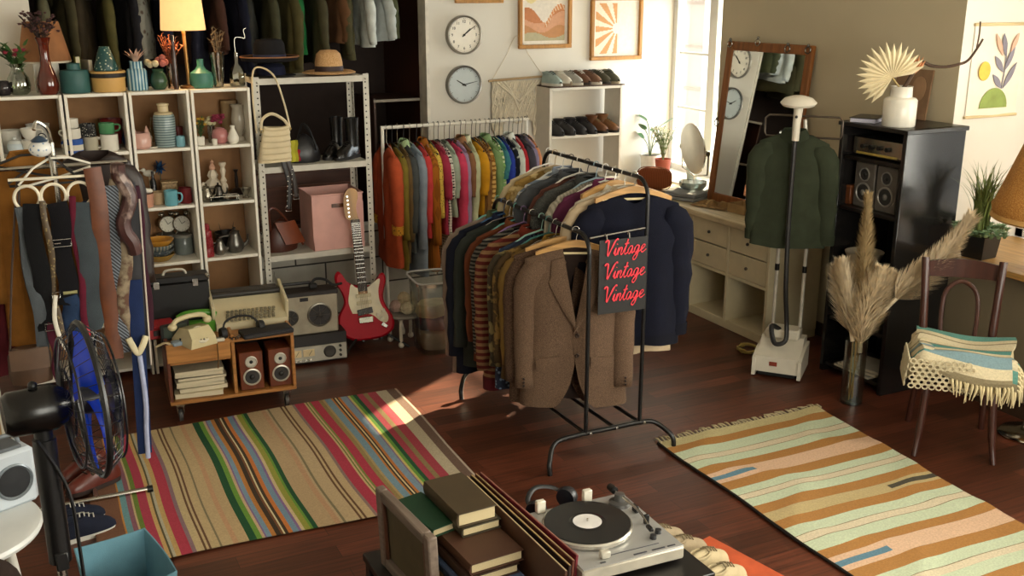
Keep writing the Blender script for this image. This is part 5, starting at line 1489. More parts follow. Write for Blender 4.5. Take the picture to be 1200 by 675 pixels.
# ------------------------------------------------------------------ on the steel rack
RZ1, RZ2, RZ3 = 1.711, 1.186, .636
t = T('navy_hat', 'dark navy hat beneath the black felt hat on the steel rack', 'hat', (1.47, 6.28, RZ1), 0, 'hats on the steel rack')
MB().lathe([(0, .004), (.1, .002), (.15, .006), (.15, .01), (.1, .012), (0, .012)], n=40, sy=.85).build('brim', cloth('#24201e'), t)
MB().lathe([(.094, .01), (.09, .06), (.07, .075), (0, .08)], n=36, sy=1.1, sx=.95).build('crown', cloth('#171a30'), t)
t = T('felt_hat', 'black felt hat with tan brim edge topmost on the steel rack', 'hat', (1.47, 6.28, RZ1 + .082), 0, 'hats on the steel rack'); t.scale = (1.1, 1.1, 1.1)
FEL = cloth('#1d1b1d')
MB().lathe([(0, .004), (.1, .002), (.15, .012), (.158, .03), (.15, .034), (.1, .012), (0, .012)], n=40, sy=.85).build('brim', FEL, t)
MB().lathe([(.094, .01), (.092, .06), (.088, .1), (.075, .122), (.04, .126), (0, .112)], n=36, sy=1.15, sx=.92).build('crown', FEL, t)
MB().lathe([(.0955, .012), (.0955, .045)], n=36, sy=1.15, sx=.92).build('ribbon', M('#232747', rough=.6), t)
MB().tube([(.158 * cos(a * PI / 20), .158 * .85 * sin(a * PI / 20), .032) for a in range(40)], .004, 6, closed=True).build('brim_edge', M('#9a6a44', rough=.7), t)
t = T('straw_hat', 'natural straw hat with dark brown band on the steel rack', 'hat', (1.82, 6.24, RZ1), .3, 'hats on the steel rack'); t.scale = (1., 1., 1.25)
STR = M('#cb9a62', pat='tweed', col2='#dfb98a', scale=320., rough=.8, bump=.5)
MB().lathe([(0, .002), (.09, .004), (.14, .016), (.165, .01), (.168, .014), (.14, .022), (.09, .012), (0, .012)], n=40, sy=.9).build('brim', STR, t)
MB().lathe([(.086, .01), (.084, .06), (.074, .1), (.05, .118), (0, .122)], n=36).build('crown', STR, t)
MB().lathe([(.0885, .012), (.087, .044)], n=36).build('ribbon', M('#3a2622', rough=.6), t)

t = T('handbag', 'cream pleated shoulder bag hung from the steel rack corner', 'bag', (1.41, 6.06, 1.23), .15); t.scale = (1.2, 1.2, 1.15)
BAG = M('#dccba6', rough=.45, var=.08)
m = MB()
def bagf(u, v):
    a = 2 * PI * u; w_ = .085 - .018 * v; d = .035 * (1 - .55 * v)
    return (w_ * sgnp(cos(a), .6) + .02 * v, d * sgnp(sin(a), .7) + .004 * sin(v * 38), .175 * v + .012 * cos(a) * cos(a) * v)
m.grid(bagf, 36, 18); m.add([bagf(j / 36, 0) for j in range(36)], [list(range(36))[::-1]]); m.add([bagf(j / 36, 1) for j in range(36)], [list(range(36))]); m.build('body', BAG, t)
MB().tube(bez([(-.06, 0, .165), (-.05, 0, .22), (.0, 0, .245), (.06, 0, .21), (.085, 0, .165)], 6), .008, 8).build('handle', BAG, t)
MB().tube(bez([(-.075, .02, .15), (-.075, .04, .35), (-.04, .08, .47), (.03, .03, .44), (.07, .01, .3), (.09, 0, .17)], 6), .005, 6).build('strap', BAG, t)
for x in (-.06, .083): MB().tube(arc((x, -.008, .165), .009, 0, 2 * PI, 10)[:-1], .002, 5, closed=True).build('ring', steel('#c9b27a'), t)

def strap(name, label, pts, wd, mat, cat, th=.003, group=None, bits=(), up=(0, 1, 0), n=5, loc=(0, 0, 0), tip=0.):
    """flat band of width wd following pts; bits: (name, MB, material)"""
    P = bez(pts, n); m = MB(); k = len(P)
    rr = [wd / 2] * k
    if tip: rr = [wd / 2 * (1 if i < k - 3 else (1 - (i - k + 3) / 3. * tip)) for i in range(k)]
    m.tube(P, rr, 8, flat=th / wd * 2, up=up)
    if not bits: return one(name, m, mat, label, cat, loc, 0, group)
    t = T(name, label, cat, loc, 0, group); m.build('band', mat, t)
    for nm, b, mt in bits: b.build(nm, mt, t)
    return t
def buckle(c, w, h, r=.0025):
    x, y, z = c; return MB().tube([(x - w / 2, y, z - h / 2), (x + w / 2, y, z - h / 2), (x + w / 2, y, z + h / 2), (x - w / 2, y, z + h / 2)], r, 6, closed=True)
BELT = M('#1b1614', rough=.4)
for k, (x, z1, c, lb) in enumerate(((1.475, .93, '#1d1815', 'black belt with steel studs hanging from the rack, left one'), (1.505, 1.0, '#2a1c14', 'dark brown belt hanging from the rack beside the studded belt'))):
    st2 = MB()
    for i in range(7): st2.ball((x + .02 * i / 7, 6.095, z1 + .02 + .03 * i), .004, 6, 4)
    strap('hanging_belt', lb, [(x - .03, 6.12, 1.31), (x, 6.105, 1.2), (x + .025, 6.1, (1.2 + z1) / 2), (x + .01 + .02 * k, 6.1, z1)], .03, M(c, rough=.4), 'belt', group='belts hanging from the steel rack', bits=[('studs', st2, steel()), ('buckle', buckle((x + .01 + .02 * k, 6.1, z1), .034, .028), steel())])
for k, (x, c, lb) in enumerate(((1.55, '#b9b23a', 'yellow green folded scarf on the rack beside the cream bag'), (1.565, '#b0263a', 'crimson folded scarf under the yellow green one'))):
    m = MB(); m.slab(lambda u, v: (x + .05 * (u - .5) + .004 * sin(v * 9), 6.15 + .014 * k - .006 * sin(u * 7), RZ2 + .02 + (.13 - .06 * k) * v), 6, 6, (0, .012, 0))
    one('folded_scarf', m, cloth(c), lb, 'scarf', group=None)
t = T('shoulder_bag', 'slouchy black shoulder bag with long straps on the steel rack', 'bag', (1.64, 6.25, RZ2))
m = MB(); m.lathe([(0, 0), (.09, 0), (.1, .03), (.085, .09), (.05, .14), (.02, .17), (0, .175)], n=28, sy=.55, rip=.05, rk=5); m.build('body', M('#171517', rough=.35), t)
for s_ in (-1, 1): MB().tube(bez([(s_ * .07, -.03, .07), (s_ * .03, -.04, .2), (0, -.02, .235), (.06, 0, .14), (.1, 0, .02)], 5), .006, 6).build('strap', M('#121112', rough=.35), t)

def shoe(label, loc, rz, upper, sole='#2a2320', boot=0., L=.26, lace=None, group=None, nm=None):
    """toe toward local -Y"""
    t = T(nm or ('boot' if boot else 'shoe'), label, 'boot' if boot else 'shoe', loc, rz, group)
    W = .042
    def hw(v): return W * (.78 + .25 * sin(PI * min(1, v * 1.05 + .02)) ** .7 - .12 * math.exp(-((v - .62) / .16) ** 2))
    n = 16
    # sole
    m = MB(); pol = []
    for i in range(n + 1): v = i / n; q = min(1, math.sqrt(max(0, 1 - (2 * v - 1) ** 6))); pol.append((hw(v) * q * 1.06, -L / 2 + L * v))
    for i in range(n, -1, -1): v = i / n; q = min(1, math.sqrt(max(0, 1 - (2 * v - 1) ** 6))); pol.append((-hw(v) * q * 1.06, -L / 2 + L * v))
    m.prism(pol, 'Z', 0, .02); m.build('sole', M(sole, rough=.7), t)
    # upper: arches along the foot
    def top(v):
        if v < .5: return .04 + .045 * (v / .5) ** 1.4
        return (.085 + (.02 if not boot else .02) * (v - .5))
    m = MB(); rows = []
    for i in range(n + 1):
        v = .015 + .97 * i / n; q = math.sqrt(max(.05, 1 - (2 * v - 1) ** 6))
        for j in range(13):
            a = PI * j / 12
            rows.append((hw(v) * q * cos(a) * (1 - .15 * sin(a)), -L / 2 + L * v, .018 + (top(v) * q) * sgnp(sin(a), .8)))
    m.add(rows, [[i * 13 + j, i * 13 + j + 1, (i + 1) * 13 + j + 1, (i + 1) * 13 + j] for i in range(n) for j in range(12)])
    m.build('upper', upper, t)
    if boot:
        m = MB(); m.lathe([(.038, .07), (.036, .1), (.038, .02 + boot * .7), (.042, boot), (.036, boot), (.03, .1)], c=(0, L * .24, 0), n=20, sy=1.3); m.build('shaft', upper, t)
    else:
        m = MB(); m.lathe([(.033, .085), (.036, .098), (.03, .1), (.024, .085)], c=(0, L * .2, 0), n=20, sy=1.7); m.build('collar', upper, t)
    m = MB()
    for k in range(4):
        v = .36 + .07 * k; y = -L / 2 + L * v; z = .024 + top(v)
        m.tube([(-.02, y, z - .008), (0, y - .004, z), (.02, y + .006, z - .008)], .0028, 5)
    m.build('laces', cloth(lace or '#2a2623'), t)
    return t

BB = M('#15120f', rough=.25)
for k, (x, y, rz, lb) in enumerate(((1.92, 6.26, .9, 'tall black leather boot on the steel rack, front of the pair'), (1.85, 6.33, .7, 'tall black leather boot on the steel rack, rear of the pair'))):
    shoe(lb, (x, y, RZ2), -rz, BB, '#1a1715', boot=.25, L=.25, group='black boots on the steel rack')

t = T('storage_box', 'square pink fabric storage box on the steel rack', 'box', (1.805, 6.29, RZ3))
PINK = cloth('#e2b0a6', bump=.2, var=.06); h = .35; w2 = .165; d2 = .15
for a, b in ((( -w2, -d2), (w2, -d2)), ((w2, -d2), (w2, d2)), ((w2, d2), (-w2, d2)), ((-w2, d2), (-w2, -d2))):
    m = MB(); dx, dy = b[0] - a[0], b[1] - a[1]; L = math.hypot(dx, dy)
    m.slab(lambda u, v: (a[0] + dx * u + (-dy / L) * .0 - (dy / L) * .004 * sin(u * PI) * sin(v * PI), a[1] + dy * u + (dx / L) * -.004 * sin(u * PI) * sin(v * PI), h * v), 6, 6, (-dy / L * .005, dx / L * .005, 0)); m.build('side', PINK, t)
MB().box((0, 0, .006), (w2 * 2 - .01, d2 * 2 - .01, .01)).build('bottom', PINK, t)
m = MB(); m.tube([(-w2, -d2, h), (w2, -d2, h), (w2, d2, h), (-w2, d2, h)], .005, 6, closed=True); m.build('rim', PINK, t)
MB().box((0, -d2 - .007, .28), (.085, .006, .024), bev=.002).build('label_holder', steel('#a58f85'), t)
t = T('leather_bag', 'slumped brown leather bag with reddish flap on the steel rack', 'bag', (1.47, 6.27, RZ3), .3)
m = MB(); m.lathe([(0, 0), (.1, 0), (.11, .04), (.085, .12), (.045, .19), (0, .205)], n=30, sy=.6, rip=.04, rk=4); m.build('body', M('#4a2214', rough=.4), t)
m = MB(); m.slab(lambda u, v: (-.07 + .14 * u + .05 * v, -.045 - .03 * v - .01 * sin(u * PI), .19 - .14 * v), 8, 6, (0, -.008, 0)); m.build('flap', M('#7a3a1c', rough=.4), t)
MB().tube(bez([(-.07, 0, .12), (-.09, -.02, .26), (-.04, -.03, .27), (.06, -.02, .15), (.13, -.04, .02)], 5), .008, 6, ).build('strap', M('#5c2a16', rough=.4), t)

# shoes on the white shoe shelf
GS = 'shoes on the white shoe shelf'
tops = [('#9fb0a8', '#d8d2c2', 'mint canvas shoe', 'leftmost'), ('#d9d0be', '#8c7a62', 'cream canvas shoe', 'second from left'), ('#a9a69c', '#cfc6b4', 'grey suede shoe', 'third from left'), ('#6d4a34', '#3a2a20', 'brown leather shoe', 'fourth from left'), ('#7c5a44', '#d6cbb8', 'tan brown shoe', 'fifth from left'), ('#4d4a38', '#2e2a22', 'olive shoe', 'sixth from left'), ('#595846', '#a89a80', 'grey green sneaker', 'rightmost')]
for k, (c, s_, nm, w_) in enumerate(tops):
    shoe(nm + ' atop the shoe shelf, ' + w_, (3.80 + .086 * k, 7.03 + .01 * (k % 2), 1.509), .25 + .1 * (k % 3), M(c, rough=.8), s_, L=.21, lace='#d9d2c2' if k % 2 else '#3a3630', group=GS)
for k, (c, nm, w_, b) in enumerate((('#231f1d', 'black ankle boot', 'leftmost on the second shelf', .1), ('#2b2624', 'charcoal ankle boot', 'second on the second shelf', .115), ('#1f1d20', 'blue black ankle boot', 'third on the second shelf', .12), ('#262224', 'dark grey ankle boot', 'fourth on the second shelf', .12), ('#6f4424', 'chestnut ankle boot', 'fifth on the second shelf', .13), ('#7c5330', 'light brown ankle boot', 'rightmost on the second shelf', .135))):
    shoe(nm + ' in the shoe shelf, ' + w_, (3.81 + .098 * k, 7.02, 1.131), .3 + .08 * (k % 3), M(c, rough=.5), '#1d1916', boot=b, L=.22, lace='#8a7a5a' if k > 3 else '#1d1916', group=GS)

# ------------------------------------------------------------------ on and in the cart
CART = Vector((.94, 5.45, 0)); cart = bpy.data.objects['media_cart']; cart.location = CART
Zc = CTZ + .001
def on(u, v, z=None): q = atZ(u, v, z if z is not None else Zc); return q
# speakers in the right bay
def speaker(label, loc, rz, w, d, h, box, cone='#c9c3b4', group=None, dark=False, base=0.):
    t = T('loudspeaker', label, 'speaker', loc, rz, group)
    MB().box((0, 0, h / 2), (w, d, h), bev=.004).build('cabinet', box, t)
    rt = Euler((PI / 2, 0, 0)); y = -d / 2
    r1, r2 = w * .38, w * .26
    z1, z2 = h * .34, h * .74
    for nm, r, z in (('woofer', r1, z1), ('tweeter', r2, z2)):
        o = MB().lathe([(r, -.004 + 0), (r, .005), (r * .86, .007), (r * .8, .002)], c=(0, y, z), n=32, rot=rt).build(nm, M(cone if not dark else '#8f8b84', rough=.35, metal=.4), t)
        MB().lathe([(r * .8, .003), (r * .34, -.002 + .0012), (r * .3, .002)], c=(0, y, z), n=32, rot=rt).build('cone', M('#2c2a28' if nm == 'woofer' or dark else '#b9b4a6', rough=.6), o)
        MB().ball((0, y - .004, z), (r * .3, r * .16, r * .3)).build('dust_cap', M('#1b1a19' if nm == 'tweeter' or not dark else '#6b6862', rough=.5), o)
    return t
SPW = M('#6d351c', pat='wood', axis='Z', rough=.4)
rc = math.radians(-4)
def cw_(x, y, z): return (CART.x + x * cos(rc) - y * sin(rc), CART.y + x * sin(rc) + y * cos(rc), z)
speaker('wooden loudspeaker in the cart bay beside the magazines', cw_(.1, -.1, .131), rc, .125, .16, .215, SPW, group='speakers in the cart')
speaker('wooden loudspeaker in the cart bay at its outer side', cw_(.255, -.1, .131), rc, .125, .16, .215, SPW, group='speakers in the cart')
zz = .131
ords = ['lowest', 'second from bottom', 'third from bottom', 'fourth from bottom', 'fifth from bottom', 'sixth from bottom', 'topmost']
mc = ['#d8c9a4', '#cfc3a6', '#b9b09a', '#d2c6aa', '#9a927e', '#cfc4a8', '#b3a98f']
for k in range(7):
    th = [.03, .024, .018, .022, .016, .022, .018][k]
    t = T('magazine', 'magazine in the cart stack, ' + ords[k], 'magazine', cw_(-.165 + .008 * ((k * 5) % 3 - 1), -.075 + .006 * (k % 3), zz), rc + .03 * ((k * 3) % 5 - 2), 'magazines in the cart bay')
    MB().box((0, 0, th / 2), (.245, .22, th - .003), bev=.001).build('pages', M('#ded2b4', pat='hstripe', col2='#b5a98c', scale=90., rough=.85), t)
    MB().box((0, 0, th - .001), (.25, .225, .0015), bev=.0005).build('cover', M(mc[k], rough=.5), t)
    zz += th + .0005

def phone(label, loc, rz, c):
    t = T('rotary_phone', label, 'telephone', loc, rz)
    m = ceramic(c)
    b = MB(); b.prism([(-.1, 0), (.1, 0), (.1, .018), (.035, .085), (-.055, .095), (-.1, .05)], 'X', -.075, .075)
    b.v = [(x * (1 - .22 * (z / .095)), y, z) for x, y, z in b.v]; b.build('body', m, t)
    R = Euler((math.radians(46), 0, 0))
    dl = MB(); dl.lathe([(.05, 0), (.05, .008), (.046, .012)], c=(0, -.066, .056), n=28, rot=R); d = dl.build('dial', M('#e6dcc4', rough=.3), t)
    hh = MB()
    for k in range(10):
        a = .6 + k * .52; q = R.to_matrix() @ Vector((.034 * cos(a), .034 * sin(a), .0125)); hh.ball((q.x, q.y - .066, q.z + .056), .006, 8, 5)
    hh.build('finger_holes', M('#6d6453', rough=.5), d)
    hs = MB(); hs.tube(bez([(-.1, .03, .1), (-.075, .03, .128), (0, .03, .138), (.075, .03, .128), (.1, .03, .1)], 5), .013, 10); hs.ball((-.1, .03, .098), (.024, .024, .02)); hs.ball((.1, .03, .098), (.024, .024, .02)); hs.build('handset', m, t)
    return t
phone('cream rotary telephone on the front of the cart', on(228, 401)[:2] + (Zc,), .35, '#d6c79c')
q = on(213, 376)
case = T('record_case', 'black hard record case with metal corners standing at the back of the cart', 'case', (.72, 5.60, Zc), rc)
MB().box((0, 0, .125), (.34, .1, .25), bev=.006).build('body', M('#0c0a09', rough=.5), case)
MB().box((0, 0, .272), (.345, .105, .038), bev=.006).build('lid', M('#100d0c', rough=.45), case)
for x in (-.165, .165):
    for z in (.01, .282): MB().ball((x, -.048, z), .014, 8, 6).build('corner_cap', steel(), case)
for x in (-.1, .1): MB().box((x, -.055, .25), (.03, .006, .04), bev=.002).build('latch', steel(), case)
MB().tube(bez([(-.06, 0, .29), (-.04, 0, .315), (.04, 0, .315), (.06, 0, .29)], 5), .007, 8).build('handle', M('#bdb5a4', rough=.4), case)
t = T('red_case', 'flat red case lying on the cart edge beside the black record case', 'case', (.60, 5.47, Zc), .1); MB().box((0, 0, .03), (.15, .12, .06), bev=.006).build('body', M('#9c1f22', rough=.4), t); MB().box((0, 0, .066), (.154, .124, .012), bev=.005).build('lid', M('#b3262a', rough=.35), t); MB().box((-.0, -.064, .035), (.09, .006, .03), bev=.002).build('dark_panel', M('#2a1414'), t)
# green phone lies on the red one's neighbour: a green push-button receiver
t = T('green_telephone', 'bright green telephone behind the cream one', 'telephone', (.80, 5.49, Zc), -.1)
b = MB(); b.prism([(-.07, 0), (.07, 0), (.065, .03), (-.02, .06), (-.07, .06)], 'X', -.09, .09); b.build('body', M('#4f8c2a', rough=.3, var=.06), t)
MB().tube(bez([(-.1, .0, .072), (-.06, .0, .09), (0, .0, .095), (.06, .0, .09), (.1, .0, .072)], 5), .018, 10).build('handset', M('#57992e', rough=.3, var=.06), t)
kb = MB()
for i in range(3):
    for j in range(3): kb.box((-.02 + .02 * i, -.045 + .016 * j - .002, .043 + .0052 * j), (.013, .01, .008), bev=.002)
kb.build('buttons', M('#2f5a1a'), t)
t = T('picture_frame', 'small dark framed card leaning behind the cream telephone', 'picture frame', on(206, 397)[:2] + (Zc,), .3); f = MB(); f.box((0, 0, .045), (.16, .012, .09), bev=.003); f.build('frame', M('#2a2a28', rough=.4), t); MB().box((0, -.0065, .045), (.13, .002, .065), bev=.0005).build('card', M('#47524a', rough=.3), t)
# electric typewriter
t = T('typewriter', 'cream electric typewriter with rows of keys at the back of the cart', 'typewriter', (1.085, 5.545, Zc), rc)
TW = M('#c9bd9a', rough=.45, var=.05)
b = MB(); b.prism([(-.16, 0), (.12, 0), (.12, .13), (.05, .14), (-.02, .085), (-.16, .04)], 'X', -.19, .19); b.build('body', TW, t)
MB().box((0, .085, .15), (.36, .07, .02), bev=.004).build('top_cover', M('#3b3834', rough=.5), t)
MB().tube([(-.2, .04, .142), (.2, .04, .142)], .017, 12).build('platen', M('#26231f', rough=.5), t)
for x in (-.2, .2):
    MB().box((x * .98, .0, .09), (.018, .26, .14), bev=.006, rot=Euler((.25, 0, 0))).build('side_cheek', TW, t)
kk = MB()
for r_ in range(4):
    for i in range(12):
        y = -.145 + .026 * r_; kk.box((-.13 + .0225 * i + .005 * r_, y, .05 + .0085 * r_), (.016, .017, .012), bev=.003)
kk.build('keys', M('#7d745c', rough=.5), t)
MB().tube([(.175, .06, .15), (.17, .08, .24)], .0025, 6).build('paper_bail', steel(), t)
# black flat case, cable and headphones in front of it
t = T('laptop_case', 'flat black case lying in front of the typewriter', 'case', on(312, 391)[:2] + (Zc,), .05); MB().box((0, 0, .015), (.27, .12, .028), bev=.008).build('body', M('#17161a', rough=.6), t); MB().tube([(-.13, -.061, .016), (.13, -.061, .016)], .002, 6).build('zip', steel('#6d6d70'), t)
q = on(277, 394); t = T('headphones', 'black headphones with coiled cable before the typewriter', 'headphones', (q[0], q[1], Zc), .2)
MB().tube(bez([(-.07, 0, .02), (-.05, .02, .08), (.02, .03, .1), (.1, .02, .085), (.14, 0, .03)], 6), .006, 8).build('headband', M('#1b1a1b', rough=.5), t)
for x in (-.07, .14): MB().lathe([(0, -.018), (.03, -.016), (.034, 0), (.03, .014), (0, .016)], c=(x, 0, .03), n=20, rot=Euler((0, PI / 2, 0))).build('ear_cup', M('#1b1a1b', rough=.6), t)
MB().tube([(-.06 + .0035 * i, -.05 - .014 * sin(i * .21) + .009 * cos(i * 1.3), .012 + .008 * sin(i * 1.3)) for i in range(60)], .0028, 5).build('coiled_cable', M('#141314', rough=.5), t)
t = T('remote_control', 'small pale remote control on the cart edge', 'remote', on(254, 400)[:2] + (Zc,), -.05); MB().box((0, 0, .009), (.08, .035, .018), bev=.004).build('body', M('#cfc8b4', rough=.5), t); MB().box((-.0, -.0, .0185), (.05, .02, .002), bev=.0005).build('buttons', M('#857f70'), t)
t = T('pocket_camera', 'small blue grey pocket camera beside the cream telephone', 'camera', on(211, 404)[:2] + (Zc,), .2); MB().box((0, 0, .012), (.085, .05, .022), bev=.006).build('body', M('#8fa0ad', rough=.4), t); MB().lathe([(.016, 0), (.014, .012), (0, .013)], c=(.015, 0, .023), n=18).build('lens', M('#26292d', rough=.2), t)
strap('crumpled_tag', 'crumpled cream paper tag at the cart corner', [(.55, 5.27, Zc + .004), (.6, 5.27, Zc + .02), (.63, 5.26, Zc + .01), (.66, 5.29, Zc + .012)], .03, M('#cbb892', rough=.8), 'paper', up=(0, 0, 1))
strap('phone_cord', 'brown flat cord hanging over the cart drawer', [(.86, 5.36, Zc + .01), (.855, 5.27, Zc + .012), (.852, 5.222, Zc - .01), (.85, 5.215, Zc - .09), (.845, 5.215, Zc - .14)], .016, M('#7a5a34', rough=.6), 'cord', up=(1, 0, 0))

# ------------------------------------------------------------------ stereo set on the floor
def disc(mb, c, r, d=.006, n=28): mb.lathe([(r, -d), (r, d), (r * .9, d + .002), (r * .85, d - .002), (0, d - .004)], c=c, n=n, rot=Euler((PI / 2, 0, 0)))
t = T('cassette_deck', 'silver cassette deck with meters and round dial on the floor', 'cassette deck', (1.53, 5.96, 0), rc)
MB().box((0, 0, .1), (.42, .22, .18), bev=.006).build('body', M('#2a2623', rough=.5), t)
for x in (-.17, .17): MB().box((x, 0, .006), (.03, .16, .01)).build('foot', black(), t)
MB().box((0, -.113, .07), (.41, .008, .1), bev=.002).build('front_panel', M('#b8b2a2', rough=.35, metal=.4), t)
for x in (-.11, -.03): 
    o = MB().box((x, -.119, .08), (.07, .006, .045), bev=.002).build('meter', M('#e0c99a', rough=.4), t)
    MB().tube([(x, -.123, .065), (x + .02, -.123, .095)], .0014, 4).build('needle', black(), o)
m = MB(); disc(m, (.1, -.118, .075), .038); m.build('tuning_dial', M('#4a4640', rough=.4, metal=.5), t)
for k in range(6): MB().box((-.17 + .03 * k, -.12, .035), (.02, .012, .012), bev=.002).build('key', steel('#d3cdbd'), t)
for k in range(3): MB().lathe([(.008, 0), (.008, .012), (0, .012)], c=(.165, -.117, .045 + .03 * k), n=14, rot=Euler((PI / 2, 0, 0))).build('knob', M('#2b2825'), t)
t = T('boombox', 'silver boombox with two round speakers and black handle, on the cassette deck', 'radio', (1.485, 5.93, .191), rc)
MB().box((0, 0, .125), (.42, .13, .25), bev=.008).build('body', M('#a9a08a', rough=.4, metal=.3), t)
MB().box((0, .0, .255), (.43, .135, .03), bev=.006).build('top_panel', M('#231f1c', rough=.5), t)
for x, r in ((-.085, .052), (.095, .075)):
    m = MB(); m.lathe([(r, -.004), (r, .008), (r * .9, .01), (r * .85, .004)], c=(x, -.066, .12), n=32, rot=Euler((PI / 2, 0, 0))); o = m.build('speaker_ring', M('#7d776a', rough=.35, metal=.6), t)
    m = MB(); m.lathe([(r * .86, .004), (r * .35, .001), (r * .3, .004), (0, .007)], c=(x, -.066, .12), n=32, rot=Euler((PI / 2, 0, 0))); m.build('cone', M('#2e2a28', rough=.6), o)
    m = MB()
    for k in range(4): a = k * PI / 4; m.tube([(x - r * .85 * cos(a), -.076, .12 - r * .85 * sin(a)), (x + r * .85 * cos(a), -.076, .12 + r * .85 * sin(a))], .0018, 5)
    m.build('grille_bars', M('#6a655b', metal=.5, rough=.4), o)
MB().tube([(-.14, 0, .262), (-.14, 0, .31), (.06, 0, .31), (.06, 0, .262)], .01, 8).build('handle', M('#1b1918', rough=.5), t)
MB().box((.005, -.07, .225), (.05, .006, .022), bev=.002).build('badge', M('#191716'), t)
t = T('cable_bundle', 'black plug and cable resting on the boombox', 'cable', (1.62, 5.92, .463)); MB().tube(bez([(-.08, 0, .012), (-.04, .02, .05), (.02, .0, .045), (.06, -.02, .012), (.12, .0, .01)], 5), .008, 8).build('cable', M('#171514'), t); MB().box((-.06, 0, .016), (.05, .03, .03), bev=.006).build('plug', M('#1d1b1a'), t)

# ------------------------------------------------------------------ red electric guitar on its stand
g = T('electric_guitar', 'red electric guitar with white pickguard on a floor stand', 'guitar', (1.9, 5.94, .075), -.12)
g.rotation_euler = (-.16, -.05, -.2); g.scale = (1.13, 1.13, 1.13)
half = [(0, 0), (-.08, .006), (-.135, .045), (-.155, .1), (-.148, .15), (-.118, .2), (-.108, .235), (-.12, .29), (-.142, .33), (-.145, .372), (-.128, .4), (-.112, .395), (-.1, .37), (-.075, .335), (-.035, .315)]
oth = [(.035, .305), (.06, .31), (.082, .33), (.105, .36), (.125, .365), (.135, .34), (.128, .3), (.112, .25), (.112, .21), (.128, .17), (.152, .12), (.158, .08), (.145, .04), (.09, .008)]
out = [(p[0], p[2]) for p in bez([(x, 0, z) for x, z in half + oth + [(0, 0)]], 4)][:-1]
m = MB()
ins = lambda P, e: [(x * (1 - e / .15), .2 + (z - .2) * (1 - e / .2)) for x, z in P]
no = len(out); L3 = [[(x, y, z) for x, z in P] for P, y in ((ins(out, .012), -.022), (out, -.012), (out, .012), (ins(out, .012), .022))]
m.add([q for l in L3 for q in l], [[k * no + i, (k + 1) * no + i, (k + 1) * no + (i + 1) % no, k * no + (i + 1) % no] for k in range(3) for i in range(no)] + [list(range(no))[::-1], [3 * no + i for i in range(no)]])
m.build('body', M('#b00c20', rough=.42, var=.08, spec=.2), g, sharp=60)
pg = [(p[0], p[2]) for p in bez([(x, 0, z) for x, z in [(-.07, .16), (-.085, .22), (-.075, .28), (-.06, .325), (-.03, .3), (.03, .3), (.085, .335), (.1, .33), (.085, .27), (.09, .2), (.125, .13), (.115, .09), (.08, .1), (.03, .145), (-.07, .16)]], 4)][:-1]
MB().prism(pg, 'Y', -.0265, -.021).build('pickguard', M('#ddd0ab', rough=.3), g)
MB().box((0, -.02, .47), (.052, .022, .42), bev=.006).build('neck', M('#a9793f', pat='wood', axis='Z', rough=.4), g)
fb = MB().box((0, -.033, .48), (.05, .008, .4), bev=.002).build('fretboard', M('#2b1a12', rough=.5), g)
m = MB()
for k in range(20): m.box((0, -.0375, .3 + .36 * (1 - .94 ** (20 - k)) / (1 - .94 ** 20)), (.05, .002, .0022), bev=.0003)
m.build('frets', steel(), fb)
hd_ = [(p[0], p[2]) for p in bez([(x, 0, z) for x, z in [(-.022, .675), (-.05, .7), (-.05, .8), (-.02, .85), (.02, .845), (.03, .81), (.012, .74), (.022, .675)]], 4)]
MB().prism(hd_, 'Y', -.026, -.01).build('headstock', M('#b98a4c', pat='wood', axis='Z', rough=.4), g)
for k in range(6): MB().lathe([(.006, 0), (.006, .01), (0, .01)], c=(-.03, -.026, .7 + .022 * k), n=10, rot=Euler((PI / 2, 0, 0))).build('tuning_peg', steel(), g)
for z, rz_ in ((.255, .0), (.215, 0), (.165, -.12)): MB().box((0, -.03, z), (.085, .01, .02 if z > .2 else .034), bev=.004, rot=Euler((0, rz_, 0))).build('pickup', M('#cdbf95' if z > .2 else '#2a2723', rough=.4), g)
MB().box((0, -.031, .118), (.08, .014, .034), bev=.003).build('bridge', steel('#a9a595'), g)
for x, z in ((.07, .14), (.09, .115), (.1, .16)): MB().lathe([(.012, 0), (.01, .014), (0, .014)], c=(x, -.026, z), n=16, rot=Euler((PI / 2, 0, 0))).build('control_knob', M('#e3d9bd', rough=.4), g)
MB().box((.1, -.027, .075), (.035, .008, .02), bev=.005, rot=Euler((0, .7, 0))).build('jack_plate', steel(), g)
m = MB()
for k in range(6): m.tube([(-.02 + .008 * k, -.042, .12), (-.015 + .006 * k, -.0405, .69)], .0006, 4)
m.build('strings', steel('#d6d2c6'), g)
t = T('guitar_stand', 'black tripod stand holding the red guitar', 'stand', (1.93, 6.02, 0))
for a in (-2.5, -.6, 1.6): MB().tube([(0, 0, .16), (.27 * cos(a), .27 * sin(a), .012)], .009, 8).build('leg', black(), t)
MB().tube([(0, 0, .0 + .1), (0, .1, .5)], .009, 8).build('mast', black(), t)
m = MB().tube([(-.06, -.09, .075), (-.06, -.02, .06), (.06, -.02, .06), (.06, -.09, .075)], .009, 8); m.tube([(0, -.02, .06), (0, 0, .14)], .009, 8); m.build('cradle', black(), t)

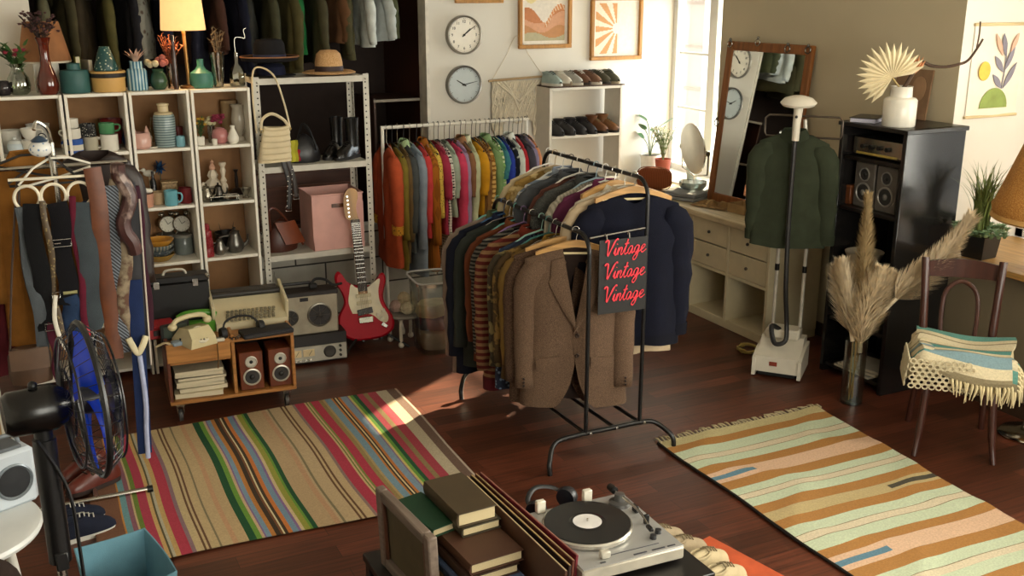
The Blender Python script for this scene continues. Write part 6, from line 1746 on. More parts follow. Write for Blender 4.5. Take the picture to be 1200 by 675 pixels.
# low white stool with curved legs and a pile of yarn balls, clear plastic bin
t = T('curved_leg_stool', 'low white stool with curled legs under the colour rail', 'stool', (2.17, 5.98, 0)); MB().lathe([(0, .195), (.125, .195), (.13, .203), (.125, .211), (0, .211)], n=32).build('seat', M('#8b857b', rough=.4), t)
for a in (-2.2, -.6, .9, 2.5):
    m = MB(); d = Vector((cos(a), sin(a), 0)); m.tube(bez([tuple(d * .05 + Vector((0, 0, .19))), tuple(d * .1 + Vector((0, 0, .17))), tuple(d * .105 + Vector((0, 0, .08))), tuple(d * .1 + Vector((0, 0, .03)))], 5), .011, 8); m.ball(tuple(d * .105 + Vector((0, 0, .02))), .02, 10, 8); m.build('leg', M('#d6ccb6', rough=.4), t)
YB = [((0, 0, .03), '#b5a687'), ((.055, .03, .04), '#cfc3a2'), ((-.05, .03, .035), '#c2a79a'), ((.0, -.05, .035), '#d3c7a8'), ((0, .01, .09), '#bfae8c')]
yn = ['beige yarn ball, middle of the pile', 'ivory yarn ball toward the plastic bin', 'pinkish yarn ball toward the guitar', 'cream yarn ball at the front of the pile', 'tan yarn ball on top of the pile']
for k, ((x, y, z), c) in enumerate(YB):
    r_ = .038; t = T('yarn_ball', yn[k], 'yarn ball', (2.17 + x, 5.98 + y, .213 + z), 0, 'yarn balls on the low stool')
    MB().ball((0, 0, 0), r_ * .95, 16, 10).build('core', cloth(c), t)
    m = MB()
    for j in range(7):
        a = j * .9; m.tube([tuple(Euler((a, a * 1.7, j)).to_matrix() @ Vector((r_ * cos(q * PI / 12), r_ * sin(q * PI / 12), 0))) for q in range(24)], .0045, 5, closed=True)
    m.build('strands', cloth(c, var=.35), t)
t = T('plastic_bin', 'clear plastic bin of pale fabric by the colour rail', 'bin', (2.29, 5.80, 0), -.1)
PL = glass('#dfe6e6', .22, .12)
m = MB(); W_, D_, H_ = .125, .16, .475
def ringp(s_, z): return [(W_ * s_ * sgnp(cos(2 * PI * j / 32), .35), D_ * s_ * sgnp(sin(2 * PI * j / 32), .35), z) for j in range(32)]
lv = [ringp(.82, .004), ringp(.9, .2), ringp(1., H_), ringp(1.07, H_), ringp(1.07, H_ - .02)]
m.add([p for l in lv for p in l], [[k * 32 + j, k * 32 + (j + 1) % 32, (k + 1) * 32 + (j + 1) % 32, (k + 1) * 32 + j] for k in range(4) for j in range(32)] + [list(range(32))[::-1]]); m.build('tub', PL, t)
m = MB(); m.tube([(x, y, z + .002) for x, y, z in ringp(1.06, H_)], .006, 6, closed=True); m.build('rim', M('#c9cbc8', rough=.3), t)
for k, (c, z0_, h_, lb) in enumerate((('#c9b08c', .02, .12, 'tan folded fabric at the bottom of the plastic bin'), ('#54626b', .145, .08, 'slate folded fabric inside the plastic bin'), ('#cfc08f', .23, .09, 'straw coloured fabric on top inside the plastic bin'))):
    m = MB(); m.lathe([(0, 0), (.085, 0), (.098, h_ * .4), (.085, h_ * .9), (0, h_)], n=24, rip=.06, rk=5, sy=1.2); one('folded_fabric', m, cloth(c), lb, 'fabric', (2.29, 5.80, z0_), k)
# ------------------------------------------------------------------ window plants and dresser top
def leafplant(t, n, h, spread, lw, ll, seed, mat, stem='#5a6a3a', base=.1):
    rnd = random.Random(seed); m = MB(); lf = MB()
    for i in range(n):
        a = i * 2.4 + rnd.uniform(-.4, .4); s_ = spread * rnd.uniform(.3, 1); z = base + h * (.3 + .7 * (i + 1) / n)
        p = (s_ * .4 * cos(a), s_ * .4 * sin(a), z * .8); q = (s_ * cos(a), s_ * sin(a), z)
        m.tube(bez([(0, 0, base * .8), p, q], 4), .003, 5)
        Q = Vector(q); d = Vector((cos(a), sin(a), rnd.uniform(-.2, .8))).normalized()
        lf.blade(Q, Q + d * ll * rnd.uniform(.8, 1.1), lw, (0, 0, ll * .08), 6, fat=.7)
    m.build('stems', M(stem, rough=.6), t); lf.build('leaves', mat, t)
def potp(r, h): return hollow([(r * .78, 0), (r * .82, .005), (r, h), (r * 1.03, h)])
t = T('rubber_plant', 'broad-leaved plant in a white pot on the window sill', 'pot plant', (4.765, 7.09, .766)); MB().lathe(potp(.085, .14), n=28).build('pot', WHT, t); MB().lathe([(0, .125), (.082, .126)], n=20).build('soil', M('#2a1d14', rough=.95), t); leafplant(t, 7, .3, .12, .035, .12, 4, M('#3f6b3c', rough=.3, var=.3), base=.12)
t = T('olive_shrub', 'bushy pale-flowered plant in a terracotta pot on the window sill', 'pot plant', (4.765, 6.9, .766)); MB().lathe(potp(.066, .13), n=28).build('pot', M('#9c4a35', rough=.7), t)
m = MB(); tp = sprigs(m, (0, 0, .1), 34, .26, .11, .006, 8, leaf=.028); m.build('sprigs', M('#6d7a4c', rough=.7, var=.3), t)
m = MB()
for q in tp: m.ball(q, .009, 6, 4)
m.build('buds', M('#d8d2b8', rough=.8), t)
t = T('trailing_plant', 'slim-leaved plant in a grey glass pot near the window mullion', 'pot plant', (4.84, 6.6, .766)); MB().lathe(potp(.05, .1), n=24).build('pot', M('#8d9a94', rough=.3), t); m = MB(); tp = sprigs(m, (0, 0, .08), 26, .24, .12, .008, 18, leaf=.04); m.build('sprigs', M('#7f8f5f', rough=.7, var=.3), t)
# round table mirror on a stand
t = T('round_mirror', 'round tilting table mirror before the window', 'mirror', (4.62, 6.3, .757), -1.72)
MB().lathe([(0, 0), (.09, 0), (.09, .01), (.02, .02)], n=28).build('base', steel('#bdbab2'), t)
MB().tube([(0, .02, .01), (0, .02, .1), (-.2, .02, .14), (-.205, .02, .3)], .007, 8).build('yoke_arm', steel('#bdbab2'), t)
MB().tube([(0, .02, .1), (.2, .02, .14), (.205, .02, .3)], .007, 8).build('yoke_arm', steel('#bdbab2'), t)
R = Euler((PI / 2 + .12, 0, 0))
MB().lathe([(.19, -.008), (.195, 0), (.19, .008), (.182, .009)], c=(0, 0, .31), n=44, rot=R).build('rim', steel('#c9c6be'), t)
MB().lathe([(.186, .003), (.186, .006), (0, .006)], c=(0, 0, .31), n=44, rot=R).build('glass', M('#eef0ee', rough=.02, metal=1., var=0.), t)
for x in (-.205, .205): MB().lathe([(.018, -.012), (.022, 0), (.018, .012)], c=(x, .01, .3), n=18, rot=Euler((0, PI / 2, 0))).build('pivot_knob', steel('#a8a69e'), t)
lathe_thing('glass_bowl', 'frosted glass bowl on the dresser before the round mirror', 'bowl', (4.5, 6.12, .757), hollow([(.04, 0), (.06, .01), (.1, .07), (.105, .1)]), glass('#dfe6e4', .35, .15))
def folded(name, label, loc, rz, w, d, h, mat, cat, seed=0):
    t = T(name, label, cat, loc, rz); n = max(2, int(h / .018)); rnd = random.Random(seed)
    for k in range(n):
        m = MB(); z0_ = h * k / n; hh = h / n * .96; a, b = rnd.uniform(-.01, .01), rnd.uniform(.9, 1.02)
        m.slab(lambda u, v: ((u - .5) * w * b + a + .004 * sin(v * 11), (v - .5) * d * b + .004 * sin(u * 9), z0_ + .004 * sin(u * 7 + k) * sin(v * 8) + (.004 if k else .005)), 10, 8, (0, 0, hh * .8)); m.build('fold', mat, t)
    return t
folded('folded_scarf', 'grey folded scarf on the dresser beside the leaning mirror', (4.37, 6.02, .757), .4, .2, .26, .05, cloth('#8b8d8c'), 'scarf', 1)
folded('folded_shirt', 'white folded shirt on the dresser under the round mirror', (4.6, 6.08, .757), .2, .15, .2, .04, cloth('#cfd3d3'), 'shirt', 2)
t = T('black_wallet', 'small black wallet on the dresser edge', 'wallet', (4.32, 6.16, .757), .5); MB().box((0, 0, .012), (.1, .14, .022), bev=.006).build('body', M('#151516', rough=.4), t); MB().box((.02, 0, .025), (.04, .05, .004), bev=.001).build('clasp', M('#2f4a44', rough=.4), t)
m = MB(); rnd = random.Random(6)
m.grid(lambda u, v: (.22 * (u - .5), .3 * (v - .5), .006 + .035 * abs(sin(u * 5 + 2 * sin(v * 6))) * sin(PI * u) * sin(PI * v) ** .5), 26, 26)
one('crumpled_scarf', m, cloth('#8a6a40', 'camo', '#a98a5c', scale=20.), 'crumpled tan scarf lying on the dresser before the leaning mirror', 'scarf', (4.4, 5.7, .757), .3)
t = T('cardboard_box', 'low open cardboard box on the dresser', 'box', (4.44, 5.45, .757), .1)
for x, y, w_, d_ in ((-.07, 0, .004, .16), (.07, 0, .004, .16), (0, -.08, .144, .004), (0, .08, .144, .004)): MB().box((x, y, .03), (w_, d_, .06), bev=.001).build('side', M('#a9895a', rough=.8), t)
MB().box((0, 0, .003), (.14, .16, .004), bev=.001).build('bottom', M('#a9895a', rough=.8), t)
t = T('corduroy_cushion', 'rust corduroy cushion standing on the dresser behind the rack', 'cushion', (4.36, 6.42, .757), -.9); t.scale = (.85, .85, .72); m = MB(); m.ball((0, 0, .12), (.16, .06, .12), 30, 16); m.v = [(x, y, max(.0, .12 + sgnp((z - .12) / .12, .6) * .12)) for x, y, z in m.v]; m.build('cover', cloth('#8f4f2c', 'vstripe', '#7a3f20', scale=20., bump=.6), t)
MB().tube([(.16 * sgnp(cos(a * PI / 16), .6), 0, .12 + .12 * sgnp(sin(a * PI / 16), .6)) for a in range(32)], .005, 6, closed=True).build('piping', cloth('#7a3f20'), t)
t = T('side_table', 'small wooden side table in front of the dresser', 'table', (4.06, 5.95, 0)); MB().box((0, 0, .62), (.28, .32, .022), bev=.004).build('tabletop', M('#b98e54', pat='wood', axis='Y', rough=.4), t)
for x in (-.12, .12):
    for y in (-.14, .14): MB().tube([(x, y, .61), (x * 1.05, y * 1.05, 0)], [.014, .011], 8).build('leg', M('#2c211a', rough=.5), t)
# baskets in the dresser cubes
for k, (y, c, lb) in enumerate(((6.33, '#3c444a', 'clear grey tub in the far dresser cube'), (5.92, '#525a5c', 'dark glass tub of cables in the dresser cube'))):
    t = T('storage_tub', lb, 'tub', (4.42, y, .062)); MB().lathe(hollow([(.14, 0), (.15, .01), (.165, .19), (.175, .2)]), n=4, rot=Euler((0, 0, PI / 4)), sy=1.0).build('tub_body', M(c, rough=.2), t); MB().lathe([(.17, .2), (.178, .205), (.17, .215), (0, .216)], n=4, rot=Euler((0, 0, PI / 4))).build('lid', M('#7a8284', rough=.3), t)
t = T('cable_coil', 'coiled yellow cable on the floor beside the steamer', 'cable', (4.07, 4.86, 0)); MB().tube([(.07 * cos(a * .4) * (1 + .04 * sin(a)), .07 * sin(a * .4), .012 + .004 * (a % 5)) for a in range(48)], .008, 6).build('coil', M('#a9924a', rough=.5), t); MB().tube(bez([(.07, 0, .012), (.1, -.12, .01), (.02, -.28, .01), (-.0, -.33, .03)], 5), .006, 6).build('lead', M('#2b2724', rough=.5), t)

# ------------------------------------------------------------------ garment steamer with the green shirt
SR = math.radians(-50)
t = T('garment_steamer', 'white upright garment steamer on the floor, steam head hooked at top', 'steamer', (4.02, 4.50, 0), SR)
SW = M('#d9d1bf', rough=.35, var=.05)
b = MB(); b.prism([(-.15, .035), (.14, .035), (.14, .2), (.03, .21), (-.02, .16), (-.15, .13)], 'X', -.125, .125); b.build('body', SW, t)
for x in (-.132, .132): MB().prism([(-.16, .01), (.15, .01), (.15, .16), (-.05, .15), (-.16, .12)], 'X', x - .01, x + .01).build('side_wing', SW, t)
MB().box((0, -.01, .022), (.23, .24, .035), bev=.005).build('base_pan', black(.6), t)
MB().box((-.02, -.153, .09), (.045, .004, .026), bev=.001).build('red_label', M('#8a3a2a', rough=.4), t)
MB().box((0, .04, .235), (.2, .13, .06), bev=.012).build('tank', SW, t)
for x in (-.075, .085): MB().tube([(x, .09, .2), (x, .09, .85), (x * .25, .09, 1.5)], .011, 10).build('pole', M('#d3cdbf', rough=.3, metal=.2), t)
for x in (-.075, .085): MB().tube([(x, .09, .6), (x, .09, .64)], .014, 10).build('pole_clamp', black(), t)
MB().tube(bez([(-.02, 0, .26), (-.06, -.05, .29), (-.03, -.09, .2), (.03, -.085, .22), (.025, -.05, .32), (.01, -.085, .55), (.0, -.095, .9), (.0, -.1, 1.3), (.0, -.09, 1.42)], 6), .014, 8).build('hose', M('#1f1d1c', rough=.5), t)
hd = MB(); hd.tube([(0, -.09, 1.40), (0, -.085, 1.5), (.004, -.075, 1.6)], [.02, .022, .026], 12); hd.build('steam_handle', SW, t)
hd = MB(); hd.lathe([(0, -.004), (.09, -.004), (.1, .01), (.08, .032), (.04, .046), (0, .05)], c=(.0, -.07, 1.6), n=28, sy=.62, rot=Euler((.25, 0, 0))); hd.build('steam_head', SW, t)
MB().ball((0, -.112, 1.535), .008, 8, 6).build('trigger', black(), t)
MB().tube([(-.19, .08, 1.40), (-.2, .08, 1.42), (-.2, .08, 1.5), (-.18, .08, 1.52), (.21, .08, 1.52), (.23, .08, 1.5), (.23, .08, 1.42), (.22, .08, 1.4)], .006, 8, closed=True).build('hanger_frame', M('#5a4f44', rough=.4, metal=.6), t)
hanger('plastic', (4.03, 4.53, 1.515), SR, 'dark hanger holding the green shirt on the steamer', col='#241f1c')
garment('shirt', 'dark olive green shirt with buttons hanging on the steamer', 'shirt', (4.015, 4.52, 1.515), SR, cloth('#363c2c', bump=.4), w=.2, L=.66, th=.035, sl=.57, sr=.066, flare=1.08, collar=cloth('#343a2a'), buttons=M('#23261c', rough=.4), seed=9, cuff=cloth('#333929'), fold=.01)

# ------------------------------------------------------------------ in and on the black cabinet
for k, (y, lb) in enumerate(((4.265, 'grey bookshelf speaker in the cabinet, nearer the steamer'), (4.10, 'grey bookshelf speaker in the cabinet, nearer the pampas vase'))):
    speaker(lb, (4.42, y, 1.021), -PI / 2, .15, .2, .255, M('#5f5850', rough=.5), group='speakers in the black cabinet', dark=True)
t = T('amplifier', 'silver amplifier on the top shelf of the black cabinet', 'amplifier', (4.44, 4.18, 1.311), -PI / 2); MB().box((0, 0, .055), (.36, .25, .1), bev=.004).build('body', M('#2b2926', rough=.4), t); MB().box((0, -.128, .06), (.36, .008, .09), bev=.002).build('front_panel', steel('#b9b3a2'), t); MB().box((.0, -.134, .02), (.3, .006, .012), bev=.001).build('display_strip', M('#b59a4a', rough=.4), t)
for k in range(4): MB().lathe([(.013, 0), (.012, .018), (0, .018)], c=(-.1 + .06 * k, -.132, .06), n=18, rot=Euler((PI / 2, 0, 0))).build('knob', black(), t)
lathe_thing('cream_bowl', 'cream lampshade-shaped bowl in the lower cabinet', 'bowl', (4.36, 4.25, .631), hollow([(.05, 0), (.06, .02), (.1, .1), (.11, .13)]), ceramic('#a99c86'))
lathe_thing('enamel_dish', 'pale enamel dish on the low cabinet shelf', 'dish', (4.36, 4.2, .351), hollow([(.05, 0), (.09, .02), (.11, .03)]), ceramic('#b9b09c'))
for k in range(3):
    t = T('magazine', 'pale magazine at the foot of the black cabinet, ' + ('lowest', 'middle', 'topmost')[k], 'magazine', (4.36 + .01 * k, 4.17 - .02 * k, .061 + .0155 * k), .1 * k, 'magazines in the black cabinet'); MB().box((0, 0, .007), (.2, .27, .013), bev=.001).build('pages', M('#c9bfa8', rough=.8), t); MB().box((0, 0, .014), (.203, .273, .0015), bev=.0005).build('cover', M(('#8f8a80', '#b3a894', '#c9c2b2')[k], rough=.4), t)
t = T('wooden_box', 'small wooden box with slats beside the grey speakers', 'box', (4.36, 4.38, 1.021)); MB().box((0, 0, .05), (.1, .05, .1), bev=.004).build('body', M('#6a3a1c', pat='wood', rough=.4), t); MB().box((0, 0, .105), (.104, .054, .012), bev=.003).build('lid', M('#7a4522', pat='wood', rough=.4), t)
CT_ = 1.501
p = (4.345, 4.085, CT_)
t = T('white_vase', 'white stepped vase of dried palm and a twisting branch on the cabinet', 'vase', p); t.scale = (1.12, 1.12, 1.12)
MB().lathe(hollow([(.074, 0), (.078, .006), (.078, .125), (.07, .135), (.052, .14), (.05, .185), (.053, .19)]), n=36).build('body', ceramic('#e2dccd'), t)
R2 = Matrix.Rotation(math.radians(-40), 4, 'Z')
def palm(c, r, a0, a1, n, mat, nm, base):
    m = MB(); C = Vector(c)
    for k in range(n):
        a = a0 + (a1 - a0) * k / (n - 1); d = Vector((cos(a), 0, sin(a))); L = r * (1 - .12 * abs(k / (n - 1) * 2 - 1)) * (1 + .05 * (k % 2))
        q = [Vector((0, 0, 0)), d * L * .55, d * L]
        pr = Vector((-sin(a), 0, cos(a))) * r * .085
        vs = [C, C + d * L * .6 + pr * 1.1, C + d * L, C + d * L * .6 - pr * 1.1, C + d * L * .5 + Vector((0, -.014, 0))]
        m.add([tuple(R2 @ x) for x in vs], [[0, 4, 1], [1, 4, 2], [2, 4, 3], [3, 4, 0]], False)
    m.build(nm, mat, t)
    MB().tube([tuple(R2 @ C), tuple(base)], .0045, 6).build('stalk', M('#b59a62', rough=.7), t)
palm((-.05, -.02, .23), .17, math.radians(22), math.radians(235), 19, M('#e3d3ac', rough=.8, var=.15), 'palm_leaf', (0, 0, .17))
palm((.045, .01, .24), .10, math.radians(55), math.radians(100), 5, M('#c98a5c', rough=.8, var=.2), 'rust_leaf', (.01, 0, .17))
d_ = [(.0, 0, .17), (.02, 0, .2), (.06, 0, .28), (.09, 0, .3), (.13, 0, .285), (.19, 0, .28), (.25, 0, .29), (.3, 0, .31), (.34, 0, .37), (.36, 0, .41)]
MB().tube([tuple(Matrix.Rotation(math.radians(-26), 4, 'Z') @ Vector(q)) for q in bez(d_, 5)], [.011 - .006 * i / 45 for i in range(46)], 7).build('branch', M('#4a3524', rough=.8), t)
MB().tube([tuple(Matrix.Rotation(math.radians(-26), 4, 'Z') @ Vector(q)) for q in bez([(.335, 0, .36), (.34, 0, .43), (.338, 0, .49)], 4)], .004, 6).build('twig', M('#5a4430', rough=.8), t)
t = T('magazine_pile', 'black magazine with pale edges lying on the cabinet', 'magazine', (4.36, 4.32, CT_), .5); MB().box((0, 0, .012), (.2, .14, .022), bev=.001).build('pages', M('#9a96b0', pat='hstripe', col2='#e0dfe6', scale=90., rough=.7), t); MB().box((0, 0, .025), (.21, .15, .004), bev=.001).build('cover', black(.3), t)
t = T('leaning_print', 'brown abstract print leaning on the taupe wall behind the white vase', 'picture', (4.66, 4.32, CT_), -PI / 2); t.rotation_euler = (-.12, 0, -PI / 2)
MB().box((0, 0, .14), (.26, .012, .28), bev=.002).build('board', M('#8a6a4c', rough=.7), t)
m = MB(); m.prism([(.07 * cos(a * PI / 14) - .04, .03 + .13 * sin(a * PI / 14)) for a in range(15)], 'Y', -.009, -.0062); m.build('arch_shape', M('#4a2a1c', rough=.8), t)
m = MB(); m.prism([(.05 * cos(a * PI / 12) + .05, .17 + .07 * sin(a * PI / 12)) for a in range(24)], 'Y', -.009, -.0062); m.build('round_shape', M('#a37e5c', rough=.8), t)

# ------------------------------------------------------------------ pampas grass in a tall glass
t = T('pampas_vase', 'tall clear glass cylinder of dried pampas grass on the floor', 'vase', (4.04, 3.93, 0))
MB().lathe(hollow([(.055, 0), (.06, .004), (.06, .36), (.062, .37)], .004), n=36).build('glass_cylinder', glass('#f0f3ef', .07), t)
MB().lathe([(0, .006), (.052, .006), (.054, .02), (0, .022)], n=28).build('thick_base', M('#4d5a55', rough=.1), t)
PM = M('#f0d9b2', rough=.95, var=.3, scale=30.)
def plume(pts, r, seed, mat, nm, s0=.12):
    rnd = random.Random(seed); P = bez(pts, 10); n = len(P); m = MB()
    for i in range(int(n * 75)):
        q = (s0 + (1 - s0) * rnd.random() ** .9) * (n - 2); k = int(q); f = q / (n - 1)
        c = Vector(P[k]).lerp(Vector(P[k + 1]), q - k); d = (Vector(P[k + 1]) - Vector(P[k])).normalized()
        a = rnd.uniform(0, 6.28); sd = d.orthogonal().normalized(); s2 = d.cross(sd)
        o = (sd * cos(a) + s2 * sin(a)); L = 1.45 * r * (.5 + .6 * sin(PI * min(1, f * 1.1 + .08))) * rnd.uniform(.7, 1.15)
        m.blade(c, c + o * L * .8 + d * L * .95, r * .05, tuple(o * .12 * L + Vector((0, 0, .06 * L))), 2)
    m.tube(P, r * .16, 6)
    o = m.build(nm, mat, t); return o
st3 = MB()
for a, b in (((0, 0, .02), (.0, .0, .42)), ((.02, .01, .02), (-.01, .0, .42)), ((-.02, .0, .02), (.02, -.02, .42)), ((0, .02, .02), (-.02, .01, .42))): st3.tube([a, b], .0028, 6)
st3.build('stems', M('#b08d4c', rough=.7), t)
plume([(0, .01, .38), (.03, .03, .62), (.035, .04, .9), (.03, .05, 1.17)], .05, 1, M('#cbb080', rough=.95, var=.3, scale=30.), 'tall_plume', .3)
plume([(.02, -.02, .4), (.1, -.12, .6), (.2, -.3, .85), (.25, -.44, 1.12)], .075, 2, M('#f3dfbd', rough=.95, var=.15, scale=30.), 'leaning_plume', .38)
plume([(-.02, .01, .36), (-.02, .06, .52), (-.01, .13, .68), (0, .16, .76)], .075, 3, M('#f3dfbd', rough=.95, var=.2, scale=30.), 'short_plume')
plume([(.01, -.02, .3), (.0, -.03, .48), (.03, -.07, .66), (.05, -.08, .76)], .085, 4, PM, 'middle_plume')
plume([(.02, -.0, .34), (.04, -.06, .5), (.07, -.1, .68), (.09, -.12, .76)], .05, 5, PM, 'small_plume')

# ------------------------------------------------------------------ bentwood chair with folded throw
CHR = math.radians(-43)
c = T('bentwood_chair', 'dark bentwood chair with a folded throw on its seat', 'chair', (4.10, 3.31, 0), CHR)
CW2 = M('#42231a', pat='wood', axis='Z', rough=.3)
MB().lathe([(0, .425), (.19, .425), (.2, .435), (.2, .45), (.19, .458), (.16, .455), (0, .452)], n=44).build('seat', CW2, c)
MB().lathe([(.17, .36), (.178, .36), (.178, .378), (.17, .378)], n=40).build('seat_ring', CW2, c)
for x in (-.15, .15):
    MB().tube(bez([(x * .95, -.12, .44), (x * 1.02, -.15, .3), (x * 1.1, -.18, .12), (x * 1.2, -.215, 0)], 5), [.021] * 6 + [.019] * 5 + [.015] * 5, 10).build('front_leg', CW2, c)
    MB().tube(bez([(x * 1.2, .235, 0), (x * 1.1, .19, .25), (x * 1.08, .17, .45), (x * 1.14, .2, .7), (x * 1.22, .245, .9)], 6), [.016] * 6 + [.021] * 10 + [.02] * 9, 10).build('rear_post', CW2, c)
MB().slab(lambda u, v: (-.185 + .37 * u, .245 + .03 * sin(u * PI) - .005, .80 + (.075 + .02 * sin(u * PI)) * v), 18, 4, (0, .02, 0)).build('crest_rail', CW2, c)
MB().tube(bez([(-.075, .165, .45), (-.085, .19, .62), (-.07, .215, .74), (0, .23, .79), (.07, .215, .74), (.085, .19, .62), (.075, .165, .45)], 6), .0115, 8).build('back_loop', CW2, c)
th = T('folded_throw', 'cream and teal folded throw with long fringe on the chair seat', 'throw', (4.10, 3.31, .459), CHR)
m = MB()
def thr(u, v, lay):
    x = -.235 + .46 * u + .012 * sin(v * 7 + lay); y = -.235 + .42 * v
    y += .03 * sin(u * 2.6 + 1.2 * lay) - .02; x += .05 * (v - .5) * (lay - .6)
    z = .02 + .027 * lay + .009 * sin(u * 7 + lay * 2) * sin(v * 6) + .014 * sin(u * 3.1 + 1 + lay) + .012 * sin(v * 4 + lay)
    ex = max(0, -.195 - x) ; ey = max(0, -.19 - y); z -= 1.4 * ex + 1.2 * ey
    return (x, y, z)
pal = ['#d6c8a2', '#5f9488', '#d9cba8', '#7f9aa0', '#cfc19c', '#4f8a80', '#d6c8a2', '#d9cba8']
for lay in range(3):
    m = MB(); N_ = 32
    for i in range(N_):
        m.col = pal[(i * 8 // N_ + lay) % 8] if (i % 8) else '#8d8062'
        m.slab(lambda u, v, i=i: thr(u, (i + v) / N_, lay), 20, 1, (0, 0, .017))
    m.build('fold', RUG, th)
fr_ = MB(); rnd = random.Random(9)
for i in range(60):
    u = i / 59; p0 = Vector(thr(1, u, 1) if i % 2 else thr(1, u, 0)); fr_.tube(bez([tuple(p0 - Vector((.01, 0, 0))), tuple(p0 + Vector((.012, rnd.uniform(-.006, .006), -.012))), tuple(p0 + Vector((.018, rnd.uniform(-.012, .012), -.06 - .03 * rnd.random())))], 3), [.006, .006, .006, .006, .005, .003, .002], 5)
for i in range(48):
    u = .42 + .58 * i / 47; p0 = Vector(thr(u, 0, i % 3)); fr_.tube(bez([tuple(p0 + Vector((0, .01, 0))), tuple(p0 + Vector((rnd.uniform(-.006, .006), -.012, -.012))), tuple(p0 + Vector((rnd.uniform(-.014, .014), -.02, -.065 - .03 * rnd.random())))], 3), [.006, .006, .006, .006, .005, .003, .002], 5)
fr_.build('fringe', cloth('#d2c298'), th)
cr = MB()
for i in range(9):
    for k in range(7):
        a = Vector((-.235 + .031 * i + .015 * (k % 2), -.247 - .002 * k, -.005 - .02 * k + .05)); cr.tube([tuple(a + Vector((.013 * cos(q * PI / 4), -.003, .012 * sin(q * PI / 4)))) for q in range(8)], .0042, 5, closed=True)
for i in range(8):
    for k in range(7):
        a = Vector((-.25 - .002 * k, -.235 + .031 * i + .015 * (k % 2), -.005 - .02 * k + .05)); cr.tube([tuple(a + Vector((-.003, .013 * cos(q * PI / 4), .012 * sin(q * PI / 4)))) for q in range(8)], .0042, 5, closed=True)
cr.build('crochet_edge', cloth('#c9bc9c'), th)

# ------------------------------------------------------------------ floor lamp and sill plants
t = T('floor_lamp', 'floor lamp with chrome disc base and wide rattan shade', 'lamp', (4.53, 3.2, 0))
MB().lathe([(0, 0), (.13, 0), (.135, .01), (.12, .025), (.05, .035), (.025, .05), (.02, .07)], n=44).build('base', steel('#b3ada0', .15), t)
MB().tube([(0, 0, .05), (0, 0, 1.55)], .011, 10).build('pole', steel('#a39c8c'), t)
SHD = M('#b5782f', pat='tweed', col2='#cf9a52', scale=240., rough=.7, bump=.8, bscale=240.)
MB().lathe([(.29, 1.14), (.3, 1.2), (.282, 1.23), (.19, 1.5), (.09, 1.68), (.05, 1.7)], n=56, rip=.012, rk=28).build('rattan_shade', SHD, t)
MB().lathe([(.292, 1.13), (.304, 1.14), (.3, 1.16)], n=48).build('shade_rim', M('#c99a58', rough=.6), t)
def bladegrass(m, base, n, h, spread, w, seed):
    rnd = random.Random(seed)
    for i in range(n):
        a = rnd.uniform(0, 6.28); s_ = spread * math.sqrt(rnd.random()); b = Vector(base) + Vector((rnd.uniform(-.03, .03), rnd.uniform(-.03, .03), 0))
        m.blade(b, b + Vector((s_ * cos(a), s_ * sin(a), h * rnd.uniform(.5, 1.05))), w, (-s_ * .25 * cos(a), -s_ * .25 * sin(a), h * .12), 6)
t = T('grass_planter', 'tall grass and pale succulents in a black square planter on the sill', 'pot plant', (4.69, 3.75, .806), .1)
MB().lathe(hollow([(.085, 0), (.09, .005), (.105, .12), (.108, .125)]), n=4, rot=Euler((0, 0, PI / 4))).build('planter', M('#1a1a1a', rough=.4), t)
m = MB(); bladegrass(m, (0, .01, .11), 90, .42, .18, .006, 3); m.build('grass', M('#6d7a3c', rough=.6, var=.45, scale=20.), t)
m = MB(); rnd = random.Random(5)
for i in range(52):
    a = rnd.uniform(0, 6.28); r_ = .15 * math.sqrt(rnd.random()); q = Vector((r_ * cos(a), r_ * sin(a), .13 + .03 * rnd.random()))
    for k in range(9): b = k * .7; m.blade(q, q + Vector((cos(b) * .028, sin(b) * .028, .022)), .009, (0, 0, .004), 3)
m.build('succulents', M('#7d9a70', rough=.5, var=.35, scale=30.), t)
m = MB(); bladegrass(m, (0, -.02, .12), 26, .03, .16, .006, 9); m.build('spider_leaves', M('#b9c48a', rough=.5), t)
t = T('white_planter', 'leafy plant in a white round pot beside the black planter', 'pot plant', (4.72, 3.40, .806)); MB().lathe(potp(.075, .12), n=28).build('pot', WHT, t); m = MB(); sprigs(m, (0, 0, .1), 28, .16, .12, .014, 31, leaf=.05); m.build('foliage', M('#4f7a58', rough=.5, var=.35), t)
# ------------------------------------------------------------------ stand of ties and belts
t = T('tie_stand', 'chrome stand with cross arm carrying ties, belts and hangers', 'stand', (.16, 4.66, 0))
CH = steel('#c2beb4', .2)
MB().tube([(0, 0, .02), (0, 0, 1.60)], .012, 10).build('pole', CH, t)
MB().tube([(-.28, 0, 1.50), (.29, 0, 1.50)], .009, 8).build('cross_arm', CH, t)
b = MB().tube([(-.24, -.12, .02), (.235, -.127, .02)], .012, 10).build('base_bar', CH, t)
MB().tube([(.215, -.127, .02), (.24, -.127, .02)], .0165, 10).build('end_cap', black(), b)
MB().tube([(0, -.13, .02), (0, .2, .02)], .012, 10).build('base_bar', CH, t)
MB().tube(bez([(0, 0, 1.6), (-.01, -.02, 1.66), (-.045, -.03, 1.69), (-.06, -.05, 1.66)], 5), .008, 8).build('top_hook', CH, t)
t = T('porcelain_ornament', 'blue and white round porcelain ornament tied to the top of the tie stand', 'ornament', (.115, 4.60, 1.585))
MB().ball((0, 0, 0), (.045, .04, .035), 20, 12).build('body', M('#dcdcd6', pat='floral', col2='#5b7ea6', scale=55., rough=.25), t)
MB().lathe([(.03, .028), (.034, .034), (.012, .05), (0, .054)], n=20).build('cap', M('#31465c', rough=.3), t)
GH = 'hangers on the tie stand'
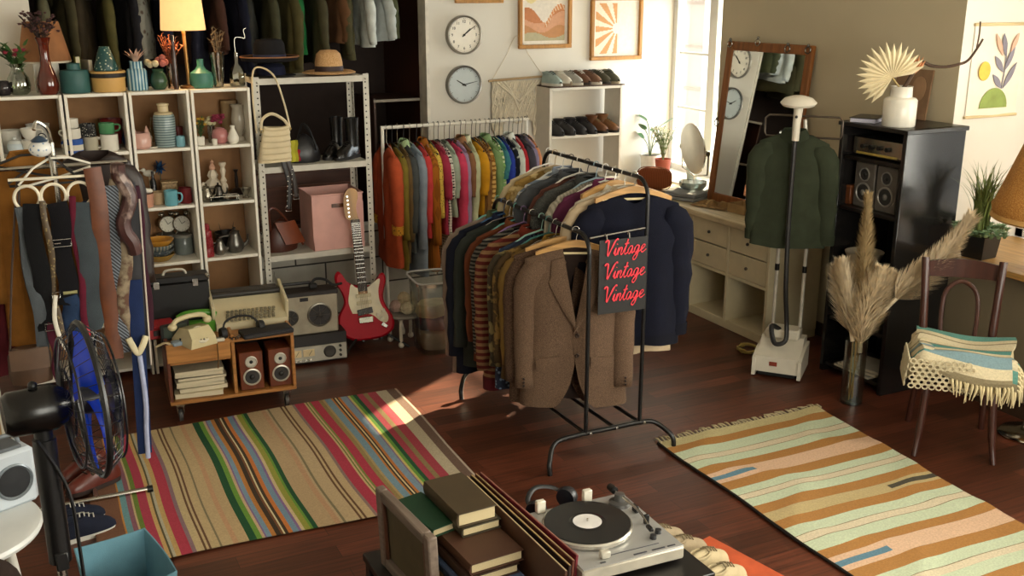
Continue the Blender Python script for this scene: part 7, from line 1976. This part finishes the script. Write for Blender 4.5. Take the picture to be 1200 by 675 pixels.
for k, (rz, dz, c, lb) in enumerate(((.25, 0., '#e2dccc', 'white plastic hanger tilted on the tie stand'), (-.2, .015, '#1f1d1e', 'black spotted hanger on the tie stand'), (.05, -.03, '#2a2827', 'black hanger behind the white ring hanger'))):
    h = hanger('plastic', (.13, 4.61 + .03 * k, 1.62 + dz), rz, lb, w=.15, col=c, group=GH); h.rotation_euler = (0, (-.2, .22, 0)[k], rz)
t = T('ring_hanger', 'white scarf hanger with three big rings on the tie stand', 'hanger', (.145, 4.565, 1.47), .0, GH)
RP = M('#e4dac2', rough=.35)
m = MB(); m.tube([(-.165, 0, 0), (.165, 0, -.004)], .006, 8); m.build('bar', RP, t)
for k in range(3): MB().tube([(-.104 + .1 * k + .047 * cos(a * PI / 14), 0, -.078 + .05 * sin(a * PI / 14)) for a in range(28)], .0065, 8, closed=True).build('ring', RP, t)
MB().tube(bez([(0, 0, 0), (0, .03, .06), (0, .06, .1)], 5), .004, 6).build('hook', steel(), t)
GT = 'ties belts and scarves on the tie stand'
YT = 4.55
def hangstrip(nm, label, cat, x, z1, z0, w, mat, y=YT, dx=0., bits=(), tip=0., wob=.006, th=.004, group=GT):
    n = 8; pts = [(x + dx * (k / n) + wob * sin(k * 1.3 + x * 40), y + .008 * sin(k * .9 + x * 30), z1 + (z0 - z1) * k / n) for k in range(n + 1)]
    return strap(nm, label, pts, w, mat, cat, th=th, group=group, bits=bits, tip=tip, n=4)
garment('dress', 'dark red dress hanging behind the ties at the picture edge', 'dress', (-.17, 4.76, 1.62), .6, cloth('#4d1118'), w=.17, L=.95, th=.04, sl=.4, seed=201)
garment('jacket', 'ochre suede jacket hanging behind the ring hanger', 'jacket', (.06, 4.74, 1.62), .1, cloth('#85561f'), w=.15, L=.8, th=.045, sl=.55, seed=202, collar=cloth('#96642a'))
garment('jacket', 'dark brown leather jacket hanging behind the striped necktie', 'jacket', (.33, 4.80, 1.62), -.1, M('#241610', rough=.45), w=.15, L=.78, th=.04, sl=.55, sr=.05, seed=203)
hangstrip('necktie', 'slim grey necktie at the first ring', 'tie', .012, 1.36, .72, .05, cloth('#4f5458'), tip=.8, dx=.02)
hangstrip('necktie', 'wide black necktie hanging from the first ring', 'tie', .052, 1.37, .83, .07, cloth('#09090b'), y=4.54)
hangstrip('belt', 'burgundy woven belt with square steel buckle below the black tie', 'belt', .07, .86, .6, .032, cloth('#4a1626'), y=4.535, bits=[('buckle', buckle((.072, 4.53, .845), .055, .03, .003), steel())])
hangstrip('belt', 'brown studded belt between the first and second rings', 'belt', .1, 1.38, .8, .024, M('#4b3a24', pat='floral', col2='#8b7a4e', scale=70.), y=4.54, bits=[('buckle', buckle((.102, 4.53, .98), .03, .025), steel())])
hangstrip('sash', 'black knitted sash with chrome clasp at the second ring', 'sash', .15, 1.37, .93, .078, cloth('#0b090d'), y=4.54, bits=[('clasp', buckle((.15, 4.53, 1.2), .07, .03, .003).tube([(.12, 4.528, 1.2), (.145, 4.528, 1.2)], .003, 6), steel())])
hangstrip('sash', 'navy denim pouch strip under the second ring', 'sash', .155, .97, .72, .075, cloth('#20324e'), y=4.545, th=.012, bits=[('beaded_edge', MB().tube([(.13, 4.532, .985), (.185, 4.532, .985)], .008, 8), M('#8f8a5c', rough=.4))])
hangstrip('belt', 'narrow burgundy belt with red tip right of the second ring', 'belt', .205, 1.39, .8, .026, cloth('#5a1528'), y=4.54, bits=[('red_tip', MB().ball((.205, 4.535, .8), (.013, .006, .03)), M('#b02a35', rough=.4))])
hangstrip('necktie', 'wide slate grey necktie hanging from the third ring', 'tie', .245, 1.36, .80, .078, cloth('#3c4347'), y=4.54, tip=.7, dx=-.01)
hangstrip('necktie', 'dusty blue necktie tucked behind the slate grey one', 'tie', .275, 1.36, .95, .05, cloth('#22314f'), y=4.565)
hangstrip('belt', 'broad brown leather belt right of the slate grey tie', 'belt', .302, 1.5, .66, .07, M('#643417', rough=.45, var=.3), y=4.55, th=.005, dx=.005)
hangstrip('necktie', 'black and silver diagonal striped necktie', 'tie', .348, 1.42, .68, .078, M('#16171c', pat='dstripe', col2='#6d747e', scale=38., rough=.6), y=4.56, dx=-.01)
hangstrip('scarf', 'cream floral scarf hanging beside the striped necktie', 'scarf', .392, 1.44, .72, .06, cloth('#8f7f68', 'camo', '#5d4336', scale=22.), y=4.57, dx=-.02, th=.014, wob=.016)
hangstrip('scarf', 'plum brown silky scarf knotted at the end of the arm', 'scarf', .415, 1.51, 1.12, .06, M('#4a2a26', pat='camo', col2='#8f7a70', scale=12., rough=.4), y=4.545, th=.03, wob=.02)
hangstrip('necktie', 'black necktie with white edging at the end of the arm', 'tie', .44, 1.42, .58, .06, M('#15131a', rough=.6), y=4.575, dx=-.02, bits=[('white_edging', MB().tube([(.473, 4.57, 1.35), (.462, 4.565, 1.0), (.452, 4.57, .6)], .004, 6), M('#c9bcae', rough=.6))])
hangstrip('scarf', 'dark maroon scarf behind the black necktie', 'scarf', .46, 1.4, .75, .05, cloth('#3a1a26'), y=4.6, th=.01)
strap('sash', 'long navy sash with pale lilac edge hanging nearly to the rug', [(.42, 4.56, 1.0), (.405, 4.55, .7), (.395, 4.55, .45), (.385, 4.55, .19)], .06, cloth('#1b2a50'), 'sash', group=GT, bits=[('pale_edge', MB().tube(bez([(.405, 4.54, .66), (.41, 4.54, .45), (.4, 4.54, .3), (.395, 4.54, .17)], 5), .011, 8), cloth('#aab0cc'))])
strap('ribbon', 'cream bow ribbon tied low at the end of the ties', [(.365, 4.53, .75), (.385, 4.52, .7), (.40, 4.52, .68), (.42, 4.52, .71), (.44, 4.53, .75)], .028, M('#d2c6a2', rough=.6), 'ribbon', th=.012)
strap('strap', 'white curved strap looping beneath the ring hanger', [(.10, 4.53, .98), (.085, 4.52, .88), (.1, 4.52, .78), (.13, 4.52, .72)], .018, M('#ddd6c6', rough=.5), 'strap', th=.006, group=GT)
t = T('leather_pouch', 'brown leather pouch hanging low on the tie stand', 'bag', (-.03, 4.57, .60)); m = MB(); m.lathe([(0, 0), (.075, 0), (.085, .05), (.08, .13), (.06, .16), (0, .16)], n=28, sy=.45, rip=.04, rk=4); m.build('body', M('#4a3526', rough=.4), t); m = MB(); m.slab(lambda u, v: (-.075 + .15 * u, -.044 - .006 * sin(u * PI), .165 - .09 * v), 8, 3, (0, -.006, 0)); m.build('flap', M('#5c4636', rough=.4), t); MB().tube(bez([(-.07, 0, .15), (-.02, .0, .5), (.05, .03, .88), (.02, .02, .5), (.07, 0, .15)], 5), .005, 6).build('strap', M('#3a281c'), t)

# ------------------------------------------------------------------ pedestal fan
t = T('pedestal_fan', 'black pedestal fan with blue blades, seen from the side', 'fan', (-.01, 2.6, 0), .13)
FB = M('#0c0c0d', rough=.4); FZ = 1.218
MB().lathe([(0, 0), (.19, 0), (.195, .012), (.17, .03), (.03, .05), (.024, .06)], n=40).build('base', FB, t)
MB().tube([(0, 0, .04), (0, 0, .84)], .0125, 12).build('chrome_pole', steel(), t)
MB().tube([(0, 0, .8), (0, 0, 1.14)], .028, 16).build('sleeve', FB, t)
MB().tube([(0, 0, 1.12), (0, 0, 1.2)], .022, 12).build('neck', FB, t)
m = MB(); m.lathe([(0, -.085), (.045, -.083), (.056, -.07), (.058, .03), (.045, .055), (.03, .07)], c=(.0, 0, FZ), n=32, rot=Euler((0, PI / 2, 0))); m.build('motor_housing', M('#0d0c0b', rough=.25), t)
MB().ball((-.01, 0, FZ + .063), .012, 10, 7).build('oscillation_knob', FB, t)
RX = Euler((0, PI / 2, 0)); cx_ = .115
def ringx(x, r): return [(x, r * cos(a * PI / 24), FZ + r * sin(a * PI / 24)) for a in range(48)]
m = MB()
for x, r, w_ in ((cx_ + .0, .195, .008), (cx_ - .045, .165, .003), (cx_ - .05, .085, .003), (cx_ + .05, .16, .003), (cx_ + .06, .07, .004)): m.tube(ringx(x, r), w_, 6, closed=True)
m.build('cage_rings', FB, t)
for nm, sg in (('rear_grille', -1), ('front_grille', 1)):
    m = MB()
    for k in range(36):
        a = k * 2 * PI / 36; c_, s_ = cos(a), sin(a)
        m.tube([(cx_ + sg * .058, .045 * c_, FZ + .045 * s_), (cx_ + sg * .056, .1 * c_, FZ + .1 * s_), (cx_ + sg * .04, .165 * c_, FZ + .165 * s_), (cx_ + sg * .008, .193 * c_, FZ + .193 * s_)], .0011, 4)
    m.build(nm, FB, t)
MB().lathe([(0, -.012), (.045, -.01), (.045, .01), (0, .014)], c=(cx_ + .06, 0, FZ), n=28, rot=RX).build('front_badge', M('#2a2a2c', rough=.3), t)
BLD = M('#2456c4', rough=.15, var=.1)
_n = BLD.node_tree; _t = _n.nodes.new('ShaderNodeBsdfTranslucent'); _t.inputs[0].default_value = lin('#3a70e0'); _x = _n.nodes.new('ShaderNodeMixShader'); _x.inputs[0].default_value = .55
_n.links.new(_n.nodes['Principled BSDF'].outputs[0], _x.inputs[1]); _n.links.new(_t.outputs[0], _x.inputs[2]); _n.links.new(_x.outputs[0], _n.nodes['Material Output'].inputs['Surface'])
for k in range(4):
    m = MB(); a0 = k * PI / 2 + .35
    m.slab(lambda u, v: (cx_ + .028 * (u - .5) * (1 - .3 * v), (.03 + .145 * v) * cos(a0 + (u - .5) * (1.25 + .15 * v)), FZ + (.03 + .145 * v) * sin(a0 + (u - .5) * (1.25 + .15 * v))), 10, 8, (.003, 0, 0)); m.build('blade', BLD, t)
MB().lathe([(.034, -.02), (.036, .02), (.02, .032), (0, .034)], c=(cx_, 0, FZ), n=24, rot=RX).build('hub', M('#2b2b2d', rough=.3), t)
MB().tube(bez([(-.02, -.03, 1.15), (.035, -.03, 1.0), (.045, -.025, .8), (.05, -.04, .4), (.12, -.05, .02)], 6), .005, 6).build('power_cord', black(.5), t)
MB().box((.0, -.024, 1.0 - .19), (.03, .016, .05), bev=.003).build('height_clamp', FB, t)

# ------------------------------------------------------------------ white round stool, silver radio, blue bin
t = T('round_stool', 'white round stool carrying the silver radio', 'stool', (-.30, 3.27, 0)); MB().lathe([(0, .585), (.235, .585), (.25, .592), (.255, .603), (.25, .615), (.235, .62), (0, .62)], n=56).build('seat', M('#d3d4d0', rough=.35, var=.04), t)
for a in (.5, 2.1, 3.7, 5.3): MB().tube([(.15 * cos(a), .15 * sin(a), .59), (.21 * cos(a), .21 * sin(a), 0)], [.017, .013], 10).build('leg', M('#c9c6bc', rough=.4), t)
MB().tube([(.19 * cos(a * PI / 16), .19 * sin(a * PI / 16), .2) for a in range(32)], .009, 8, closed=True).build('foot_ring', CH, t)
RD = math.radians(24)
t = T('portable_radio', 'silver portable radio with round black speaker on the white stool', 'radio', (-.262, 3.335, .621), RD)
SV = M('#c3ccd4', rough=.35, metal=.15, var=.05)
MB().box((0, 0, .095), (.42, .12, .19), bev=.012).build('body', SV, t)
MB().box((0, .0, .194), (.36, .09, .014), bev=.005).build('top_panel', M('#5f6468', rough=.4), t)
for x in (-.125, .135):
    m = MB(); m.lathe([(.06, 0), (.06, .006), (.055, .009), (.05, .004)], c=(x, -.058, .09), n=36, rot=Euler((PI / 2, 0, 0))); o = m.build('speaker_ring', M('#7f888f', rough=.3, metal=.5), t)
    m = MB(); m.lathe([(.052, .003), (.02, .006), (0, .007)], c=(x, -.058, .09), n=36, rot=Euler((PI / 2, 0, 0))); m.build('speaker_mesh', M('#15161a', rough=.7), o)
MB().box((.03, -.062, .12), (.075, .006, .03), bev=.002).build('display', M('#3a4a8c', rough=.15), t)
for k in range(4): MB().box((-.005 + .02 * k, -.063, .045), (.008, .008, .022), bev=.002).build('slider', steel(), t)
MB().lathe([(.013, 0), (.012, .012), (0, .012)], c=(.045, -.06, .08), n=18, rot=Euler((PI / 2, 0, 0))).build('tuning_knob', M('#2d3036', rough=.3), t)
MB().lathe([(.01, 0), (.009, .012), (0, .012)], c=(.055, -.06, .025), n=18, rot=Euler((PI / 2, 0, 0))).build('volume_knob', M('#22252a', rough=.3), t)
m = MB(); m.tube([(.2, .04, .19), (-.1, .05, .205), (-.15, .05, .205)], .003, 6); m.build('aerial', steel(), t)
m = MB(); m.tube(bez([(-.19, 0, .15), (-.185, 0, .21), (-.15, 0, .225), (.15, 0, .225), (.185, 0, .21), (.19, 0, .15)], 5), .007, 8); m.build('handle', M('#6d7378', rough=.4), t)
bn = T('fabric_bin', 'open blue fabric bin on the floor below the fan', 'bin', (.19, 3.52, 0), .17)
BL = cloth('#6c98a8', bump=.25, var=.08)
wx, wy, hz = .128, .185, .25
for a, b in (((-1, -1), (1, -1)), ((1, -1), (1, 1)), ((1, 1), (-1, 1)), ((-1, 1), (-1, -1))):
    m = MB(); L = math.hypot((b[0] - a[0]) * wx, (b[1] - a[1]) * wy); nx_, ny_ = (b[1] - a[1]) / 2, -(b[0] - a[0]) / 2
    def sd_(u, v):
        k = .86 + .14 * v; bow = .012 * sin(u * PI) * v
        return ((a[0] + (b[0] - a[0]) * u) * wx * k + nx_ * bow, (a[1] + (b[1] - a[1]) * u) * wy * k + ny_ * bow, .004 + hz * v - .01 * sin(u * PI) * v)
    m.slab(sd_, 10, 6, (-nx_ * .005, -ny_ * .005, 0)); m.build('side', BL, bn)
MB().box((0, 0, .005), (wx * 1.7, wy * 1.7, .006)).build('bottom', BL, bn)
for sy_ in (-1,): MB().tube([(-wx * .98 - .008, -.05, .2), (-wx - .012, 0, .15), (-wx * .98 - .008, .05, .2)], .006, 6).build('handle', BL, bn)

# shoes beside the stand
GQ = 'shoes on the floor by the tie stand'
BS = M('#5a2318', rough=.3)
shoe('glossy reddish brown leather shoe under the ties, upper one', (.13, 4.83, .012), -1.0, BS, '#2a1812', L=.27, group=GQ)
shoe('glossy reddish brown leather shoe on the rug edge beside the chrome bar', (.16, 4.68, .012), -1.15, BS, '#2a1812', L=.27, group=GQ)
NVS = cloth('#1c2030')
shoe('navy canvas sneaker with white sole, behind the blue bin', (.06, 4.36, .0), 1.9, NVS, '#d9d6cc', L=.26, lace='#d9d6cc', group=GQ)
shoe('navy canvas sneaker with white sole, against the first navy sneaker', (.09, 4.25, .0), 1.8, NVS, '#d9d6cc', L=.26, lace='#d9d6cc', group=GQ)
# dark chest edge at the picture's side
t = T('plank_board', 'pale wooden board leaning behind the ties at the picture edge', 'board', (-.30, 5.0, 0)); MB().box((0, 0, .45), (.24, .03, .9), bev=.004).build('board', M('#b59263', pat='wood', axis='Z', rough=.5), t); MB().box((.118, -.016, .45), (.02, .006, .88), bev=.002).build('white_edge', M('#c9c2b0', rough=.5), t)

# ------------------------------------------------------------------ low bench of books, boards and the old frame
t = T('low_bench', 'black low bench under the books', 'bench', (1.2, 2.85, 0)); MB().box((0, 0, .17), (.40, .9, .03), bev=.004).build('tabletop', M('#171310', rough=.4), t)
for x in (-.17, .17):
    for y in (-.42, .42): MB().box((x, y, .0775), (.045, .045, .155), bev=.003).build('leg', M('#171310', rough=.4), t)
def book(label, loc, rz, w, d, th, cover, pages='#d8c8a0', group='books on the low bench'):
    """spine toward local -X, page edge toward -Y"""
    t = T('book', label, 'book', loc, rz, group)
    mt = M(cover, rough=.55, var=.12)
    MB().box((0, 0, .002), (w, d, .004), bev=.001).build('cover', mt, t)
    MB().box((0, 0, th - .002), (w, d, .004), bev=.001).build('cover', mt, t)
    MB().slab(lambda u, v: (-w / 2 - .005 * sin(v * PI), -d / 2 + d * u, .001 + (th - .002) * v), 2, 8, (.005, 0, 0)).build('spine', mt, t)
    MB().box((.0, 0, th / 2), (w - .012, d - .014, th - .008), bev=.001).build('pages', M(pages, pat='hstripe', col2='#a8946a', scale=120., rough=.85), t)
    return t
rb = .06
z = .186
for k, (lb, x, y, w, d, th, c) in enumerate((
        ('tan book at the foot of the pile', 1.27, 2.78, .2, .27, .04, '#9a7a4a'), ('ochre book second from the foot of the pile', 1.26, 2.79, .2, .27, .05, '#7d5d34'),
        ('blue grey book under the big brown one', 1.265, 2.80, .2, .29, .028, '#39455a'), ('slate blue book beneath the cream-edged book', 1.26, 2.82, .205, .28, .022, '#4a5a78'),
        ('dark brown book with cream edge below the big brown book', 1.26, 2.84, .19, .27, .035, '#3a2418'), ('big brown leather book spread under the two upper books', 1.275, 2.87, .2, .31, .04, '#4b2d1c'))):
    book(lb, (x, y, z), rb, w, d, th, c); z += th + .001
book('dark olive book second from the top of the pile', (1.295, 3.02, z), rb, .15, .28, .035, '#37301f')
book('olive brown hardback lying topmost on the pile', (1.285, 3.03, z + .036), rb - .02, .15, .285, .052, '#43351f')
book('dark green book at the left of the pile', (1.17, 3.06, z), rb + .16, .125, .26, .032, '#0f3d24')
# boards
GBD = 'thin boards leaning beside the books'
for k, (lb, x, c, c2) in enumerate((('thin brown board leaning beside the books, nearest the books', 1.385, '#4a2c1c', '#c9b58a'), ('thin dark board, second from the books', 1.405, '#2e1d14', '#a98c5a'), ('thin russet board, third from the books', 1.424, '#5c2f20', '#b09468'), ('thin crimson board, nearest the turntable', 1.444, '#6d1a22', '#8a5a4a'))):
    t = T('thin_board', lb, 'board', (x, 2.84 + .012 * k, .186), -.03 + .01 * k, GBD); t.rotation_euler = (0, .05 + .012 * k, .02 + .01 * k)
    MB().box((0, 0, .135), (.009, .74 - .02 * k, .27), bev=.001).build('panel', M(c, rough=.5, var=.2), t)
    MB().box((0, 0, .2705), (.0035 + .002 * (k % 2), .735 - .02 * k, .002), bev=.0005).build('pale_edge', M(c2, rough=.7), t)
# old frame
t = T('old_frame', 'old grey-brown wooden frame standing on edge beside the books', 'frame', (1.072, 2.985, .186), .1); t.rotation_euler = (0, -.04, .08)
OW = M('#77675a', pat='wood', axis='Y', rough=.6); w2, h2, e_ = .215, .315, .042
m = MB()
for y in (-w2 + e_ / 2, w2 - e_ / 2): m.box((0, y, h2 / 2), (.034, e_, h2), bev=.005)
for zq in (e_ / 2, h2 - e_ / 2): m.box((0, 0, zq), (.034, w2 * 2 - e_ * 2, e_), bev=.005)
m.build('frame_rails', OW, t)
MB().box((.006, 0, h2 / 2), (.01, w2 * 2 - e_ * 2, h2 - e_ * 2), bev=.001).build('backing', M('#54482f', rough=.7), t)
for y in (-1, 1): MB().box((-.008, y * (w2 - e_ - .008), h2 / 2), (.012, .014, h2 - e_ * 2), bev=.002).build('inner_moulding', M('#5c3420', pat='wood', rough=.5), t)

# ------------------------------------------------------------------ turntable on its black table
t = T('black_table', 'small square black table under the turntable', 'table', (1.70, 2.66, 0)); TB = M('#14110f', rough=.35)
MB().box((0, 0, .335), (.44, .56, .05), bev=.003).build('tabletop', TB, t)
for x in (-.19, .19):
    for y in (-.25, .25): MB().box((x, y, .155), (.05, .05, .31), bev=.003).build('leg', TB, t)
t = T('turntable', 'silver turntable with a black record on its platter', 'turntable', (1.68, 2.695, .361), math.radians(-2))
TS = M('#a9a8a4', rough=.35, metal=.35, var=.05)
MB().box((0, 0, .035), (.385, .415, .046), bev=.006).build('plinth', M('#b9b1a0', rough=.4, metal=.2), t)
MB().box((0, 0, .0595), (.38, .41, .004), bev=.0015).build('top_plate', TS, t)
for x in (-.15, .15):
    for y in (-.16, .16): MB().lathe([(.018, 0), (.02, .013), (0, .013)], c=(x, y, 0), n=18).build('foot', black(), t)
PC = (-.05, .03, .0)
MB().lathe([(0, .062), (.152, .062), (.157, .066), (.157, .078), (.152, .083), (0, .083)], c=PC, n=72).build('platter', M('#c2beb2', rough=.25, metal=.7), t)
r_ = MB(); prof = [(0, .083), (.148, .083), (.15, .0845), (.148, .086)]
for k in range(40): prof += [(.146 - .0021 * k, .0862 if k % 2 else .0856)]
prof += [(.055, .0864), (.0, .0864)]
r_.lathe(prof, c=PC, n=80); rec = tag(r_.build('vinyl_record', M('#0d0d0e', rough=.18, var=.02)), 'black vinyl record with plain white centre label on the turntable', 'record'); rec.location = t.location; rec.rotation_euler = t.rotation_euler
MB().lathe([(.05, .0865), (.05, .0872), (0, .0872)], c=PC, n=48).build('centre_label', M('#dcd8d4', rough=.6), rec)
MB().lathe([(.003, .083), (.003, .097), (0, .098)], c=PC, n=12).build('spindle', steel(), t)
# tone arm
MB().lathe([(.04, .062), (.038, .075), (.02, .08), (.018, .105), (0, .107)], c=(.135, .13, 0), n=28).build('tonearm_base', M('#6b6a68', rough=.3, metal=.6), t)
a_ = MB().tube(bez([(.135, .175, .1), (.135, .13, .1), (.138, .02, .1), (.128, -.06, .097), (.12, -.09, .094)], 6), .0045, 8).build('tonearm', steel('#d0cec6', .15), t)
MB().tube([(.135, .165, .1), (.135, .2, .1)], .014, 14).build('counterweight', black(), a_)
MB().box((.117, -.105, .091), (.016, .036, .012), bev=.003, rz=-.15).build('headshell', black(), a_)
MB().box((.16, .06, .075), (.014, .03, .028), bev=.003).build('cue_lever', black(), t)
MB().box((.15, -.03, .08), (.02, .012, .036), bev=.003).build('arm_rest', black(), t)
for x, y in ((-.15, .195), (.04, .2)): MB().box((x, y, .085), (.034, .022, .046), bev=.003).build('hinge_block', M('#d9d3c2', rough=.4), t)
MB().box((-.09, -.165, .075), (.035, .025, .025), bev=.004).build('strobe_light', M('#b9b3a4', rough=.3), t)
for k, (x, w_) in enumerate(((-.11, .02), (.03, .05), (.1, .05), (.15, .03))): MB().box((x, -.19, .0625), (w_, .006, .002), bev=.0005).build('control_mark', M('#2f3038', rough=.4), t)
MB().box((.02, -.16, .0625), (.2, .0025, .0015), bev=.0003).build('control_line', M('#3b3d46', rough=.4), t)
for x, y in ((.155, -.1), (.12, -.125)): MB().lathe([(.012, .061), (.011, .075), (0, .076)], c=(x, y, 0), n=18).build('control_knob', M('#2a2a2c', rough=.35), t)
hp = T('headphones', 'black headphones lying behind the turntable', 'headphones', (1.62, 2.97, .0), .3)
hp.location.z = .361; MB().tube(bez([(-.08, 0, .03), (-.07, .05, .06), (0, .08, .075), (.07, .05, .06), (.08, 0, .03)], 6), .01, 8, flat=.5).build('headband', M('#151516', rough=.5), hp)
for x in (-.08, .08): MB().lathe([(0, -.02), (.036, -.018), (.042, 0), (.036, .018), (0, .02)], c=(x, -.005, .042), n=24, rot=Euler((0, PI / 2, .3))).build('ear_cup', M('#1b1d22', rough=.4), hp)
# beige shoes on an orange sheet
t = T('orange_mat', 'orange paper sheet on the floor beside the black table', 'mat', (2.33, 2.85, 0), .2); MB().slab(lambda u, v: (-.15 + .3 * u, -.2 + .4 * v, .001 + .006 * u * u), 8, 8, (0, 0, .001)).build('sheet', M('#c4552c', rough=.7), t)
BG = cloth('#a8977a')
for k, (x, y, rz, lb) in enumerate(((2.21, 3.10, 1.75, 'beige suede shoe, farthest behind the black table'), (2.24, 2.99, 1.7, 'beige suede shoe, second beside the black table'), (2.26, 2.86, 1.85, 'light sand shoe on the orange sheet, upper one'), (2.25, 2.74, 1.8, 'light sand shoe on the orange sheet, lower one'))):
    shoe(lb, (x, y, .0 if k < 2 else .008), rz, BG if k < 2 else cloth('#c2b18c'), '#d8d0bc', L=.25, lace='#8f8064', group='shoes beside the black table')

# armchair whose back corner shows at the bottom of the view
t = T('armchair', 'dark brown armchair, only its back corner showing at the bottom of the picture', 'armchair', (-.37, 2.10, 0))
AB = cloth('#2e211b')
def cushion(nm, c, r, e=.35):
    m = MB(); m.ball((0, 0, 0), 1., 28, 16); m.v = [(c[0] + r[0] * sgnp(x, e), c[1] + r[1] * sgnp(y, e), c[2] + r[2] * sgnp(z, e)) for x, y, z in m.v]; m.build(nm, AB, t)
cushion('seat', (0, -.1, .38), (.27, .28, .09)); cushion('backrest', (0, .2, .69), (.29, .075, .31))
for x in (-.27, .27): cushion('armrest', (x, -.1, .5), (.055, .26, .1))
for x in (-.22, .22):
    for y in (-.3, .2): MB().tube([(x, y, .32), (x * 1.05, y * 1.05, 0)], [.022, .015], 10).build('leg', M('#2a1a12', rough=.4), t)
